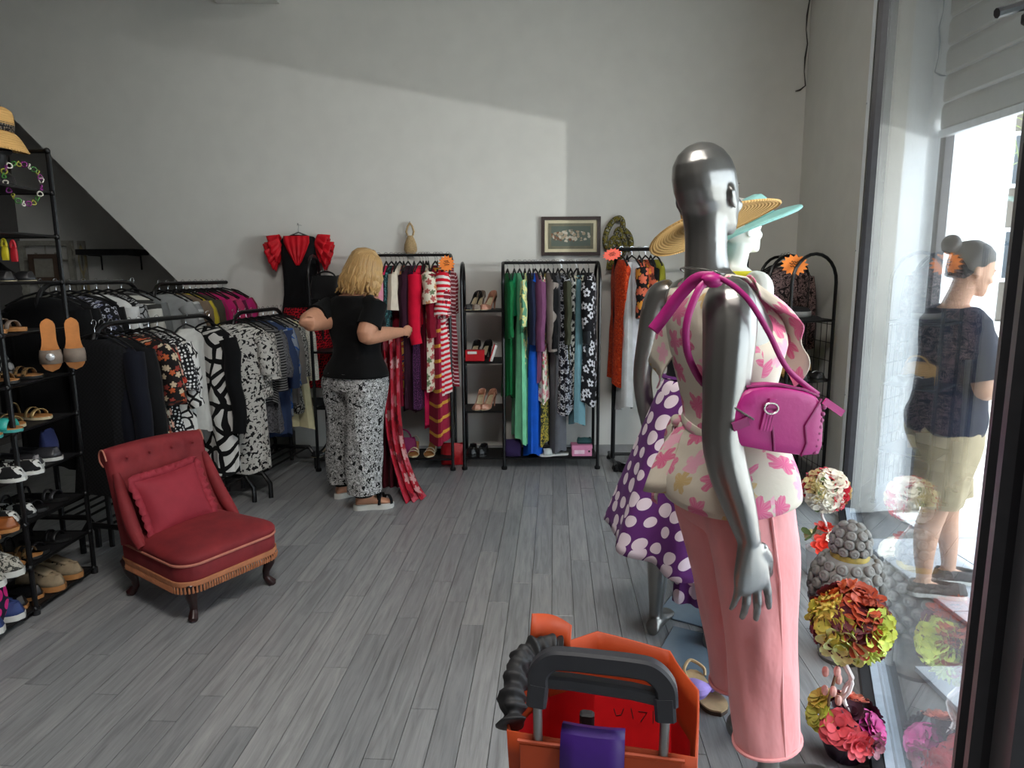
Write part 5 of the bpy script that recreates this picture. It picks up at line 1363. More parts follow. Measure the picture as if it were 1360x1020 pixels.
# a longer dotted tail at the back
mb = MB(); mb.sheet([[V((.03 + u * .07, -.10 - .08 * f + .012 * math.sin(u * 6 + 2 * f), .66 - .42 * f)) for u in [-1 + i / 5 for i in range(11)]] for f in [i / 12 for i in range(13)]]); mb.build('skirt_tail', DOT, sk, solid=.003)
BT2 = cloth('black jersey', (24, 22, 28)); t_ = thing('sleeveless_top', 'dark sleeveless top on the mannequin with the straw hat', 'top', R2, F2)
o = torso_cloth(t_, 'top_body', BT2, 1.06, 1.44, .012)
for v in o.data.vertices:
    if v.co.z > 1.3:
        lim = lerp(.166, .09, min(1, (v.co.z - 1.3) / .1)); v.co.x = max(-lim, min(lim, v.co.x))
k = N('woven straw'); k.pbr(.75, 0, .3); co = k.coord('UV'); 
sx_ = k.n('SeparateXYZ'); k.l(co, sx_.inputs[0])
wv = k.math('SINE', k.math('MULTIPLY', sx_.outputs[1], 520)); nz = k.noise(co, 120, 2)
h_ = k.math('ADD', wv, k.math('MULTIPLY', nz.outputs[0], 1.6))
k.color(k.ramp(k.math('MULTIPLY_ADD', h_, .22), [(.0, lin((150, 108, 58))), (.6, lin((212, 168, 104)))])); k.bump(h_, .0015, .7); STRAW = k.m
def hat(label, loc, M, rb, rc, hc, mat, band=None, droop=.02, wave=.0, name='sun_hat', th=.004, tag_=True):
    t = thing(name, label, 'hat', loc); t.rotation_euler = M.to_euler(); n = 40
    prof = [(rc, 0)] + [(lerp(rc, rb, f), -droop * f ** 1.5) for f in (.15, .3, .5, .7, .85, 1.0)]
    rings = [[V((math.cos(a) * r, math.sin(a) * r, z + wave * ((r - rc) / (rb - rc)) * math.sin(2 * a))) for a in [2 * PI * j / n for j in range(n)]] for r, z in prof]
    mb = MB(); mb.loft(rings, (False, False)); mb.build('brim', mat, t, solid=th)
    mb = MB(); mb.tube([p for p in rings[-1]], .0045, 6, closed=True); mb.build('brim_edge', mat, t)
    cp = [(rc, -.002), (rc * 1.0, hc * .35), (rc * .94, hc * .7), (rc * .82, hc * .9), (rc * .55, hc), (.01, hc * 1.02)]
    mb = MB(); mb.lathe(cp, (0, 0, 0), n, (False, True)); mb.build('crown', mat, t, solid=th)
    if band:
        mb = MB(); mb.lathe([(rc * 1.015, .003), (rc * 1.02, .02), (rc * 1.0, .04)], (0, 0, 0), n, (False, False)); mb.build('hat_band', band, t, solid=.003)
    return t
hc = R2 + V((0.03, .03, 1.735))
HM = Matrix.Rotation(R(-17), 3, 'Y') @ Matrix.Rotation(R(-14), 3, 'X')
hat('wide brimmed natural straw hat on the second silver mannequin', at(944, 291, 2.62), HM, .245, .10, .115, STRAW, None, .03, .012, name='straw_hat')

# ------------------------------------------------------------------ third mannequin: white head, mint hat, yellow top
R3 = V((1.01, 3.08, 0)); F3 = R(-70)
m3 = thing('mannequin', 'white faced mannequin with mint hat and yellow top behind the others', 'mannequin', R3, F3, scale=1.022)
mb = MB(); torso_mb(mb)
limb(mb, [(0, -.018, 1.44, .062), (0, -.016, 1.49, .054), (0, -.0, 1.54, .049), (0, .012, 1.60, .050)])
head_mb(mb, V((0, .012, 1.575)), Matrix.Rotation(R(4), 3, 'X'))
for s_ in (1, -1):
    limb(mb, [(s_ * .12, -.01, 1.425, .05), (s_ * .165, -.012, 1.41, .055), (s_ * .19, -.02, 1.35, .05), (s_ * .205, -.03, 1.25, .044), (s_ * .21, -.02, 1.1, .037), (s_ * .21, .03, .96, .033), (s_ * .205, .07, .83, .0235)])
    hand_mb(mb, (s_ * .205, .07, .83), (-s_ * .05, .18, -.97), (-s_ * .9, -.1, 0), (0, .9, .2), 1.0, (.15, .25, .32, .36), .1)
    limb(mb, [(s_ * .085, -.012, .92, .085), (s_ * .088, 0, .72, .074), (s_ * .088, 0, .50, .053), (s_ * .086, -.01, .32, .047), (s_ * .085, 0, .12, .031), (s_ * .085, 0, .06, .03)])
    foot_mb(mb, (s_ * .085, 0, 0), 0, 1.0)
mk('body', remeshed(mb, .0062, 4), MANW, m3)
mb = MB(); mb.box((.17, -.15, .004), (.42, .42, .008), Matrix.Rotation(R(38), 3, 'Z'), bev=.003); mb.build('base_plate', PLATE, m3)
YEL = cloth('bright yellow cloth', (232, 216, 52)); yt = thing('yellow_top', 'bright yellow top on the white faced mannequin', 'top', R3, F3, scale=1.022)
o = torso_cloth(yt, 'top_body', YEL, .95, 1.47, .016, flare=lambda z: max(0, 1.1 - z) * .15)
BEAD = print_cloth('multicolour beads', 'dots', (92, 62, 52), [(214, 110, 70)], 120, .4)
mb = MB(); mb.tube([V((.085 * math.cos(a), .03 + .115 * math.sin(a), 1.475 - .085 * (.5 + .5 * math.sin(a)))) for a in [2 * PI * i / 40 for i in range(40)]], .011, 7, closed=True); tag(mb.build('bead_necklace', BEAD), 'chunky orange and brown bead necklace on the yellow top', 'necklace').matrix_world = Matrix.Translation(R3) @ Matrix.Rotation(F3, 4, 'Z')
LSK = thing('long_skirt', 'long dark skirt on the mannequin with the yellow top', 'skirt', R3, F3)
mb = MB(); mb.loft(skirt_rings(1.04, .28, .13, .2, 7, .01), (False, False)); mb.build('skirt_panel', cloth('grey violet cloth', (96, 88, 104)), LSK, solid=.003)
MINTH = plain('mint felt', (150, 206, 200), .75, var=.05)
hat('mint green brimmed hat on the white faced mannequin', at(1000, 296, 3.08), Matrix.Rotation(R(-26), 3, 'Y') @ Matrix.Rotation(R(-4), 3, 'X'), .205, .092, .105, MINTH, cloth('grey hat band', (110, 130, 134)), .02, .01, name='felt_hat', th=.012)

# ------------------------------------------------------------------ the woman at the rail of red clothes, seen from behind
WP = G(482, 668); WF = R(-32)                    # faces the rail, turned to the right
wo = thing('person', 'blonde person in black t-shirt and speckled black white trousers, holding a red dress', 'person', WP, WF)
MW = Matrix.Translation(WP) @ Matrix.Rotation(WF, 4, 'Z')
IW = MW.inverted()
mb = MB()
KW = 0.925
def sc_(z): return z * KW
rings = []
for z, rx, ry, cy in TORSO:
    bulk = 1.22 if z < 1.3 else 1.12
    rings.append(ell_ring(sc_(z), rx * bulk, ry * 1.34, cy, 0, 28))
mb.loft(rings)
limb(mb, [(0, -.02, sc_(1.43), .07), (0, -.016, sc_(1.48), .058), (.015, .018, sc_(1.53), .052), (.03, .05, sc_(1.585), .052)])
HMW = Matrix.Rotation(R(-18), 3, 'Z') @ Matrix.Rotation(R(-16), 3, 'X')
head_mb(mb, V((.03, .05, sc_(1.565))), HMW, .98)
# right arm bent forward to the clothes, left arm raised sideways with the bag
hr = IW @ at(534, 441, 4.42); er = IW @ at(486, 446, 4.12)
sr = V((.185, -.012, sc_(1.40)))
limb(mb, [(.10, -.012, sc_(1.42), .055), (*sr, .064), (*(sr.lerp(er, .5)), .062), (*er, .053), (*(er.lerp(hr, .4)), .05), (*(er.lerp(hr, .85)), .034), (*hr, .03)])
hand_mb(mb, hr, (hr - er).normalized(), V((-.6, .3, -.5)), V((-.2, .5, .8)), .92, (.5, .6, .7, .7), .06)
slv = V((-.185, -.012, sc_(1.40))); el_ = IW @ at(408, 428, 4.10); hl = IW @ at(458, 428, 4.40)
limb(mb, [(-.10, -.012, sc_(1.42), .055), (*slv, .064), (*(slv.lerp(el_, .5)), .062), (*el_, .053), (*(el_.lerp(hl, .4)), .05), (*(el_.lerp(hl, .85)), .034), (*hl, .03)])
hand_mb(mb, hl, (hl - el_).normalized(), V((.3, .2, -.8)), V((.2, .9, .3)), .9, (.6, .7, .8, .8), .05)
fr_ = IW @ G(484, 676); fl2 = IW @ G(457, 660)
for s_, ft, yw in ((1, fr_, -.75), (-1, fl2, -.35)):
    limb(mb, [(s_ * .09, -.02, sc_(.9), .1), (lerp(s_ * .09, ft.x, .4), lerp(-.01, ft.y, .4), sc_(.68), .09), (lerp(s_ * .09, ft.x, .7), lerp(0, ft.y, .7), sc_(.48), .062), (lerp(s_ * .09, ft.x, .85), lerp(0, ft.y, .85), sc_(.32), .056), (ft.x, ft.y, .14, .037), (ft.x, ft.y, .08, .035)])
    f2 = MB(); foot_mb(f2, (ft.x, ft.y, 0), yw, .98); mb.add([p + V((0, 0, .03)) for p in f2.v], f2.f)
mk('body', remeshed(mb, .006, 4), SKIN, wo)
# clothes are her children
TEE = cloth('black jersey t-shirt', (10, 10, 11)); rings = []
for i in range(29):
    z = lerp(.93, 1.478, i / 28)
    for a, b in zip(TORSO, TORSO[1:]):
        if a[0] <= z <= b[0]: break
    f = min(1, max(0, (z - a[0]) / (b[0] - a[0]))); rx, ry, cy = (lerp(a[j], b[j], f) for j in (1, 2, 3)); bulk = 1.22 if z < 1.3 else 1.12
    waist = max(rx * bulk, .152) if z < 1.3 else rx * bulk
    ring = []
    for j in range(44):
        t = 2 * PI * j / 44; n_ = .009 * noise.noise(V((math.cos(t) * 2, math.sin(t) * 2, z * 9))); g = .012 + n_ + .006 * max(0, (1.02 - z)) / .1
        ring.append(V((math.copysign(abs(math.cos(t)) ** .9, math.cos(t)) * (waist + g), cy + math.copysign(abs(math.sin(t)) ** .9, math.sin(t)) * (ry * 1.34 + g), sc_(z))))
    rings.append(ring)
mb = MB(); mb.loft(rings, (False, False)); mb.build('tee_shirt', TEE, wo, solid=.004)
for s0, e0 in ((sr, er), (slv, el_)):
    mb = MB(); mb.tube([V((s0.x * .55, s0.y, s0.z + .006)), V((s0.x * .8, s0.y, s0.z + .01)), s0, s0.lerp(e0, .3), s0.lerp(e0, .55), s0.lerp(e0, .66)], [.06, .071, .075, .073, .074, .076], 18); 
    mb.build('sleeve', TEE, wo)
TRO = print_cloth('black white speckle trousers', 'paisley', (24, 24, 26), [(214, 214, 212), (36, 36, 38), (206, 206, 206)], 34, .45)
mb = MB()
for s_, ft in ((1, fr_), (-1, fl2)):
    keys = [(s_ * .062, -.012, sc_(.96), .135, .158), (lerp(s_ * .085, ft.x, .2), -.012, sc_(.86), .125, .152), (lerp(s_ * .085, ft.x, .45), lerp(0, ft.y, .45), sc_(.66), .115, .13), (lerp(s_ * .085, ft.x, .75), lerp(0, ft.y, .75), sc_(.42), .11, .118), (lerp(s_ * .085, ft.x, .97), ft.y, .12, .108, .112)]
    mb.loft(leg_rings(s_, keys, 44, 7 * s_, .012), (True, True))
mb.loft([[V((p.x, p.y, sc_(p.z))) for p in ell_ring(z, rx, ry, cy, 0, 44)] for z, rx, ry, cy in ((.80, .10, .1, -.012), (.84, .21, .152, -.012), (.90, .218, .160, -.014), (.95, .205, .148, -.012), (.99, .18, .12, -.006))], (True, False))
trw = mb.build('trousers', TRO, wo)
# sandals: thick white soles, black straps
for s_, ft, yw in ((1, fr_, -.75), (-1, fl2, -.35)):
    Mz = Matrix.Rotation(yw, 3, 'Z'); o = V((ft.x, ft.y, 0)); st = stations(.26, .1)
    mb = MB(); slab(mb, st, .26, lambda f: 0, .036, 1.0); mb.v = [o + Mz @ (p + V((0, .06, 0))) for p in mb.v]; sd_ = mb.build('sandal_sole', SOLEW, wo)
    for f0, h in ((.86, .05), (.7, .066), (.55, .085)):
        mb = MB(); rows = []
        for df in (-.035, 0, .035):
            w_ = min(st, key=lambda q: abs(q[0] - f0 - df))[1] * 1.04; y = (f0 + df - .5) * .26 + .06
            rows.append([o + Mz @ V((w_ * math.cos(a), y + .02 * math.cos(a) * (1 if f0 != .7 else -1), .034 + h * math.sin(a))) for a in [PI * i / 10 for i in range(11)]])
        mb.sheet(rows); mb.build('sandal_strap', BLACKC, sd_, solid=.004)
    mb = MB(); mb.tube([o + Mz @ V((.045 * math.cos(a), .0 + .056 * math.sin(a), .105)) for a in [2 * PI * i / 20 for i in range(20)]], .012, 6, closed=True, flat=1.6); mb.build('sandal_strap', BLACKC, sd_)
# blonde bob built from tapering wavy locks over a cap
k = N('dark blonde hair'); k.pbr(.42, 0, .5); co = k.coord('UV'); mp = k.n('Mapping'); mp.inputs[3].default_value = (160, 3, 1); k.l(co, mp.inputs[0]); nz = k.noise(mp.outputs[0], 1.2, 3)
k.color(k.ramp(nz.outputs[0], [(.25, lin((128, 94, 56))), (.55, lin((190, 152, 98))), (.8, lin((222, 192, 142)))])); k.bump(nz.outputs[0], .003, .6); HAIR = k.m
hcn = V((.03, .05, sc_(1.565)))
def hpt(x, y, z): return hcn + HMW @ (V((x, y, z)) * .98)
mb = MB(); rr = random.Random(4)
mb.loft([[hpt(p.x, p.y, p.z) for p in ell_ring(z, rx, ry, cy, 0, 26, 1)] for z, rx, ry, cy in ((.02, .062, .062, -.045), (.06, .078, .085, -.024), (.10, .084, .102, -.016), (.14, .085, .105, -.014), (.175, .076, .098, -.014), (.205, .056, .07, -.014), (.222, .02, .026, -.014))])
for i in range(150):
    az = rr.uniform(-2.25, 2.25); u = rr.uniform(0, 1) ** .7          # angle from the back of the head
    r0 = .03 + .06 * u; zt = .222 - .07 * u
    def P(r, z, wob=0): return hpt(math.sin(az) * r * .92 + wob, -.014 - math.cos(az) * r * 1.12 + (.02 if abs(az) > 1.6 else 0), z)
    ln = rr.uniform(.0, .05) + (.02 if abs(az) < 1.2 else 0)
    w1, w2, w3 = rr.uniform(-.01, .01), rr.uniform(-.014, .014), rr.uniform(-.02, .02)
    pts = [P(r0 * .8, zt), P(.082, .155, w1), P(.097, .09, w1), P(.104 + rr.uniform(0, .012), .04, w2), P(.098 + rr.uniform(-.01, .025), -.005 - ln * .5, w2 * -1.3), P(.088 + rr.uniform(-.03, .035), -.04 - ln, w3 * 1.6)]
    q = spline([tuple(p) for p in pts], 14); mb.tube(q, [.004 + .0095 * math.sin(PI * (.1 + .84 * j / 14)) for j in range(15)], 6, flat=.6)
mb.build('hair', HAIR, wo)
# red patterned long dress she lifts off the rail: it trails to the floor
REDP = print_cloth('red paisley flowers', 'floral', (168, 26, 44), [(186, 84, 98), (206, 158, 156), (92, 14, 28), (176, 48, 66)], 11, .46)
rd = thing('long_dress', 'long red flowered dress held off the rail, its hem trailing on the floor', 'dress', (0, 0, 0))
top = at(523, 440, 4.50); foot_ = [at(513, 655, 4.55), G(541, 667), G(566, 661)]
mb = MB(); rows = []
A_ = [at(507, 440, 4.56), at(512, 520, 4.55), at(512, 560, 4.54), at(519, 600, 4.5), at(530, 640, 4.42), G(540, 668)]
B_ = [at(530, 440, 4.56), at(531, 520, 4.58), at(533, 560, 4.58), at(539, 600, 4.56), at(553, 640, 4.5), G(566, 661)]
qa = spline([tuple(p) for p in A_], 30); qb = spline([tuple(p) for p in B_], 30)
for i in range(31):
    a, b = V(qa[i]), V(qb[i]); row = []
    for j in range(29):
        t = j / 28; p = a.lerp(b, t); row.append(p + V((0, -.028 * math.sin(t * PI * 5 + i * .05) - .02 * math.sin(t * PI), .004 if i == 30 else 0)))
    rows.append(row)
mb.sheet(rows); mb.build('dress_front', REDP, rd, solid=.003)
mb = MB(); rows = []
for i in range(25):
    f = i / 24; a = at(lerp(505, 494, f), lerp(450, 650, f), 4.64); b = at(lerp(522, 533, f), lerp(450, 652, f), 4.66)
    rows.append([a.lerp(b, j / 20) + V((0, .02 * math.sin(j * 1.3), 0)) for j in range(21)])
mb.sheet(rows); mb.build('dress_back', cloth('dark wine lining', (78, 14, 26)), rd, solid=.003)
# black shoulder bag under her left arm
hb = soft_bag('black leather handbag hung on the left arm of the blonde person', plain('soft black leather', (22, 22, 24), .4), at(434, 398, 4.40), (.24, .1, .15), R(-20), .03)

# ------------------------------------------------------------------ person outside, arms folded, seen through the window
OP = V((2.0, 3.05, 0)); OF = R(-100)
po = thing('person', 'dark haired person with a bun, navy t-shirt and beige shorts outside the window', 'person', OP, OF, scale=.968)
mb = MB(); KO = .935; rings = []
for z, rx, ry, cy in TORSO: rings.append(ell_ring(z * KO, rx * 1.12, ry * 1.2, cy, 0, 26))
mb.loft(rings)
limb(mb, [(0, -.02, 1.35, .066), (0, -.012, 1.40, .055), (0, .006, 1.45, .052), (0, .02, 1.50, .052)])
OM = Matrix.Rotation(R(6), 3, 'Z') @ Matrix.Rotation(R(-14), 3, 'X'); oh = V((0, .022, 1.475)); head_mb(mb, oh, OM, .98)
for s_ in (1, -1):
    s0 = V((s_ * .18, -.012, 1.30)); e0 = V((s_ * .235, .04, 1.03)); w0 = V((-s_ * .02, .215 + .03 * s_, 1.065 + .03 * s_))
    limb(mb, [(s_ * .1, -.012, 1.325, .05), (*s0, .058), (*s0.lerp(e0, .5), .05), (*e0, .043), (*e0.lerp(w0, .4), .04), (*e0.lerp(w0, .85), .029), (*w0, .026)])
    hand_mb(mb, w0, (w0 - e0).normalized(), V((0, -.9, -.1)), V((0, .1, .95)), .95, (.3, .4, .4, .45), .04)
    ftx, fty = s_ * .085, -.07 + .09 * (1 - s_)
    limb(mb, [(s_ * .085, -.012, .84, .095), (s_ * .09, fty * .4, .64, .082), (s_ * .09, fty * .7, .45, .058), (s_ * .09, fty * .85 - .015, .34, .056), (s_ * .09, fty - .01, .22, .046), (ftx, fty, .11, .034), (ftx, fty, .06, .033)]); foot_mb(mb, (ftx, fty, 0), 0, .98)
mk('body', remeshed(mb, .0065, 4), SKIN2, po)
NT = cloth('navy blue t-shirt', (30, 38, 58)); rings = []
for i in range(25):
    z = lerp(.86, 1.475, i / 24)
    for a, b in zip(TORSO, TORSO[1:]):
        if a[0] <= z <= b[0]: break
    f = min(1, max(0, (z - a[0]) / (b[0] - a[0]))); rx, ry, cy = (lerp(a[j], b[j], f) for j in (1, 2, 3))
    w_ = max(rx * 1.12, .16) if z < 1.36 else rx * 1.12; d_ = max(ry * 1.2, .12) if z < 1.36 else ry * 1.2
    rings.append([V((math.copysign(abs(math.cos(t)) ** .9, math.cos(t)) * (w_ + .018), cy + math.copysign(abs(math.sin(t)) ** .9, math.sin(t)) * (d_ + .018 + .008 * math.sin(5 * t + 4 * z)), z * KO)) for t in [2 * PI * j / 40 for j in range(40)]])
mb = MB(); mb.loft(rings, (False, False)); mb.build('tee_shirt', NT, po, solid=.004)
for s_ in (1, -1):
    s0 = V((s_ * .18, -.012, 1.30)); e0 = V((s_ * .235, .04, 1.03))
    mb = MB(); mb.tube([V((s_ * .10, -.012, 1.33)), V((s_ * .15, -.012, 1.325)), s0 + V((0, 0, .012)), s0.lerp(e0, .4), s0.lerp(e0, .84)], [.055, .07, .076, .078, .082], 16); mb.build('sleeve', NT, po)
KH = cloth('beige cotton shorts', (176, 160, 130)); mb = MB()
for s_ in (1, -1):
    fty = -.07 + .09 * (1 - s_)
    mb.loft(leg_rings(s_, [(s_ * .065, -.012, .88, .12, .135), (s_ * .085, -.01, .78, .115, .13), (s_ * .09, fty * .4, .64, .11, .118), (s_ * .09, fty * .68, .46, .10, .105)], 36, 5 + s_, .01))
mb.build('shorts', KH, po)
for s_ in (1, -1):
    fty = -.07 + .09 * (1 - s_); st = stations(.27, .1); mb = MB(); upper(mb, st, .27, lambda f: .02, lambda f: .05 if f < .6 else .045, lambda f: .1 if f < .55 else min(.96, .1 + (f - .55) * 5)); mb.v = [p + V((s_ * .085, fty + .065, 0)) for p in mb.v]; sh_ = mb.build('shoe', plain('dark canvas shoe', (60, 52, 50), .8), po, solid=.004)
    mb = MB(); slab(mb, st, .27, lambda f: 0, .022, 1.04); mb.v = [p + V((s_ * .085, fty + .065, 0)) for p in mb.v]; mb.build('sole', SOLEW, sh_)
DH = plain('dark brown hair', (38, 32, 30), .4, var=.3, scale=60); mb = MB()
def op(x, y, z): return oh + OM @ (V((x, y, z)) * .98)
mb.loft([[op(p.x, p.y, p.z) for p in ell_ring(z, rx, ry, cy, 0, 26, 1)] for z, rx, ry, cy in ((.03, .05, .04, -.062), (.06, .072, .066, -.04), (.10, .078, .09, -.022), (.14, .079, .099, -.014), (.175, .07, .09, -.014), (.2, .05, .06, -.014), (.216, .015, .02, -.014))])
mb.build('hair', DH, po)
mb = MB(); mb.ball(op(0, -.125, .17), (.046, .042, .046), 14, 10); bn = mb.build('hair_bun', DH, po)
mb = MB(); mb.tube([op(.03 * math.cos(a), -.10, .158 + .03 * math.sin(a)) for a in [2 * PI * i / 16 for i in range(16)]], .008, 6, closed=True); mb.build('hair_tie', BLACKC, bn)

# ================================================================== FLOWERS, BUDDHA, FLOOR PIECES
def petal_mb(mb, c, n, d, L, W, cup=.3):
    """one cupped petal from c, spreading along d, surface facing n"""
    sd = n.cross(d).normalized(); rows = []
    for f, w_ in ((0, .15), (.35, .8), (.7, 1.0), (.92, .65), (1.0, .2)):
        p = c + d * L * f + n * L * cup * f * f
        rows.append([p - sd * W * w_ / 2 + n * W * .12, p, p + sd * W * w_ / 2 + n * W * .12])
    mb.sheet(rows)
def flower(par, c, n, r, mat, kind, rr, name='flower'):
    c, n = V(c), V(n).normalized(); a0 = n.orthogonal().normalized(); mb = MB()
    def dirn(a): return (Matrix.Rotation(a, 3, n) @ a0)
    if kind == 'rose':
        for lv, (cnt, rad, cup, tilt) in enumerate(((5, 1.0, .5, .25), (5, .8, .9, .55), (4, .55, 1.3, .9), (3, .34, 1.7, 1.3))):
            for i in range(cnt):
                a = 2 * PI * i / cnt + lv * .7; d = (dirn(a) + n * tilt).normalized(); petal_mb(mb, c + n * r * .05 * lv + dirn(a) * r * .1, (n - d * n.dot(d) * .6).normalized(), d, r * (.95 - .12 * lv), r * (1.0 - .17 * lv), -.35)
    elif kind == 'open':
        for lv, (cnt, rad, tilt) in enumerate(((7, 1.0, .12), (6, .75, .45), (5, .45, .9))):
            for i in range(cnt):
                a = 2 * PI * i / cnt + lv * .5 + rr.uniform(-.15, .15); d = (dirn(a) + n * tilt).normalized(); petal_mb(mb, c + n * r * .04 * lv, (n - d * n.dot(d)).normalized(), d, r * rad, r * .62 * (1 - .15 * lv), .15)
    elif kind == 'spike':
        for lv in range(3):
            for i in range(9):
                a = 2 * PI * i / 9 + lv * .35; d = (dirn(a) + n * (.25 + .5 * lv)).normalized(); mb.tube([c, c + d * r * .55, c + d * r * (1.05 - .15 * lv)], [.08 * r, .14 * r, .02 * r], 5)
    elif kind == 'leaf':
        for i in range(3):
            a = 2.1 * i; d = (dirn(a) + n * .3).normalized(); petal_mb(mb, c, (n - d * n.dot(d)).normalized(), d, r * 1.2, r * .6, .2)
    elif kind == 'tiny':
        for i in range(7):
            a = 2 * PI * i / 7; p = c + dirn(a) * r * .55 * rr.uniform(.4, 1) + n * r * .3; mb.ball(p, r * .2, 6, 4)
    return mb.build(name, mat, par, solid=0)
def FM(nm, c, rough=.6): return plain(nm, c, rough, var=.18, scale=40)
RUST = FM('rust petal', (158, 60, 30)); DORG = FM('deep orange petal', (188, 88, 40)); BURG = FM('burgundy petal', (84, 20, 34)); LIME = FM('lime petal', (186, 196, 84)); PALEG = FM('pale green petal', (206, 224, 150)); YELG = FM('yellow green petal', (204, 192, 90))
WHT = FM('white petal', (236, 230, 212)); REDF = FM('cherry red petal', (196, 22, 48)); CRM = FM('cream petal', (232, 220, 160)); ORR = FM('orange red petal', (222, 62, 44)); CORAL = FM('coral rose petal', (214, 82, 92)); PEACH = FM('peach petal', (226, 140, 118)); PURF = FM('magenta purple petal', (170, 40, 116)); DPUR = FM('dark plum petal', (70, 24, 44)); LEAFG = FM('leaf green', (92, 112, 62)); WTWIG = plain('white twig', (226, 214, 210), .6)
def fib(n):
    return [V((math.sqrt(max(0, 1 - z * z)) * math.cos(a), math.sqrt(max(0, 1 - z * z)) * math.sin(a), z)) for z, a in [(1 - 2 * (i + .5) / n, i * 2.39996) for i in range(n)]]
def topiary(name, label, base, ballc, ballr, spec, pot, cup_spec, seed, twigs=2):
    base, ballc = V(base), V(ballc); t = thing(name, label, 'flowers', base); rr = random.Random(seed); L = lambda p: V(p) - base
    pot(t)
    bc = L(ballc); mb = MB(); mb.ball(bc, ballr * .72, 14, 9); mb.build('flower_ball_core', FM('dark moss', (60, 54, 34)), t)
    for i, n in enumerate(fib(spec[0])):
        mat, kind, k = spec[1](i, n); flower(t, bc + n * ballr * .66, n + V((rr.uniform(-.2, .2), rr.uniform(-.2, .2), rr.uniform(-.1, .2))), ballr * k, mat, kind, rr)
    for q in range(twigs):
        o = (q - .5) * .024; mb = MB(); mb.tube([V((bc.x * f + o * math.cos(5 * f * PI + q * 3.1), bc.y * f + o * math.sin(5 * f * PI), lerp(.07, bc.z - ballr * .5, f))) for f in [i / 14 for i in range(15)]], .0065, 6); mb.build('twig', WTWIG, t)
    for (p, n, r, mat, kind) in cup_spec: flower(t, p, n, r, mat, kind, rr)
    return t
def pick(seed, n, table):
    rr = random.Random(seed); return [table[(i * 7 + rr.randrange(2)) % len(table)] for i in range(n)]
PB = G(1131, 1003); PB.z = 0; PB.x = min(PB.x, glass_x(PB.y) - .115)
def pot1(t):
    PM = plain('black purple glazed pot', (38, 16, 40), .22, var=.1); mb = MB(); mb.lathe([(.042, 0), (.052, .004), (.078, .07), (.088, .10), (.085, .104), (.078, .095), (.02, .085)], (0, 0, 0), 24); mb.build('pot', PM, t)
bc1 = at(1130, 828, PB.y)
def spec1(i, n):
    if n.z > .66: T = [(YELG, 'spike', .5), (LIME, 'spike', .5)] if n.x < -.45 or n.x > .62 else [(RUST, 'open', .62), (DORG, 'open', .62), (RUST, 'rose', .55), (BURG, 'open', .5)]
    elif abs(n.x + .2) > .62: T = [(LIME, 'rose', .55), (YELG, 'rose', .52), (BURG, 'open', .5)]
    elif n.z > .38: T = [(BURG, 'open', .62), (BURG, 'rose', .52), (RUST, 'open', .55)]
    elif n.z > -.45: T = [(PALEG, 'open', .62), (PALEG, 'rose', .6), (LIME, 'open', .55), (RUST, 'open', .5)]
    else: T = [(YELG, 'spike', .55), (BURG, 'open', .5), (LIME, 'spike', .5)]
    return T[i % len(T)]
def spec2(i, n):
    T = [(REDF, 'rose', .62), (WHT, 'rose', .66), (CRM, 'open', .55), (WHT, 'rose', .6), (WHT, 'tiny', .6), (REDF, 'open', .55), (CRM, 'rose', .55), (WHT, 'open', .55), (LEAFG, 'leaf', .42)]
    return T[(i * 5) % len(T)]
tab = [(RUST, 'open', .62), (BURG, 'open', .6), (LIME, 'rose', .52), (DORG, 'open', .62), (YELG, 'spike', .5), (BURG, 'leaf', .5), (RUST, 'open', .6), (PALEG, 'open', .58), (LIME, 'rose', .5), (BURG, 'open', .55)]
cup1 = [((-.05, -.05, .13), (-.4, -.6, .6), .058, CORAL, 'rose'), ((.055, -.045, .125), (.5, -.5, .6), .055, PURF, 'rose'), ((.0, -.02, .15), (0, -.3, 1), .06, DPUR, 'open'), ((-.085, .0, .14), (-.8, -.2, .5), .05, LIME, 'rose'), ((-.07, .03, .175), (-.6, .2, .8), .045, YELG, 'rose'), ((.03, .03, .165), (.2, .3, 1), .05, PEACH, 'open'), ((.08, .02, .13), (.9, .2, .5), .05, DPUR, 'open'), ((-.01, -.085, .105), (0, -1, .2), .05, CORAL, 'open'), ((.04, -.08, .10), (.4, -.9, .1), .045, FM('dusty mauve petal', (140, 84, 96)), 'open'), ((0, .07, .14), (0, .8, .6), .05, BURG, 'open')]
tp1 = topiary('flower_topiary', 'artificial flower ball in rust, burgundy and lime over a dark purple pot', PB, bc1, .122, (30, spec1), pot1, cup1, 7)
mb = MB(); mb.tube([(-.06, .0, .1), (-.065, -.01, .2), (-.055, -.02, .29)], .005, 6); mb.build('dry_stem', plain('dry stem', (120, 96, 72), .8), tp1)
for i in range(6):
    mb = MB(); z = .2 + .022 * i; a = i * 2.2; mb.ball((-.06 + .022 * math.cos(a), -.015 + .022 * math.sin(a), z), (.011, .011, .018), 8, 5); mb.build('bud', FM('pale pink bud', (222, 168, 156)), tp1)
PB2 = G(1091, 764); PB2.z = 0
def pot2(t):
    PM = plain('white plastic pot', (220, 224, 228), .4, var=.04); mb = MB(); mb.lathe([(.06, 0), (.066, .004), (.082, .135), (.085, .14), (.08, .142), (.076, .12), (.02, .115)], (0, 0, 0), 24); mb.build('pot', PM, t)
bc2 = at(1097, 651, PB2.y)
tab2 = [(WHT, 'rose', .6), (REDF, 'rose', .6), (WHT, 'tiny', .55), (CRM, 'open', .55), (WHT, 'rose', .62), (REDF, 'open', .55), (CRM, 'rose', .5), (WHT, 'open', .55), (LEAFG, 'leaf', .4)]
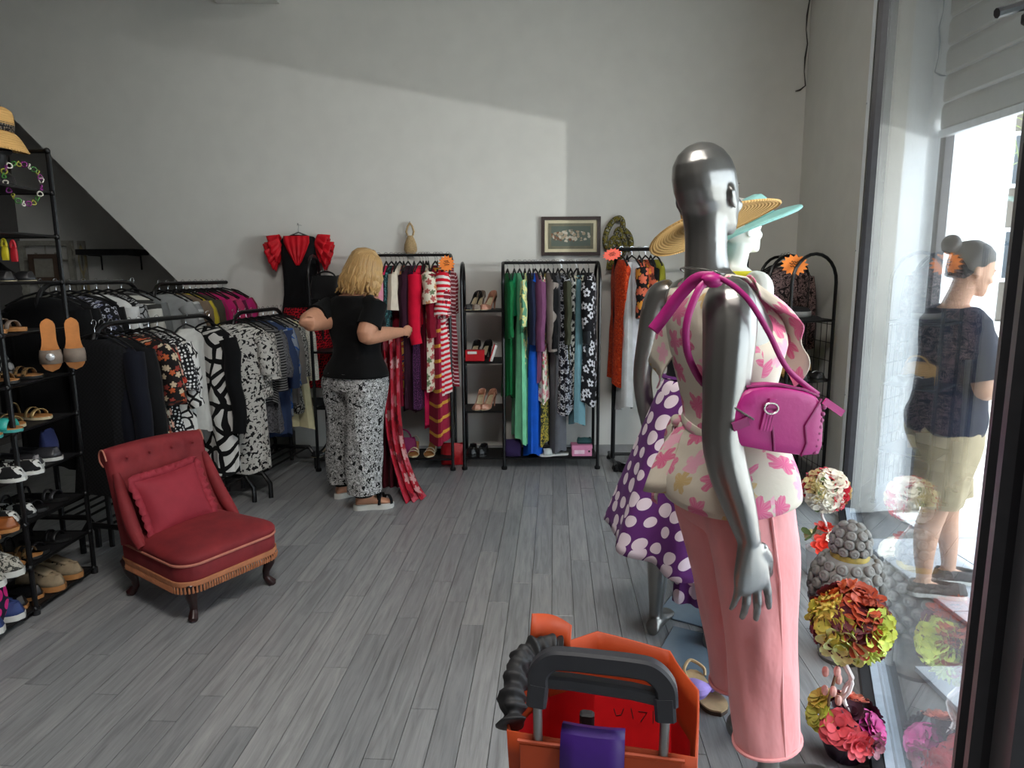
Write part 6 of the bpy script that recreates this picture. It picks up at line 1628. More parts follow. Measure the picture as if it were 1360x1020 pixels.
cup2 = [((-.03, -.055, .18), (-.3, -.8, .6), .06, ORR, 'open'), ((.04, -.05, .2), (.4, -.6, .7), .065, WHT, 'rose'), ((0, .0, .24), (0, -.2, 1), .055, ORR, 'open'), ((-.06, .02, .2), (-.8, 0, .6), .045, CRM, 'tiny'), ((.06, .03, .19), (.8, .3, .5), .05, ORR, 'rose'), ((0, .06, .19), (0, .8, .5), .05, WHT, 'rose'), ((-.07, -.02, .22), (-.9, -.1, .8), .05, LEAFG, 'leaf')]
tp2 = topiary('flower_topiary', 'artificial flower ball in red and white roses over a white pot', PB2, bc2, .112, (26, spec2), pot2, cup2, 9, 1)

# ------------------------------------------------------------------ stone buddha head seen from behind, facing the window
STONE = plain('grey carved stone', (118, 116, 112), .9, var=.2, scale=18, bump=.004); STONE2 = plain('darker stone recess', (92, 90, 86), .95, var=.2, scale=18); OCHRE = plain('worn gold band', (150, 130, 60), .7, var=.3)
BP = G(1118, 872); BP.z = 0
top_z = at(1130, 688, BP.y + .02).z
bd = thing('buddha_head', 'grey stone buddha head with knobbly curls, turned to the shop window', 'statue', BP, R(-72)); Hh = top_z
kx = Hh / .60
def SP(p): return V(p) * kx
sk_prof = [(.0, .075, .085), (.02, .085, .092), (.06, .07, .075), (.11, .066, .072), (.15, .085, .095), (.21, .108, .122), (.28, .124, .14), (.34, .126, .143), (.395, .114, .128), (.43, .092, .10), (.447, .062, .066)]
mb = MB(); mb.loft([[SP(p) for p in ell_ring(z, rx, ry, .0 if z > .12 else -.01, 0, 28, 1)] for z, rx, ry in sk_prof]); mb.build('head', STONE, bd)
mb = MB(); mb.lathe([(.07 * kx, .435 * kx), (.075 * kx, .45 * kx), (.07 * kx, .465 * kx)], (0, 0, 0), 24); mb.build('gold_band', OCHRE, bd)
mb = MB(); mb.lathe([(.066 * kx, .46 * kx), (.068 * kx, .50 * kx), (.06 * kx, .54 * kx), (.04 * kx, .575 * kx), (.01 * kx, .585 * kx)], (0, 0, 0), 24); mb.build('topknot', STONE2, bd)
# curls, each its own small knob with a spiral groove
cm = MB(); cm.lathe([(.019, -.006), (.0225, .004), (.019, .013), (.012, .017), (.0105, .0145), (.006, .018), (.001, .019)], (0, 0, 0), 12); curl_me = cm.mesh('curl'); curl_me.materials.append(STONE)
curl_me.polygons.foreach_set('use_smooth', [True] * len(curl_me.polygons))
def curl(p, n, s_):
    o = bpy.data.objects.new('curl', curl_me); COL.objects.link(o); o.parent = bd; o.matrix_local = Matrix.Translation(p) @ n.to_track_quat('Z', 'Y').to_matrix().to_4x4() @ Matrix.Scale(s_, 4)
for r_, (z, rx, ry) in enumerate([(.185, .099, .112), (.225, .111, .126), (.265, .121, .137), (.305, .126, .143), (.345, .125, .142), (.385, .117, .131), (.42, .098, .108)]):
    cnt = 15 if z < .4 else 13
    for i in range(cnt):
        a = 2 * PI * (i + .5 * (r_ % 2)) / cnt
        if z < .29 and math.sin(a) > .25: continue
        n = V((math.cos(a) / rx, math.sin(a) / ry, (z - .32) * 40)).normalized(); curl(SP((math.cos(a) * rx, math.sin(a) * ry, z)), n, kx * 1.02)
for r_, (z, r) in enumerate([(.482, .066), (.516, .066), (.548, .054), (.574, .03)]):
    cnt = (11, 11, 8, 4)[r_]
    for i in range(cnt):
        a = 2 * PI * (i + .5 * (r_ % 2)) / cnt; n = V((math.cos(a), math.sin(a), (.0, .15, .7, 1.8)[r_])).normalized(); curl(SP((math.cos(a) * r, math.sin(a) * r, z)), n, kx * .9)
for s_ in (-1, 1):
    mb = MB(); pts = [SP((s_ * .112, .01, .27)), SP((s_ * .124, .0, .235)), SP((s_ * .12, .005, .17)), SP((s_ * .11, .01, .10)), SP((s_ * .108, .012, .045)), SP((s_ * .108, .012, .015))]; mb.tube(pts, [q * kx for q in (.012, .024, .021, .017, .02, .012)], 10, flat=.55, up=(1, 0, 0)); mb.build('ear', STONE, bd)
mb = MB(); mb.tube([SP((0, .128, .26)), SP((0, .148, .215)), SP((0, .155, .185)), SP((0, .13, .175))], [.014 * kx, .018 * kx, .022 * kx, .012 * kx], 8); mb.build('nose', STONE, bd)
mb = MB(); mb.ball(SP((0, .10, .148)), (.034 * kx, .014 * kx, .01 * kx), 10, 6); mb.build('lips', STONE, bd)

# ------------------------------------------------------------------ lilac bow sandals on the floor
LIL = cloth('lilac chiffon', (172, 148, 220)); FB = plain('beige cork footbed', (196, 168, 128), .7)
def bow_sandal(p, rz, label):
    t = thing('bow_sandal', label, 'shoe', p, rz, 'lilac bow sandals'); st = stations(.255, .098, 18)
    mb = MB(); slab(mb, st, .255, lambda f: 0, .014); mb.build('sole', plain('dark sandal sole', (84, 66, 56), .7), t)
    mb = MB(); slab(mb, st, .255, lambda f: .0142, .006, .98); mb.build('footbed', FB, t)
    mb = MB(); mb.tube([(-.044, -.0, .02), (-.03, .03, .045), (0, .055, .05), (.03, .03, .045), (.044, -.0, .02)], .006, 6); mb.build('braided_strap', LIL, t)
    mb = MB(); mb.tube(spline([(-.036, -.08, .02), (-.038, -.10, .04), (0, -.132, .055), (.038, -.10, .04), (.036, -.08, .02)], 20), .006, 6, flat=1.5); mb.build('heel_strap', FB, t)
    for s_ in (-1, 1):
        mb = MB(); rows = []
        for f in [i / 8 for i in range(9)]:
            w_ = .014 + .036 * math.sin(PI * min(1, f * .62)); rows.append([V((s_ * (.004 + .066 * f), .045 + w_ * math.cos(a) * .9, .058 + w_ * math.sin(a) * .55 + .004 * math.sin(3 * a) * f)) for a in [2 * PI * j / 12 for j in range(13)]])
        mb.sheet(rows); mb.build('bow_loop', LIL, t)
        mb = MB(); mb.sheet([[V((s_ * (.005 + .03 * f) + u * .014, .03 - .045 * f, .056 - .016 * f + .004 * math.sin(u * 4))) for u in (-1, -.5, 0, .5, 1)] for f in (0, .3, .6, 1)]); mb.build('bow_tail', LIL, t, solid=.002)
    mb = MB(); mb.ball((0, .045, .06), (.014, .014, .012), 10, 6); mb.build('bow_knot', LIL, t)
    return t
a_, b_ = G(918, 897), G(956, 950); d = (b_ - a_); c_ = (a_ + b_) / 2
bow_sandal(c_, math.atan2(d.y, d.x) - PI / 2, 'flat beige sandal with a large lilac bow on the floor beside the pink trousers')

# ================================================================== ORANGE SHOPPING TROLLEY
ORG = plain('orange nylon', (178, 66, 22), .6, var=.06, scale=12, bump=.002); REDL = plain('red lining', (190, 14, 24), .55, var=.08); PURN = plain('purple nylon', (58, 22, 112), .5, var=.08); BLKN = plain('black nylon', (24, 24, 27), .65, var=.2); HAN = plain('dark grey plastic handle', (46, 47, 52), .45, var=.08); STEEL = plain('brushed steel tube', (150, 150, 148), .35, .85, var=.05)
YT = 1.08
hl_, hr_ = at(715, 880, YT), at(880, 910, YT)
tz = hl_.z
TC = V(((hl_.x + hr_.x) / 2, YT + .0, 0)); ang = R(-11)
tro = thing('shopping_trolley', 'orange nylon shopping trolley with dark handle and purple flap at the bottom edge', 'trolley', TC, ang)
hwid = (hr_ - hl_).length / 2 * .98
# local: x along the handle, +y away from the viewer (bag side), the panel by the handle at y = 0
ZH = tz; ZT = at(790, 990, YT).z                # handle height, rim of the near panel
# handle: rounded bridge with a slot
mb = MB()
def hb(x0, z0, x1, z1, w_, d_): return mb.box(((x0 + x1) / 2, 0, (z0 + z1) / 2), (abs(x1 - x0) + w_, d_, w_))
r_ = .019
path = [(-hwid, 0, ZH - .055), (-hwid + .001, 0, ZH - .028), (-hwid + .022, 0, ZH - .004), (-hwid + .055, 0, ZH), (0, 0, ZH), (hwid - .055, 0, ZH - .001), (hwid - .022, 0, ZH - .006), (hwid + .001, 0, ZH - .03), (hwid + .006, 0, ZH - .065)]
q = spline(path, 48); mb.bar(q, .0185, .013); han = mb.build('handle', HAN, tro)
mb = MB(); mb.bar([(-hwid + .012, .003, ZH - .046), (-hwid * .5, .003, ZH - .045), (hwid * .5, .003, ZH - .05), (hwid - .012, .003, ZH - .056)], .0125, .012); mb.build('lower_grip', HAN, han)
for s_ in (-1, 1):
    mb = MB(); mb.bar([(s_ * hwid, 0, ZH - .05), (s_ * (hwid + .003), 0, ZH - .08), (s_ * (hwid + .004), 0, ZH - .092)], .018, .0145); mb.build('handle_socket', HAN, han)
    mb = MB(); mb.tube([(s_ * (hwid + .003), .002, ZH - .085), (s_ * (hwid - .002), .004, .12)], .0085, 10); mb.build('tube', STEEL, tro)
# bag: open sack, four panels with a soft folded rim
W_, D_, ZB_ = hwid + .058, .235, .17
def bagp(t, f):
    """t round the rim (0..1 from near left, counter-clockwise from above), f height"""
    cor = [(-W_, .008), (W_, .0), (W_ + .01, D_ * .55), (W_ - .04, D_ + .03), (-W_ * .15, D_ + .055), (-W_ * .75, D_ * .95), (-W_ - .012, D_ * .5)]
    m_ = len(cor); x = t * m_; i = int(x) % m_; k_ = x - int(x); a, b = V(cor[i] + (0,)), V(cor[(i + 1) % m_] + (0,))
    p = a.lerp(b, k_); base = V((max(-W_ * .92, min(W_ * .92, p.x)), min(D_ * .95, max(.012, p.y)), 0)); q = base.lerp(p, min(1, f * 1.1))
    hz = [ZT, ZT, ZT + .045, ZT + .04, ZT + .055, ZT + .045, ZT + .045]; top = lerp(hz[i], hz[(i + 1) % m_], k_)
    return V((q.x, q.y, lerp(ZB_, top, f))) + V((0, 0, 0)) + V((noise.noise(p * 9 + V((0, 0, f * 3))) * .006, noise.noise(p * 7 + V((5, 0, f * 3))) * .006, 0)) * f
rows = [[bagp(i / 56, f) for i in range(56)] for f in [j / 12 for j in range(13)]]
mb = MB(); mb.loft(rows, (True, False)); mb.build('bag_shell', ORG, tro, solid=.004, sharp=25)
rows = [[bagp(i / 56, f) * 1 + (V((0, D_ * .5, 0)) - V((bagp(i / 56, f).x, bagp(i / 56, f).y, 0))) * .05 for i in range(56)] for f in (.35, .6, .8)]
mb = MB(); mb.loft(rows, (True, False)); mb.build('lining', REDL, tro, sharp=25)
# near panel seam box with straight edges
mb = MB(); mb.box((0, -.006, (ZT + ZB_) / 2 - .004), (W_ * 1.72, .006, ZT - ZB_ - .01), bev=.002); mb.build('back_panel', ORG, tro)
mb = MB(); mb.tube([(-W_ * .88, -.006, ZT - .006), (W_ * .88, -.006, ZT - .006)], .004, 6); mb.build('panel_piping', ORG, tro)
# purple flap folded over the near panel
mb = MB(); rows = []
for y, z in ((.035, ZT + .012), (.012, ZT + .024), (-.006, ZT + .02), (-.016, ZT + .0), (-.02, ZT - .04), (-.02, ZT - .12), (-.018, ZT - .24)):
    rows.append([V((-.012 + .056 * u, y - .004 * (1 - u * u), z)) for u in (-1, -.5, 0, .5, 1)])
mb.sheet(rows); mb.build('purple_flap', PURN, tro, solid=.004)
# black drawstring hood bunched at the far left
mb = MB(); rows = []
A_ = spline([(-W_ + .006, .03, ZT - .005), (-W_ - .004, .07, ZT + .025), (-W_ - .003, .12, ZT + .048), (-W_ + .012, .16, ZT + .06), (-W_ * .74, .185, ZT + .064), (-W_ * .6, .195, ZT + .055)], 40)
rows = []
A_ = spline(A_, 90)
for i, p in enumerate(A_):
    p = V(p); i *= .45; k_i = int(i / .45 + .5); r2 = .023 + .012 * noise.noise(V((i * .42, 0, 0))); t = (V(A_[min(90, k_i + 1)]) - V(A_[max(0, k_i - 1)])).normalized(); n1 = t.cross(V((0, 0, 1))).normalized(); n2 = n1.cross(t)
    rows.append([p + n1 * r2 * math.cos(a) * (1.0 + .5 * noise.noise(V((math.cos(a) * 1.3, math.sin(a) * 1.3, i * .35)))) + n2 * r2 * 1.25 * math.sin(a) for a in [2 * PI * j / 22 for j in range(22)]])
mb.loft(rows); mb.build('drawstring_hood', BLKN, tro, sharp=85)
mb = MB(); mb.sheet([[V((lerp(-W_ * .95, -W_ * .45, u), .20 + .02 * math.sin(3 * u) + .03 * f, ZT + .07 + .045 * f - .02 * u)) for u in [i / 8 for i in range(9)]] for f in (0, .5, 1)]); mb.build('rim_fold', ORG, tro, solid=.004)
# wheels, axle and stand
for s_ in (-1, 1):
    mb = MB(); mb.lathe([(.012, -.018), (.07, -.018), (.082, -.01), (.082, .01), (.07, .018), (.012, .018)], (s_ * (W_ + .03), .03, .082), 24, M=Matrix.Rotation(PI / 2, 3, 'Y')); mb.build('wheel', plain('black rubber wheel', (28, 28, 30), .7), tro)
mb = MB(); mb.tube([(-W_ - .04, .03, .082), (W_ + .04, .03, .082)], .006, 8); mb.build('axle', STEEL, tro)
mb = MB(); mb.tube([(-.09, .0, .15), (-.09, .2, .15), (-.09, .22, .01), (.09, .22, .01), (.09, .2, .15), (.09, .0, .15)], .007, 8); mb.build('stand_frame', STEEL, tro)
# leaflet lying in the bag, with handwritten strokes, and a small black clip
lf = thing('leaflet', 'red card with pen strokes lying inside the orange trolley', 'card', tro.matrix_basis @ V((.06, .12, ZT - .05)) if False else (Matrix.Translation(TC) @ Matrix.Rotation(ang, 4, 'Z')) @ V((.055, .135, ZT - .055)), ang)
lf.rotation_euler = (R(50), 0, ang)
REDC = plain('bright red card', (150, 8, 14), .9, spec=.1)
mb = MB(); mb.box((0, 0, 0), (.15, .11, .0015)); mb.build('card', REDC, lf, smooth=False)
INK = plain('black pen', (30, 10, 12), .6)
for i, st in enumerate([[(-.03, .03), (-.026, .018), (-.018, .02), (-.014, .032)], [(-.002, .034), (.002, .016)], [(.01, .03), (.024, .03), (.014, .012)], [(.034, .034), (.034, .012)]]):
    mb = MB(); mb.tube([(x * 1.2, y, .0018) for x, y in st], .0008, 4); mb.build('pen_stroke', INK, lf)
bk = thing('phone_charger', 'small black plug hanging in the red lined trolley bag', 'plug', (Matrix.Translation(TC) @ Matrix.Rotation(ang, 4, 'Z')) @ V((-.03, .10, ZT - .03)), ang)
mb = MB(); mb.box((0, 0, 0), (.028, .02, .045), bev=.004); mb.build('plug_body', BLKN, bk)
for s_ in (-1, 1):
    mb = MB(); mb.tube([(s_ * .006, 0, -.022), (s_ * .006, 0, -.036)], .002, 6); mb.build('pin', STEEL, bk)

# ================================================================== THINGS ON THE WALL AND ON THE RACKS
def wall_rect(px0, py0, px1, py1, Y): return at(px0, py0, Y), at(px1, py1, Y)
# framed picture
a, b = at(719, 288, YB - .02), at(797, 339, YB - .02); W2_, H2_ = (b.x - a.x), (a.z - b.z); pc = V(((a.x + b.x) / 2, YB - .02, (a.z + b.z) / 2))
pf = thing('framed_picture', 'dark framed picture with cream mount hanging above the middle rack', 'picture', pc)
DW = plain('dark walnut frame', (52, 34, 30), .4); MOUNT = plain('cream mount', (218, 208, 176), .8, var=.03); GREY1 = plain('olive grey inner mount', (116, 112, 92), .7)
def frame_ring(mb, w_, h_, t, d, y=0):
    for (x, z, sx_, sz_) in ((0, h_ / 2 - t / 2, w_, t), (0, -h_ / 2 + t / 2, w_, t), (-w_ / 2 + t / 2, 0, t, h_ - 2 * t), (w_ / 2 - t / 2, 0, t, h_ - 2 * t)): mb.box((x, y, z), (sx_, d, sz_))
mb = MB(); frame_ring(mb, W2_, H2_, .026, .03); mb.build('frame', DW, pf, smooth=False)
mb = MB(); mb.box((0, .004, 0), (W2_ - .05, .006, H2_ - .05)); mb.build('mount', MOUNT, pf, smooth=False)
mb = MB(); frame_ring(mb, W2_ * .76, H2_ * .66, .022, .008, -.001); mb.build('inner_mount', GREY1, pf, smooth=False)
k = N('embroidered panel'); k.pbr(.7); co = k.coord(); v_ = k.vor(co, 40); sx_ = k.n('SeparateXYZ'); k.l(co, sx_.inputs[0])
band = k.math('LESS_THAN', k.math('ADD', k.math('ABSOLUTE', sx_.outputs[2]), k.math('MULTIPLY', k.math('ABSOLUTE', sx_.outputs[0]), .18)), .052)
fl2_ = k.math('MULTIPLY', band, k.math('LESS_THAN', v_.outputs['Distance'], .55)); sp = k.n('SeparateColor'); k.l(v_.outputs['Color'], sp.inputs[0])
k.color(k.mix(fl2_, lin((92, 102, 92)), k.ramp(sp.outputs[0], [(0, lin((168, 150, 126))), (.4, lin((196, 186, 168))), (.75, lin((120, 84, 60)))], 'CONSTANT')))
mb = MB(); mb.box((0, -.0005, 0), (W2_ * .68, .004, H2_ * .52)); mb.build('picture_panel', k.m, pf, smooth=False)
# cloth or bag in green leopard hung beside it
sc1 = at(820, 318, YB - .05)
LEOG = print_cloth('olive leopard print', 'blotch', (126, 116, 52), [(40, 38, 30), (150, 148, 134)], 46, .5)
hh_ = thing('print_scarf', 'olive and black leopard print scarf hung in loops above the right rack', 'scarf', sc1)
for (cx, cz, rx, rz_, th) in ((-.03, .05, .055, .12, .4), (.05, .0, .05, .085, -.5), (.0, -.06, .06, .09, .2)):
    mb = MB(); M3 = Matrix.Rotation(th, 3, 'Y'); rows = []
    for i in range(25):
        a = 2 * PI * i / 24; rows.append([V((cx, 0, cz)) + M3 @ V((math.cos(a) * (rx + u * .022), -.012 * math.sin(2 * a) - .02 * (1 - u * u), math.sin(a) * (rz_ + u * .022))) for u in (-1, -.5, 0, .5, 1)])
    mb.sheet(rows); mb.build('scarf_loop', LEOG, hh_, solid=.003)
mb = MB(); mb.sheet([[V((-.03 + u * (.04 + .02 * f), -.01 - .012 * math.sin(u * 5), -.1 - .14 * f)) for u in (-1, -.5, 0, .5, 1)] for f in (0, .4, .7, 1)]); mb.build('scarf_end', LEOG, hh_, solid=.003)
# straw bag on the wall above the red rack
sb = at(545, 318, YB - .05); st_ = thing('straw_bag', 'small beige straw string bag hanging on the wall above the red rack', 'bag', sb)
STR = plain('beige raffia', (170, 144, 104), .8, var=.25, scale=120, bump=.003); z = .14
mb = MB(); mb.loft([ell_ring(zz, rx, ry, 0, 0, 20, 1) for zz, rx, ry in ((-.12, .01, .01), (-.112, .035, .02), (-.08, .052, .028), (-.04, .048, .03), (0, .034, .022), (.03, .02, .014))]); mb.build('pouch', STR, st_)
for s_ in (-1, 1):
    mb = MB(); mb.tube([(s_ * .02, 0, .03), (s_ * .03, -.004, .06), (s_ * .018, 0, .1), (0, .004, .125)], .008, 6); mb.build('handle', STR, st_)
mb = MB(); mb.tube([(0, .05, .13), (0, -.005, .13), (0, -.012, .138)], .003, 6); tag(mb.build('wall_hook', CHROME), 'small wall hook holding the straw string bag', 'hook').location = sb
# two small nails in the plaster
# flamenco dress on a wire hanger
FX_, FY_ = at(398, 340, YB - .09), None
BLK2 = cloth('black bodice', (18, 18, 20)); RSA = cloth('bright red satin', (198, 20, 34), .5); RSPOT = print_cloth('red lace with black dots', 'dots', (180, 20, 36), [(60, 8, 16)], 50, .3)
zt = at(398, 312, YB - .09).z; dr = thing('flamenco_dress', 'black and red flamenco dress with ruffled sleeves hanging on the back wall', 'dress', (FX_.x, YB - .09, zt))
mb = MB(); prof = [(-.0, .05, .5), (-.015, .12, .7), (-.05, .15, .9), (-.1, .15, 1.1), (-.2, .14, 1.2), (-.34, .13, 1.0), (-.44, .13, 1.1), (-.58, .155, 1.3)]
mb.loft(body_rings(prof, .05, 5, .004, 3), (False, False)); mb.build('bodice', BLK2, dr)
mb = MB(); mb.sheet([[V((u * w_, -.062 - .006 * (1 - u * u) - .004 * math.sin(u * 14), zz)) for u in [-1 + i / 8 for i in range(17)]] for zz, w_ in ((-.01, .1), (-.06, .1), (-.12, .075), (-.2, .035), (-.235, .012))]); mb.build('red_yoke', RSA, dr, solid=.003)
zw = -.56
for lv, (z0, z1_, r0, r1) in enumerate(((zw, zw - .2, .15, .205), (zw - .17, zw - .40, .19, .235), (zw - .37, zw - .64, .215, .235))):
    rings = []
    for i in range(9):
        f = i / 8; ring = []
        for j in range(60):
            a = 2 * PI * j / 60; r = lerp(r0, r1, f) + .014 * f * math.sin(14 * a + lv); ring.append(V((math.cos(a) * r, min(.07, math.sin(a) * .075 - .0 + .02 * f * math.sin(11 * a)), lerp(z0, z1_, f) + .006 * math.sin(9 * a) * f)))
        rings.append(ring)
    mb = MB(); mb.loft(rings, (False, False)); mb.build('skirt_tier', RSPOT, dr, solid=.003)
for s_ in (-1, 1):
    for lv in range(2):
        rings = []
        for i in range(6):
            f = i / 5; ring = []
            for j in range(44):
                a = 2 * PI * j / 44; r = .05 + .05 * f + .016 * f * math.sin(9 * a + lv + s_); c0 = V((s_ * (.135 + .07 * f + .03 * lv), -.0, -.045 - .07 * f - .055 * lv)); ring.append(c0 + V((s_ * .35 * math.cos(a) * r, math.sin(a) * r * .7, math.cos(a) * r)))
            rings.append(ring)
        mb = MB(); mb.loft(rings, (False, False)); mb.build('sleeve_ruffle', RSA, dr, solid=.003)
h = hanger(dr, CHROME, .13); h.location = (0, 0, .075)
mb = MB(); mb.tube([(0, 0, 0), (0, -.09, 0), (0, -.1, .01)], .003, 6); tag(mb.build('wall_hook', CHROME), 'small hook in the wall above the flamenco dress', 'hook').location = (FX_.x, YB, zt + .078)
# fluorescent price stars
def star(px, py, Y, r, col, nm, label, rz=0, ry=0, squash=1.0):
    p = at(px, py, Y); t = thing('price_star', label, 'sign', p); mb = MB()
    o = []
    for i in range(28): a = 2 * PI * i / 28; q = r if i % 2 else r * .74; o.append((math.cos(a) * q, math.sin(a) * q * squash))
    mb.prism(o, .003, Matrix.Rotation(PI / 2, 3, 'X')); mb.build('star_card', plain(nm, col, .6, var=.02), t, smooth=False)
    for i, (w_, z) in enumerate(((.5, .28), (.75, .08), (.55, -.14))):
        mb = MB(); mb.tube([(-r * w_ * .5 + r * w_ * f, -.0042, r * squash * (z + .06 * math.sin(f * 17 + i))) for f in [j / 12 for j in range(13)]], .0018, 4); mb.build('pen_line', INK, t)
    t.rotation_euler = (0, ry, rz); return t
star(593, 350, 5.0, .062, (240, 130, 40), 'fluorescent orange card', 'orange burst price card clipped to the red rack corner', R(10), R(-10))
star(813, 338, 5.08, .075, (244, 96, 72), 'fluorescent coral card', 'coral burst price card clipped to the post behind the mannequins', R(5), R(-12), .62)
star(1055, 352, 4.30, .085, (244, 132, 44), 'fluorescent orange card', 'orange burst price card hanging on the right arched rack', R(-12), R(8), .8)

# ------------------------------------------------------------------ shoes and bags on the back racks
gBack = 'shoes on the back racks'
def shelfz(py, Y=5.1): return zat(py, Y)
for i, (px, py, mt, desc, kind, kw) in enumerate([
 (629, 413, M_['black'], 'black patent court shoe beside the beige heels on the top shelf', 'pump', {}), (636, 413, M_['taupe'], 'taupe court shoe between black and beige heels on the top shelf', 'pump', {}), (649, 413, M_['nude'], 'beige high heel at the right of the top shelf', 'pump', {}),
 (637, 546, M_['nude'], 'nude patent high heel, left one on the third shelf', 'pump', {}), (649, 546, M_['nude'], 'nude patent high heel, right one on the third shelf', 'pump', {}),
 (630, 481, M_['black'], 'dark heel standing behind the red box', 'pump', {}), (643, 481, M_['black'], 'dark heel standing behind the white book', 'pump', {}),
 (628, 611, M_['black'], 'black loafer, left of the pair on the bottom shelf', 'loafer', dict(sole=SOLEB)), (641, 611, M_['black'], 'black loafer, right of the pair on the bottom shelf', 'loafer', dict(sole=SOLEB)),
 (551, 612, M_['ivory'], 'ivory lace-up heeled shoe, left one under the red clothes', 'wedge', dict(heel=.06)), (573, 612, M_['ivory'], 'ivory lace-up heeled shoe, right one under the red clothes', 'wedge', dict(heel=.06))]):
    p = at(px, py, 5.2); zz = {413: zat(413, 5.1), 481: zat(481, 5.1), 546: zat(546, 5.1)}.get(py, .09) + .008
    yy = 5.27 if py == 481 else 5.19
    shoe(kind, desc, mt, (at(px, py, yy).x, yy, zz), R(180 - 28 + 12 * (i % 2)) if kind == 'pump' else R(172 + 8 * (i % 2)), gBack, L=.23, **kw)
def simple_box(name, label, cat, loc, dims, mat, rz=0, lid=None, lidc=None):
    t = thing(name, label, cat, loc, rz); mb = MB(); mb.box((0, 0, dims[2] / 2), dims, bev=.003); mb.build('box_body', mat, t)
    if lid:
        mb = MB(); mb.box((0, 0, dims[2] - .012), (dims[0] + .006, dims[1] + .006, .03), bev=.002); mb.build('lid', lid, t)
    return t
zs2 = zat(481, 5.1) + .008
rbx = simple_box('red_clutch', 'red box clutch with a white tag on the second shelf of the middle rack', 'bag', (at(631, 478, 5.13).x, 5.13, zs2), (.145, .06, .085), M_['redp'])
mb = MB(); mb.box((-.02, -.032, .066), (.07, .002, .02)); mb.build('tag', SOLEW, rbx, smooth=False)
bk2 = thing('book', 'white book with red spine leaning on the second shelf of the middle rack', 'book', (at(656, 478, 5.14).x, 5.14, zs2)); mb = MB(); mb.box((0, 0, .062), (.02, .1, .13), Matrix.Rotation(R(18), 3, 'Y')); mb.build('pages', SOLEW, bk2, smooth=False)
mb = MB(); mb.box((-.013, 0, .063), (.008, .104, .132), Matrix.Rotation(R(18), 3, 'Y')); mb.build('cover', M_['redp'], bk2, smooth=False)
PKB = plain('pink shoe box', (206, 130, 164), .6, var=.05); sbx = simple_box('shoe_box', 'pink shoe box on the base of the middle rack', 'box', (at(772, 606, 5.14).x, 5.14, .097), (.155, .1, .085), PKB, 0, PKB)
mb = MB(); mb.box((-.02, -.052, .035), (.08, .002, .03)); mb.build('label', plain('pale label', (222, 190, 204), .6), sbx, smooth=False)
mb = MB(); mb.lathe([(.008, 0), (.008, .003)], (.055, -.051, .04), 10, M=Matrix.Rotation(PI / 2, 3, 'X')); mb.build('hole', M_['black'], sbx)
soft_bag('dark teal folded pouch lying on the pink shoe box', cloth('dark teal', (44, 74, 76)), (at(776, 590, 5.14).x, 5.14, .188), (.12, .07, .045))
shoe('sandal', 'pale grey slipper on the base of the middle rack', plain('pale slipper', (190, 196, 192), .7), (at(735, 608, 5.13).x, 5.13, .097), R(100), gBack, foot=plain('pale insole', (196, 200, 196), .7), sole=SOLEW)
soft_bag('dark violet cloth bag slumped at the foot of the middle rack', DKPUR, (at(681, 606, 5.12).x, 5.12, .097), (.14, .1, .13))
soft_bag('magenta soft handbag on the base of the red rack', plain('magenta suede', (128, 18, 84), .7), (at(535, 600, 5.2).x, 5.2, .097), (.23, .1, .13), 0, .07)
soft_bag('bright red crumpled fabric bag at the right foot of the red rack', plain('red nylon', (176, 14, 26), .5, bump=.004), (at(598, 604, 5.22).x + .02, 5.22, .005), (.2, .12, .17))
shoe('loafer', 'dark shoe on the lower left shelf beside the trousers of the standing person', M_['black'], (at(428, 540, 5.18).x, 5.18, zat(540, 5.1) + .008), R(100), gBack, sole=SOLEB)
shoe('pump', 'dark high heel on the bottom left shelf behind the standing person', M_['black'], (at(432, 612, 5.18).x, 5.18, .098), R(130), gBack)
shoe('loafer', 'black shoe on the floor bar behind the dotted skirt', M_['black'], (at(826, 600, 5.1).x, 5.0, 0), R(30), gBack, sole=SOLEB)

# ------------------------------------------------------------------ arched rack along the right wall: paisley coats and mesh shelves
QA = V((1.50, 4.62, 0)); q0, q1, q2 = at(1010, 345, 4.85), at(1048, 345, 4.55), at(1098, 345, 4.25)
rk = thing('clothes_rack', 'black arched rack with mesh side and shelves beside the glass, holding paisley coats', 'clothes rack', (1.72, 4.55, 0)); bs = V(rk.location)
dirE = V((q2.x - q0.x, q2.y - q0.y, 0)).normalized(); nE = V((dirE.y, -dirE.x, 0))
def archE(c, w_, ztop, r=.011):
    c = V((c.x, c.y, 0)); d = V((.93, .36, 0)).normalized(); h = w_ / 2
    pts = [c - d * h + V((0, 0, .02)), c - d * h + V((0, 0, ztop - h))] + [c - d * h * math.cos(a) + V((0, 0, ztop - h + h * math.sin(a))) for a in [PI * i / 12 for i in range(1, 12)]] + [c + d * h + V((0, 0, ztop - h)), c + d * h + V((0, 0, .02))]
    mb = MB(); mb.tube(pts, r, 8); mb.build('arched_end', BLK, rk, off=bs); return c - d * h, c + d * h
zE = at(1080, 337, 4.3).z
cA, cB, cC = V((at(1032, 400, 5.08).x, 5.08, 0)), V((at(1046, 400, 4.70).x, 4.70, 0)), V((at(1080, 400, 4.32).x, 4.32, 0))
eA = archE(cA, .34, zE); eB = archE(cB, .34, zE); eC = archE(cC, .36, zE)
mb = MB(); mb.tube([cA + V((0, 0, zE)), cB + V((0, 0, zE))], .01, 8); mb.build('hanging_rail', BLK, rk, off=bs)
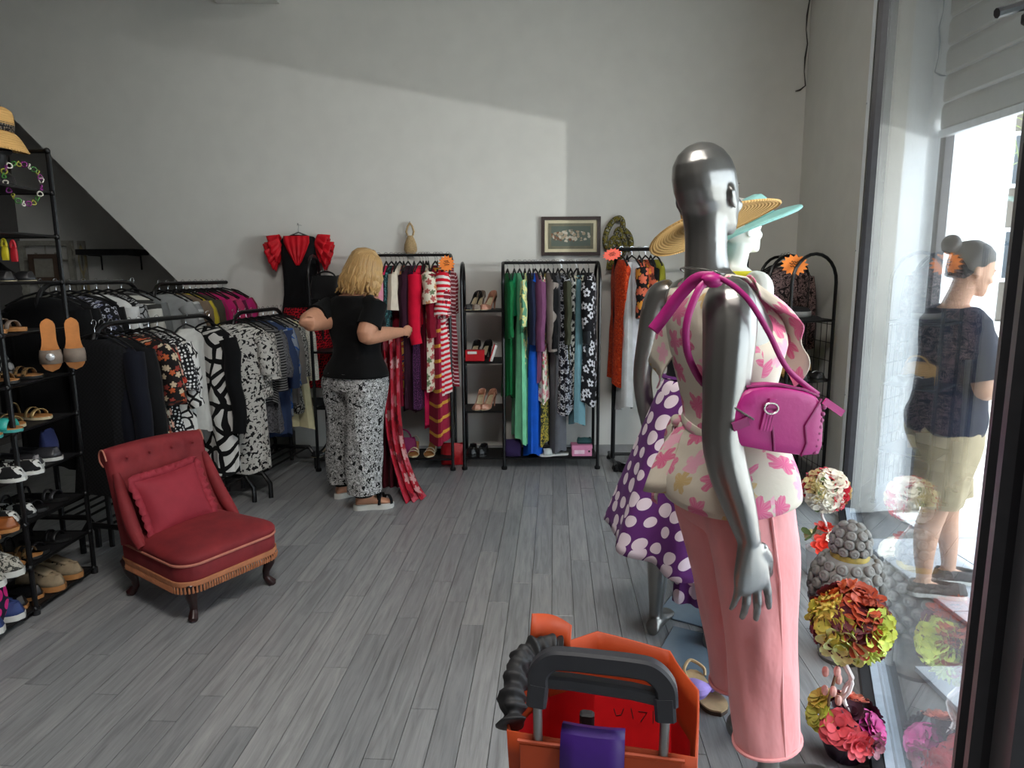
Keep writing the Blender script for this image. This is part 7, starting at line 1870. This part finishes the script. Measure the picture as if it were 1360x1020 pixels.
for py in (428, 510, 597):
    z = at(1090, py, 4.25).z
    mb = MB(); mb.tube([p + V((0, 0, z)) for p in (eB[0], eB[1], eC[1], eC[0])], .008, 6, closed=True); f_ = mb.build('shelf', BLK, rk, off=bs)
    mb = MB(); mb.add([p + V((0, 0, z + dz)) for dz in (-.003, .003) for p in (eB[0], eB[1], eC[1], eC[0])], [(3, 2, 1, 0), (4, 5, 6, 7), (0, 1, 5, 4), (1, 2, 6, 5), (2, 3, 7, 6), (3, 0, 4, 7)]); mb.build('shelf_mat', BLKM, f_, off=bs, smooth=False)
for i in range(1, 5):
    p = eB[1].lerp(eC[1], i / 5); mb = MB(); mb.tube([p + V((0, 0, .1)), p + V((0, 0, at(1090, 428, 4.25).z))], .0025, 4); mb.build('mesh_wire', BLK, rk, off=bs)
for i in range(9):
    z = .2 + .12 * i; mb = MB(); mb.tube([eB[1] + V((0, 0, z)), eC[1] + V((0, 0, z))], .0025, 4); mb.build('mesh_wire', BLK, rk, off=bs)
for e in (eA, eB, eC):
    for p in e: mb = MB(); caster(mb, 0, 0); mb.v = [q + p for q in mb.v]; mb.build('caster', BLK, rk, off=bs)
PAIS = print_cloth('black and pale pink paisley', 'paisley', (34, 26, 28), [(150, 124, 122), (46, 36, 38), (128, 104, 104)], 17, .46)
gE = 'coats on the right arched rack'
for i, (f, lab, mt) in enumerate(((.25, 'black and pink paisley coat farthest on the right arched rack', PAIS), (.55, 'black and grey sprigged coat in the middle of the right arched rack', print_cloth('grey sprigs on black', 'daisy', (30, 26, 28), [(150, 140, 138)], 30, .4)), (.85, 'black and pink paisley coat nearest on the right arched rack', PAIS))):
    g = garment('coat', lab, 'coat', mt, 1.12 + .03 * i, gE, .2, .07, .5, 1.05, seed=120 + i); p = cA.lerp(cB, f); g.location = (p.x, p.y, zE + .008); g.rotation_euler = (0, 0, R(14 + 3 * i))
zz = at(1090, 510, 4.25).z; pS = (cB + cC) / 2
mb = MB(); hw_ = thing('rattan_bag', 'beige woven bag on the middle shelf of the right arched rack', 'bag', (pS.x, pS.y, zz + .006), R(20)); rings = [ell_ring(z, rx, ry, 0, 0, 20, 1) for z, rx, ry in ((0, .10, .05), (.03, .125, .06), (.08, .12, .055), (.12, .09, .04), (.135, .05, .02))]
mb.loft(rings); mb.build('bag_body', STRAW, hw_)
mb = MB(); mb.tube(bez((-.08, -.03, .1), (-.08, -.04, .2), (.08, -.04, .2), (.08, -.03, .1), 10), .006, 6); mb.build('handle', STRAW, hw_)
for q, dx in enumerate((-.05, .05)):
    shoe('loafer', f'black shoe with pale buttons before the woven bag, {("left", "right")[q]} one', M_['black'], (cC.x + dx, cC.y + .06, zz + .006), R(200), gBack, sole=SOLEB, L=.2, accent=WIRE)
z4 = at(1090, 428, 4.25).z
hat('flat black felt hat lying on the top shelf of the right arched rack', V((pS.x, pS.y + .02, z4 + .02)), Matrix.Rotation(R(4), 3, 'X'), .15, .08, .06, plain('black felt', (30, 29, 31), .85), plain('grey ribbon', (150, 150, 150), .6), .01, .004, name='felt_hat')
z5 = at(1090, 597, 4.25).z
shoe('pump', 'black high heel on the lowest shelf of the right arched rack', M_['black'], (cC.x - .02, cC.y + .1, z5 + .006), R(150), gBack)

# ------------------------------------------------------------------ black display bust with a banded straw hat on the shoe rack
zb = TZ[1] + .006; BC = V((PX - .12, 3.10, zb))
bu = thing('display_bust', 'black display bust wearing a straw hat on the top tier at the left edge', 'bust', BC, R(-60), scale=.82)
mb = MB(); mb.loft([ell_ring(z, rx, ry, cy, 0, 22, 1) for z, rx, ry, cy in ((0, .10, .07, 0), (.02, .115, .08, 0), (.06, .10, .07, 0), (.09, .055, .05, -.005), (.12, .042, .045, 0), (.17, .04, .045, .01), (.19, .05, .06, .02))])
head_mb(mb, V((0, .0, .195)), Matrix.Identity(3), .80); mk('body', remeshed(mb, .005, 3), plain('matt black bust', (26, 25, 26), .5), bu)
bh = hat('natural straw hat with black lace band on the black display bust', BC + V((0, 0, .245)), Matrix.Rotation(R(10), 3, 'Y'), .135, .076, .10, STRAW, print_cloth('black lace band', 'dots', (30, 28, 30), [(120, 110, 96)], 90, .25), .07, .0, name='straw_hat')
nk = thing('bead_string', 'necklace of lime, white and purple links hanging from the black bust', 'necklace', BC + V((.05, 0, .06)))
cols_ = [plain('white link', (206, 202, 190), .4), plain('purple link', (130, 40, 120), .4), plain('olive link', (150, 150, 60), .4), plain('green link', (70, 130, 60), .4)]
for i in range(22):
    t_ = 2 * PI * i / 22; p = V((.06 + .022 * math.cos(t_), .085 * math.cos(t_), -.02 + .085 * math.sin(t_) * (1.3 if math.sin(t_) < 0 else .7)))
    mb = MB(); Mx = Matrix.Rotation(i * 1.3, 3, 'Z'); mb.tube([p + Mx @ V((.011 * math.cos(a), .004 * math.sin(2 * a), .011 * math.sin(a))) for a in [2 * PI * j / 10 for j in range(10)]], .0028, 5, closed=True); mb.build('link', cols_[i % 4], nk)
# little bright pouches hanging behind the post
for j, (px, py, c, nm) in enumerate(((6, 330, (206, 190, 40), 'yellow'), (18, 332, (170, 28, 40), 'red'))):
    p = at(px, py, 2.98); soft_bag(f'small {nm} purse hanging by the shoe rack post at the left edge', plain(nm + ' purse', c, .5), p + V((0, 0, -.05)), (.032, .02, .06), 0, .03, name='purse')

# ------------------------------------------------------------------ niche under the stairs: frames and shelf on its back wall
YN = NY - .03
def nrect(px0, py0, px1, py1): return at(px0, py0, YN), at(px1, py1, YN)
a, b = nrect(24, 320, 104, 398); cx_, cz_ = (a.x + b.x) / 2, (a.z + b.z) / 2; w_, h_ = b.x - a.x, a.z - b.z
PWH = plain('aged white frame', (150, 148, 138), .7, var=.15); BRF = plain('brown small frame', (84, 66, 54), .6)
o = thing('wall_ornament', 'aged white ornate open frame on the niche wall behind the shoe rack', 'frame', (cx_, YN, cz_))
mb = MB(); frame_ring(mb, w_, h_, .045, .04); mb.build('frame_border', PWH, o, smooth=False)
for s_ in (-1, 1):
    for s2 in (-1, 1):
        mb = MB(); mb.tube([V((s_ * (w_ * .36 - .09 * math.cos(t)), -.01, s2 * (h_ * .3 - .07 * math.sin(t)))) * (1) for t in [PI * 1.6 * i / 14 for i in range(15)]], .012, 6); mb.build('scroll', PWH, o)
mb = MB(); mb.tube([(0, -.01, h_ / 2), (0, -.01, -h_ / 2)], .006, 6); mb.build('bar', PWH, o)
a2, b2 = nrect(42, 332, 84, 368); o2_ = thing('small_frame', 'small brown picture frame set inside the ornate white frame', 'frame', ((a2.x + b2.x) / 2, YN - .05, (a2.z + b2.z) / 2 - .04))
mb = MB(); frame_ring(mb, b2.x - a2.x, a2.z - b2.z, .04, .03); mb.build('frame_border', BRF, o2_, smooth=False)
mb = MB(); mb.box((0, .008, 0), (b2.x - a2.x - .06, .006, a2.z - b2.z - .06)); mb.build('picture_panel', plain('faded print', (150, 146, 136), .7, var=.1), o2_, smooth=False)
a, b = nrect(103, 320, 120, 396); o3 = thing('wall_ornament', 'narrow aged white scrolled panel right of the ornate frame in the niche', 'frame', ((a.x + b.x) / 2, YN, (a.z + b.z) / 2))
mb = MB(); frame_ring(mb, b.x - a.x, a.z - b.z, .025, .03); mb.build('frame_border', PWH, o3, smooth=False)
for q in (-1, 1):
    mb = MB(); mb.tube([V((.03 * math.sin(5 * t) * q, -.005, (a.z - b.z) * (.42 - .84 * t))) for t in [i / 20 for i in range(21)]], .012, 6); mb.build('scroll', plain('ochre scroll', (150, 138, 104), .7), o3)
a, b = nrect(120, 332, 196, 339); o4 = thing('wall_shelf', 'thin black wall shelf in the niche below the raking ceiling', 'shelf', ((a.x + b.x) / 2, NY, (a.z + b.z) / 2))
mb = MB(); mb.box((0, -.13, 0), (b.x - a.x, .26, a.z - b.z), bev=.004); mb.build('board', BLKM, o4)
for s_ in (-1, 1):
    mb = MB(); mb.tube([(s_ * (b.x - a.x) * .35, -.005, -.16), (s_ * (b.x - a.x) * .35, -.005, -.03), (s_ * (b.x - a.x) * .35, -.2, -.025)], .008, 6); mb.build('bracket', BLK, o4)
# floral long dress on a hanger outside, against the near jamb
# door closer at the top of the near post
dc = at(1350, 12, 1.14); dcl = thing('door_closer', 'black door closer arm at the top right corner of the glass', 'door closer', dc)
mb = MB(); mb.tube([(-.03, 0, -.006), (.02, 0, .008), (.09, -.01, .03)], .008, 8); mb.build('arm', FRAMED, dcl)
mb = MB(); mb.box((.05, .0, -.012), (.07, .03, .024), bev=.006); mb.build('closer_body', FRAMED, dcl)
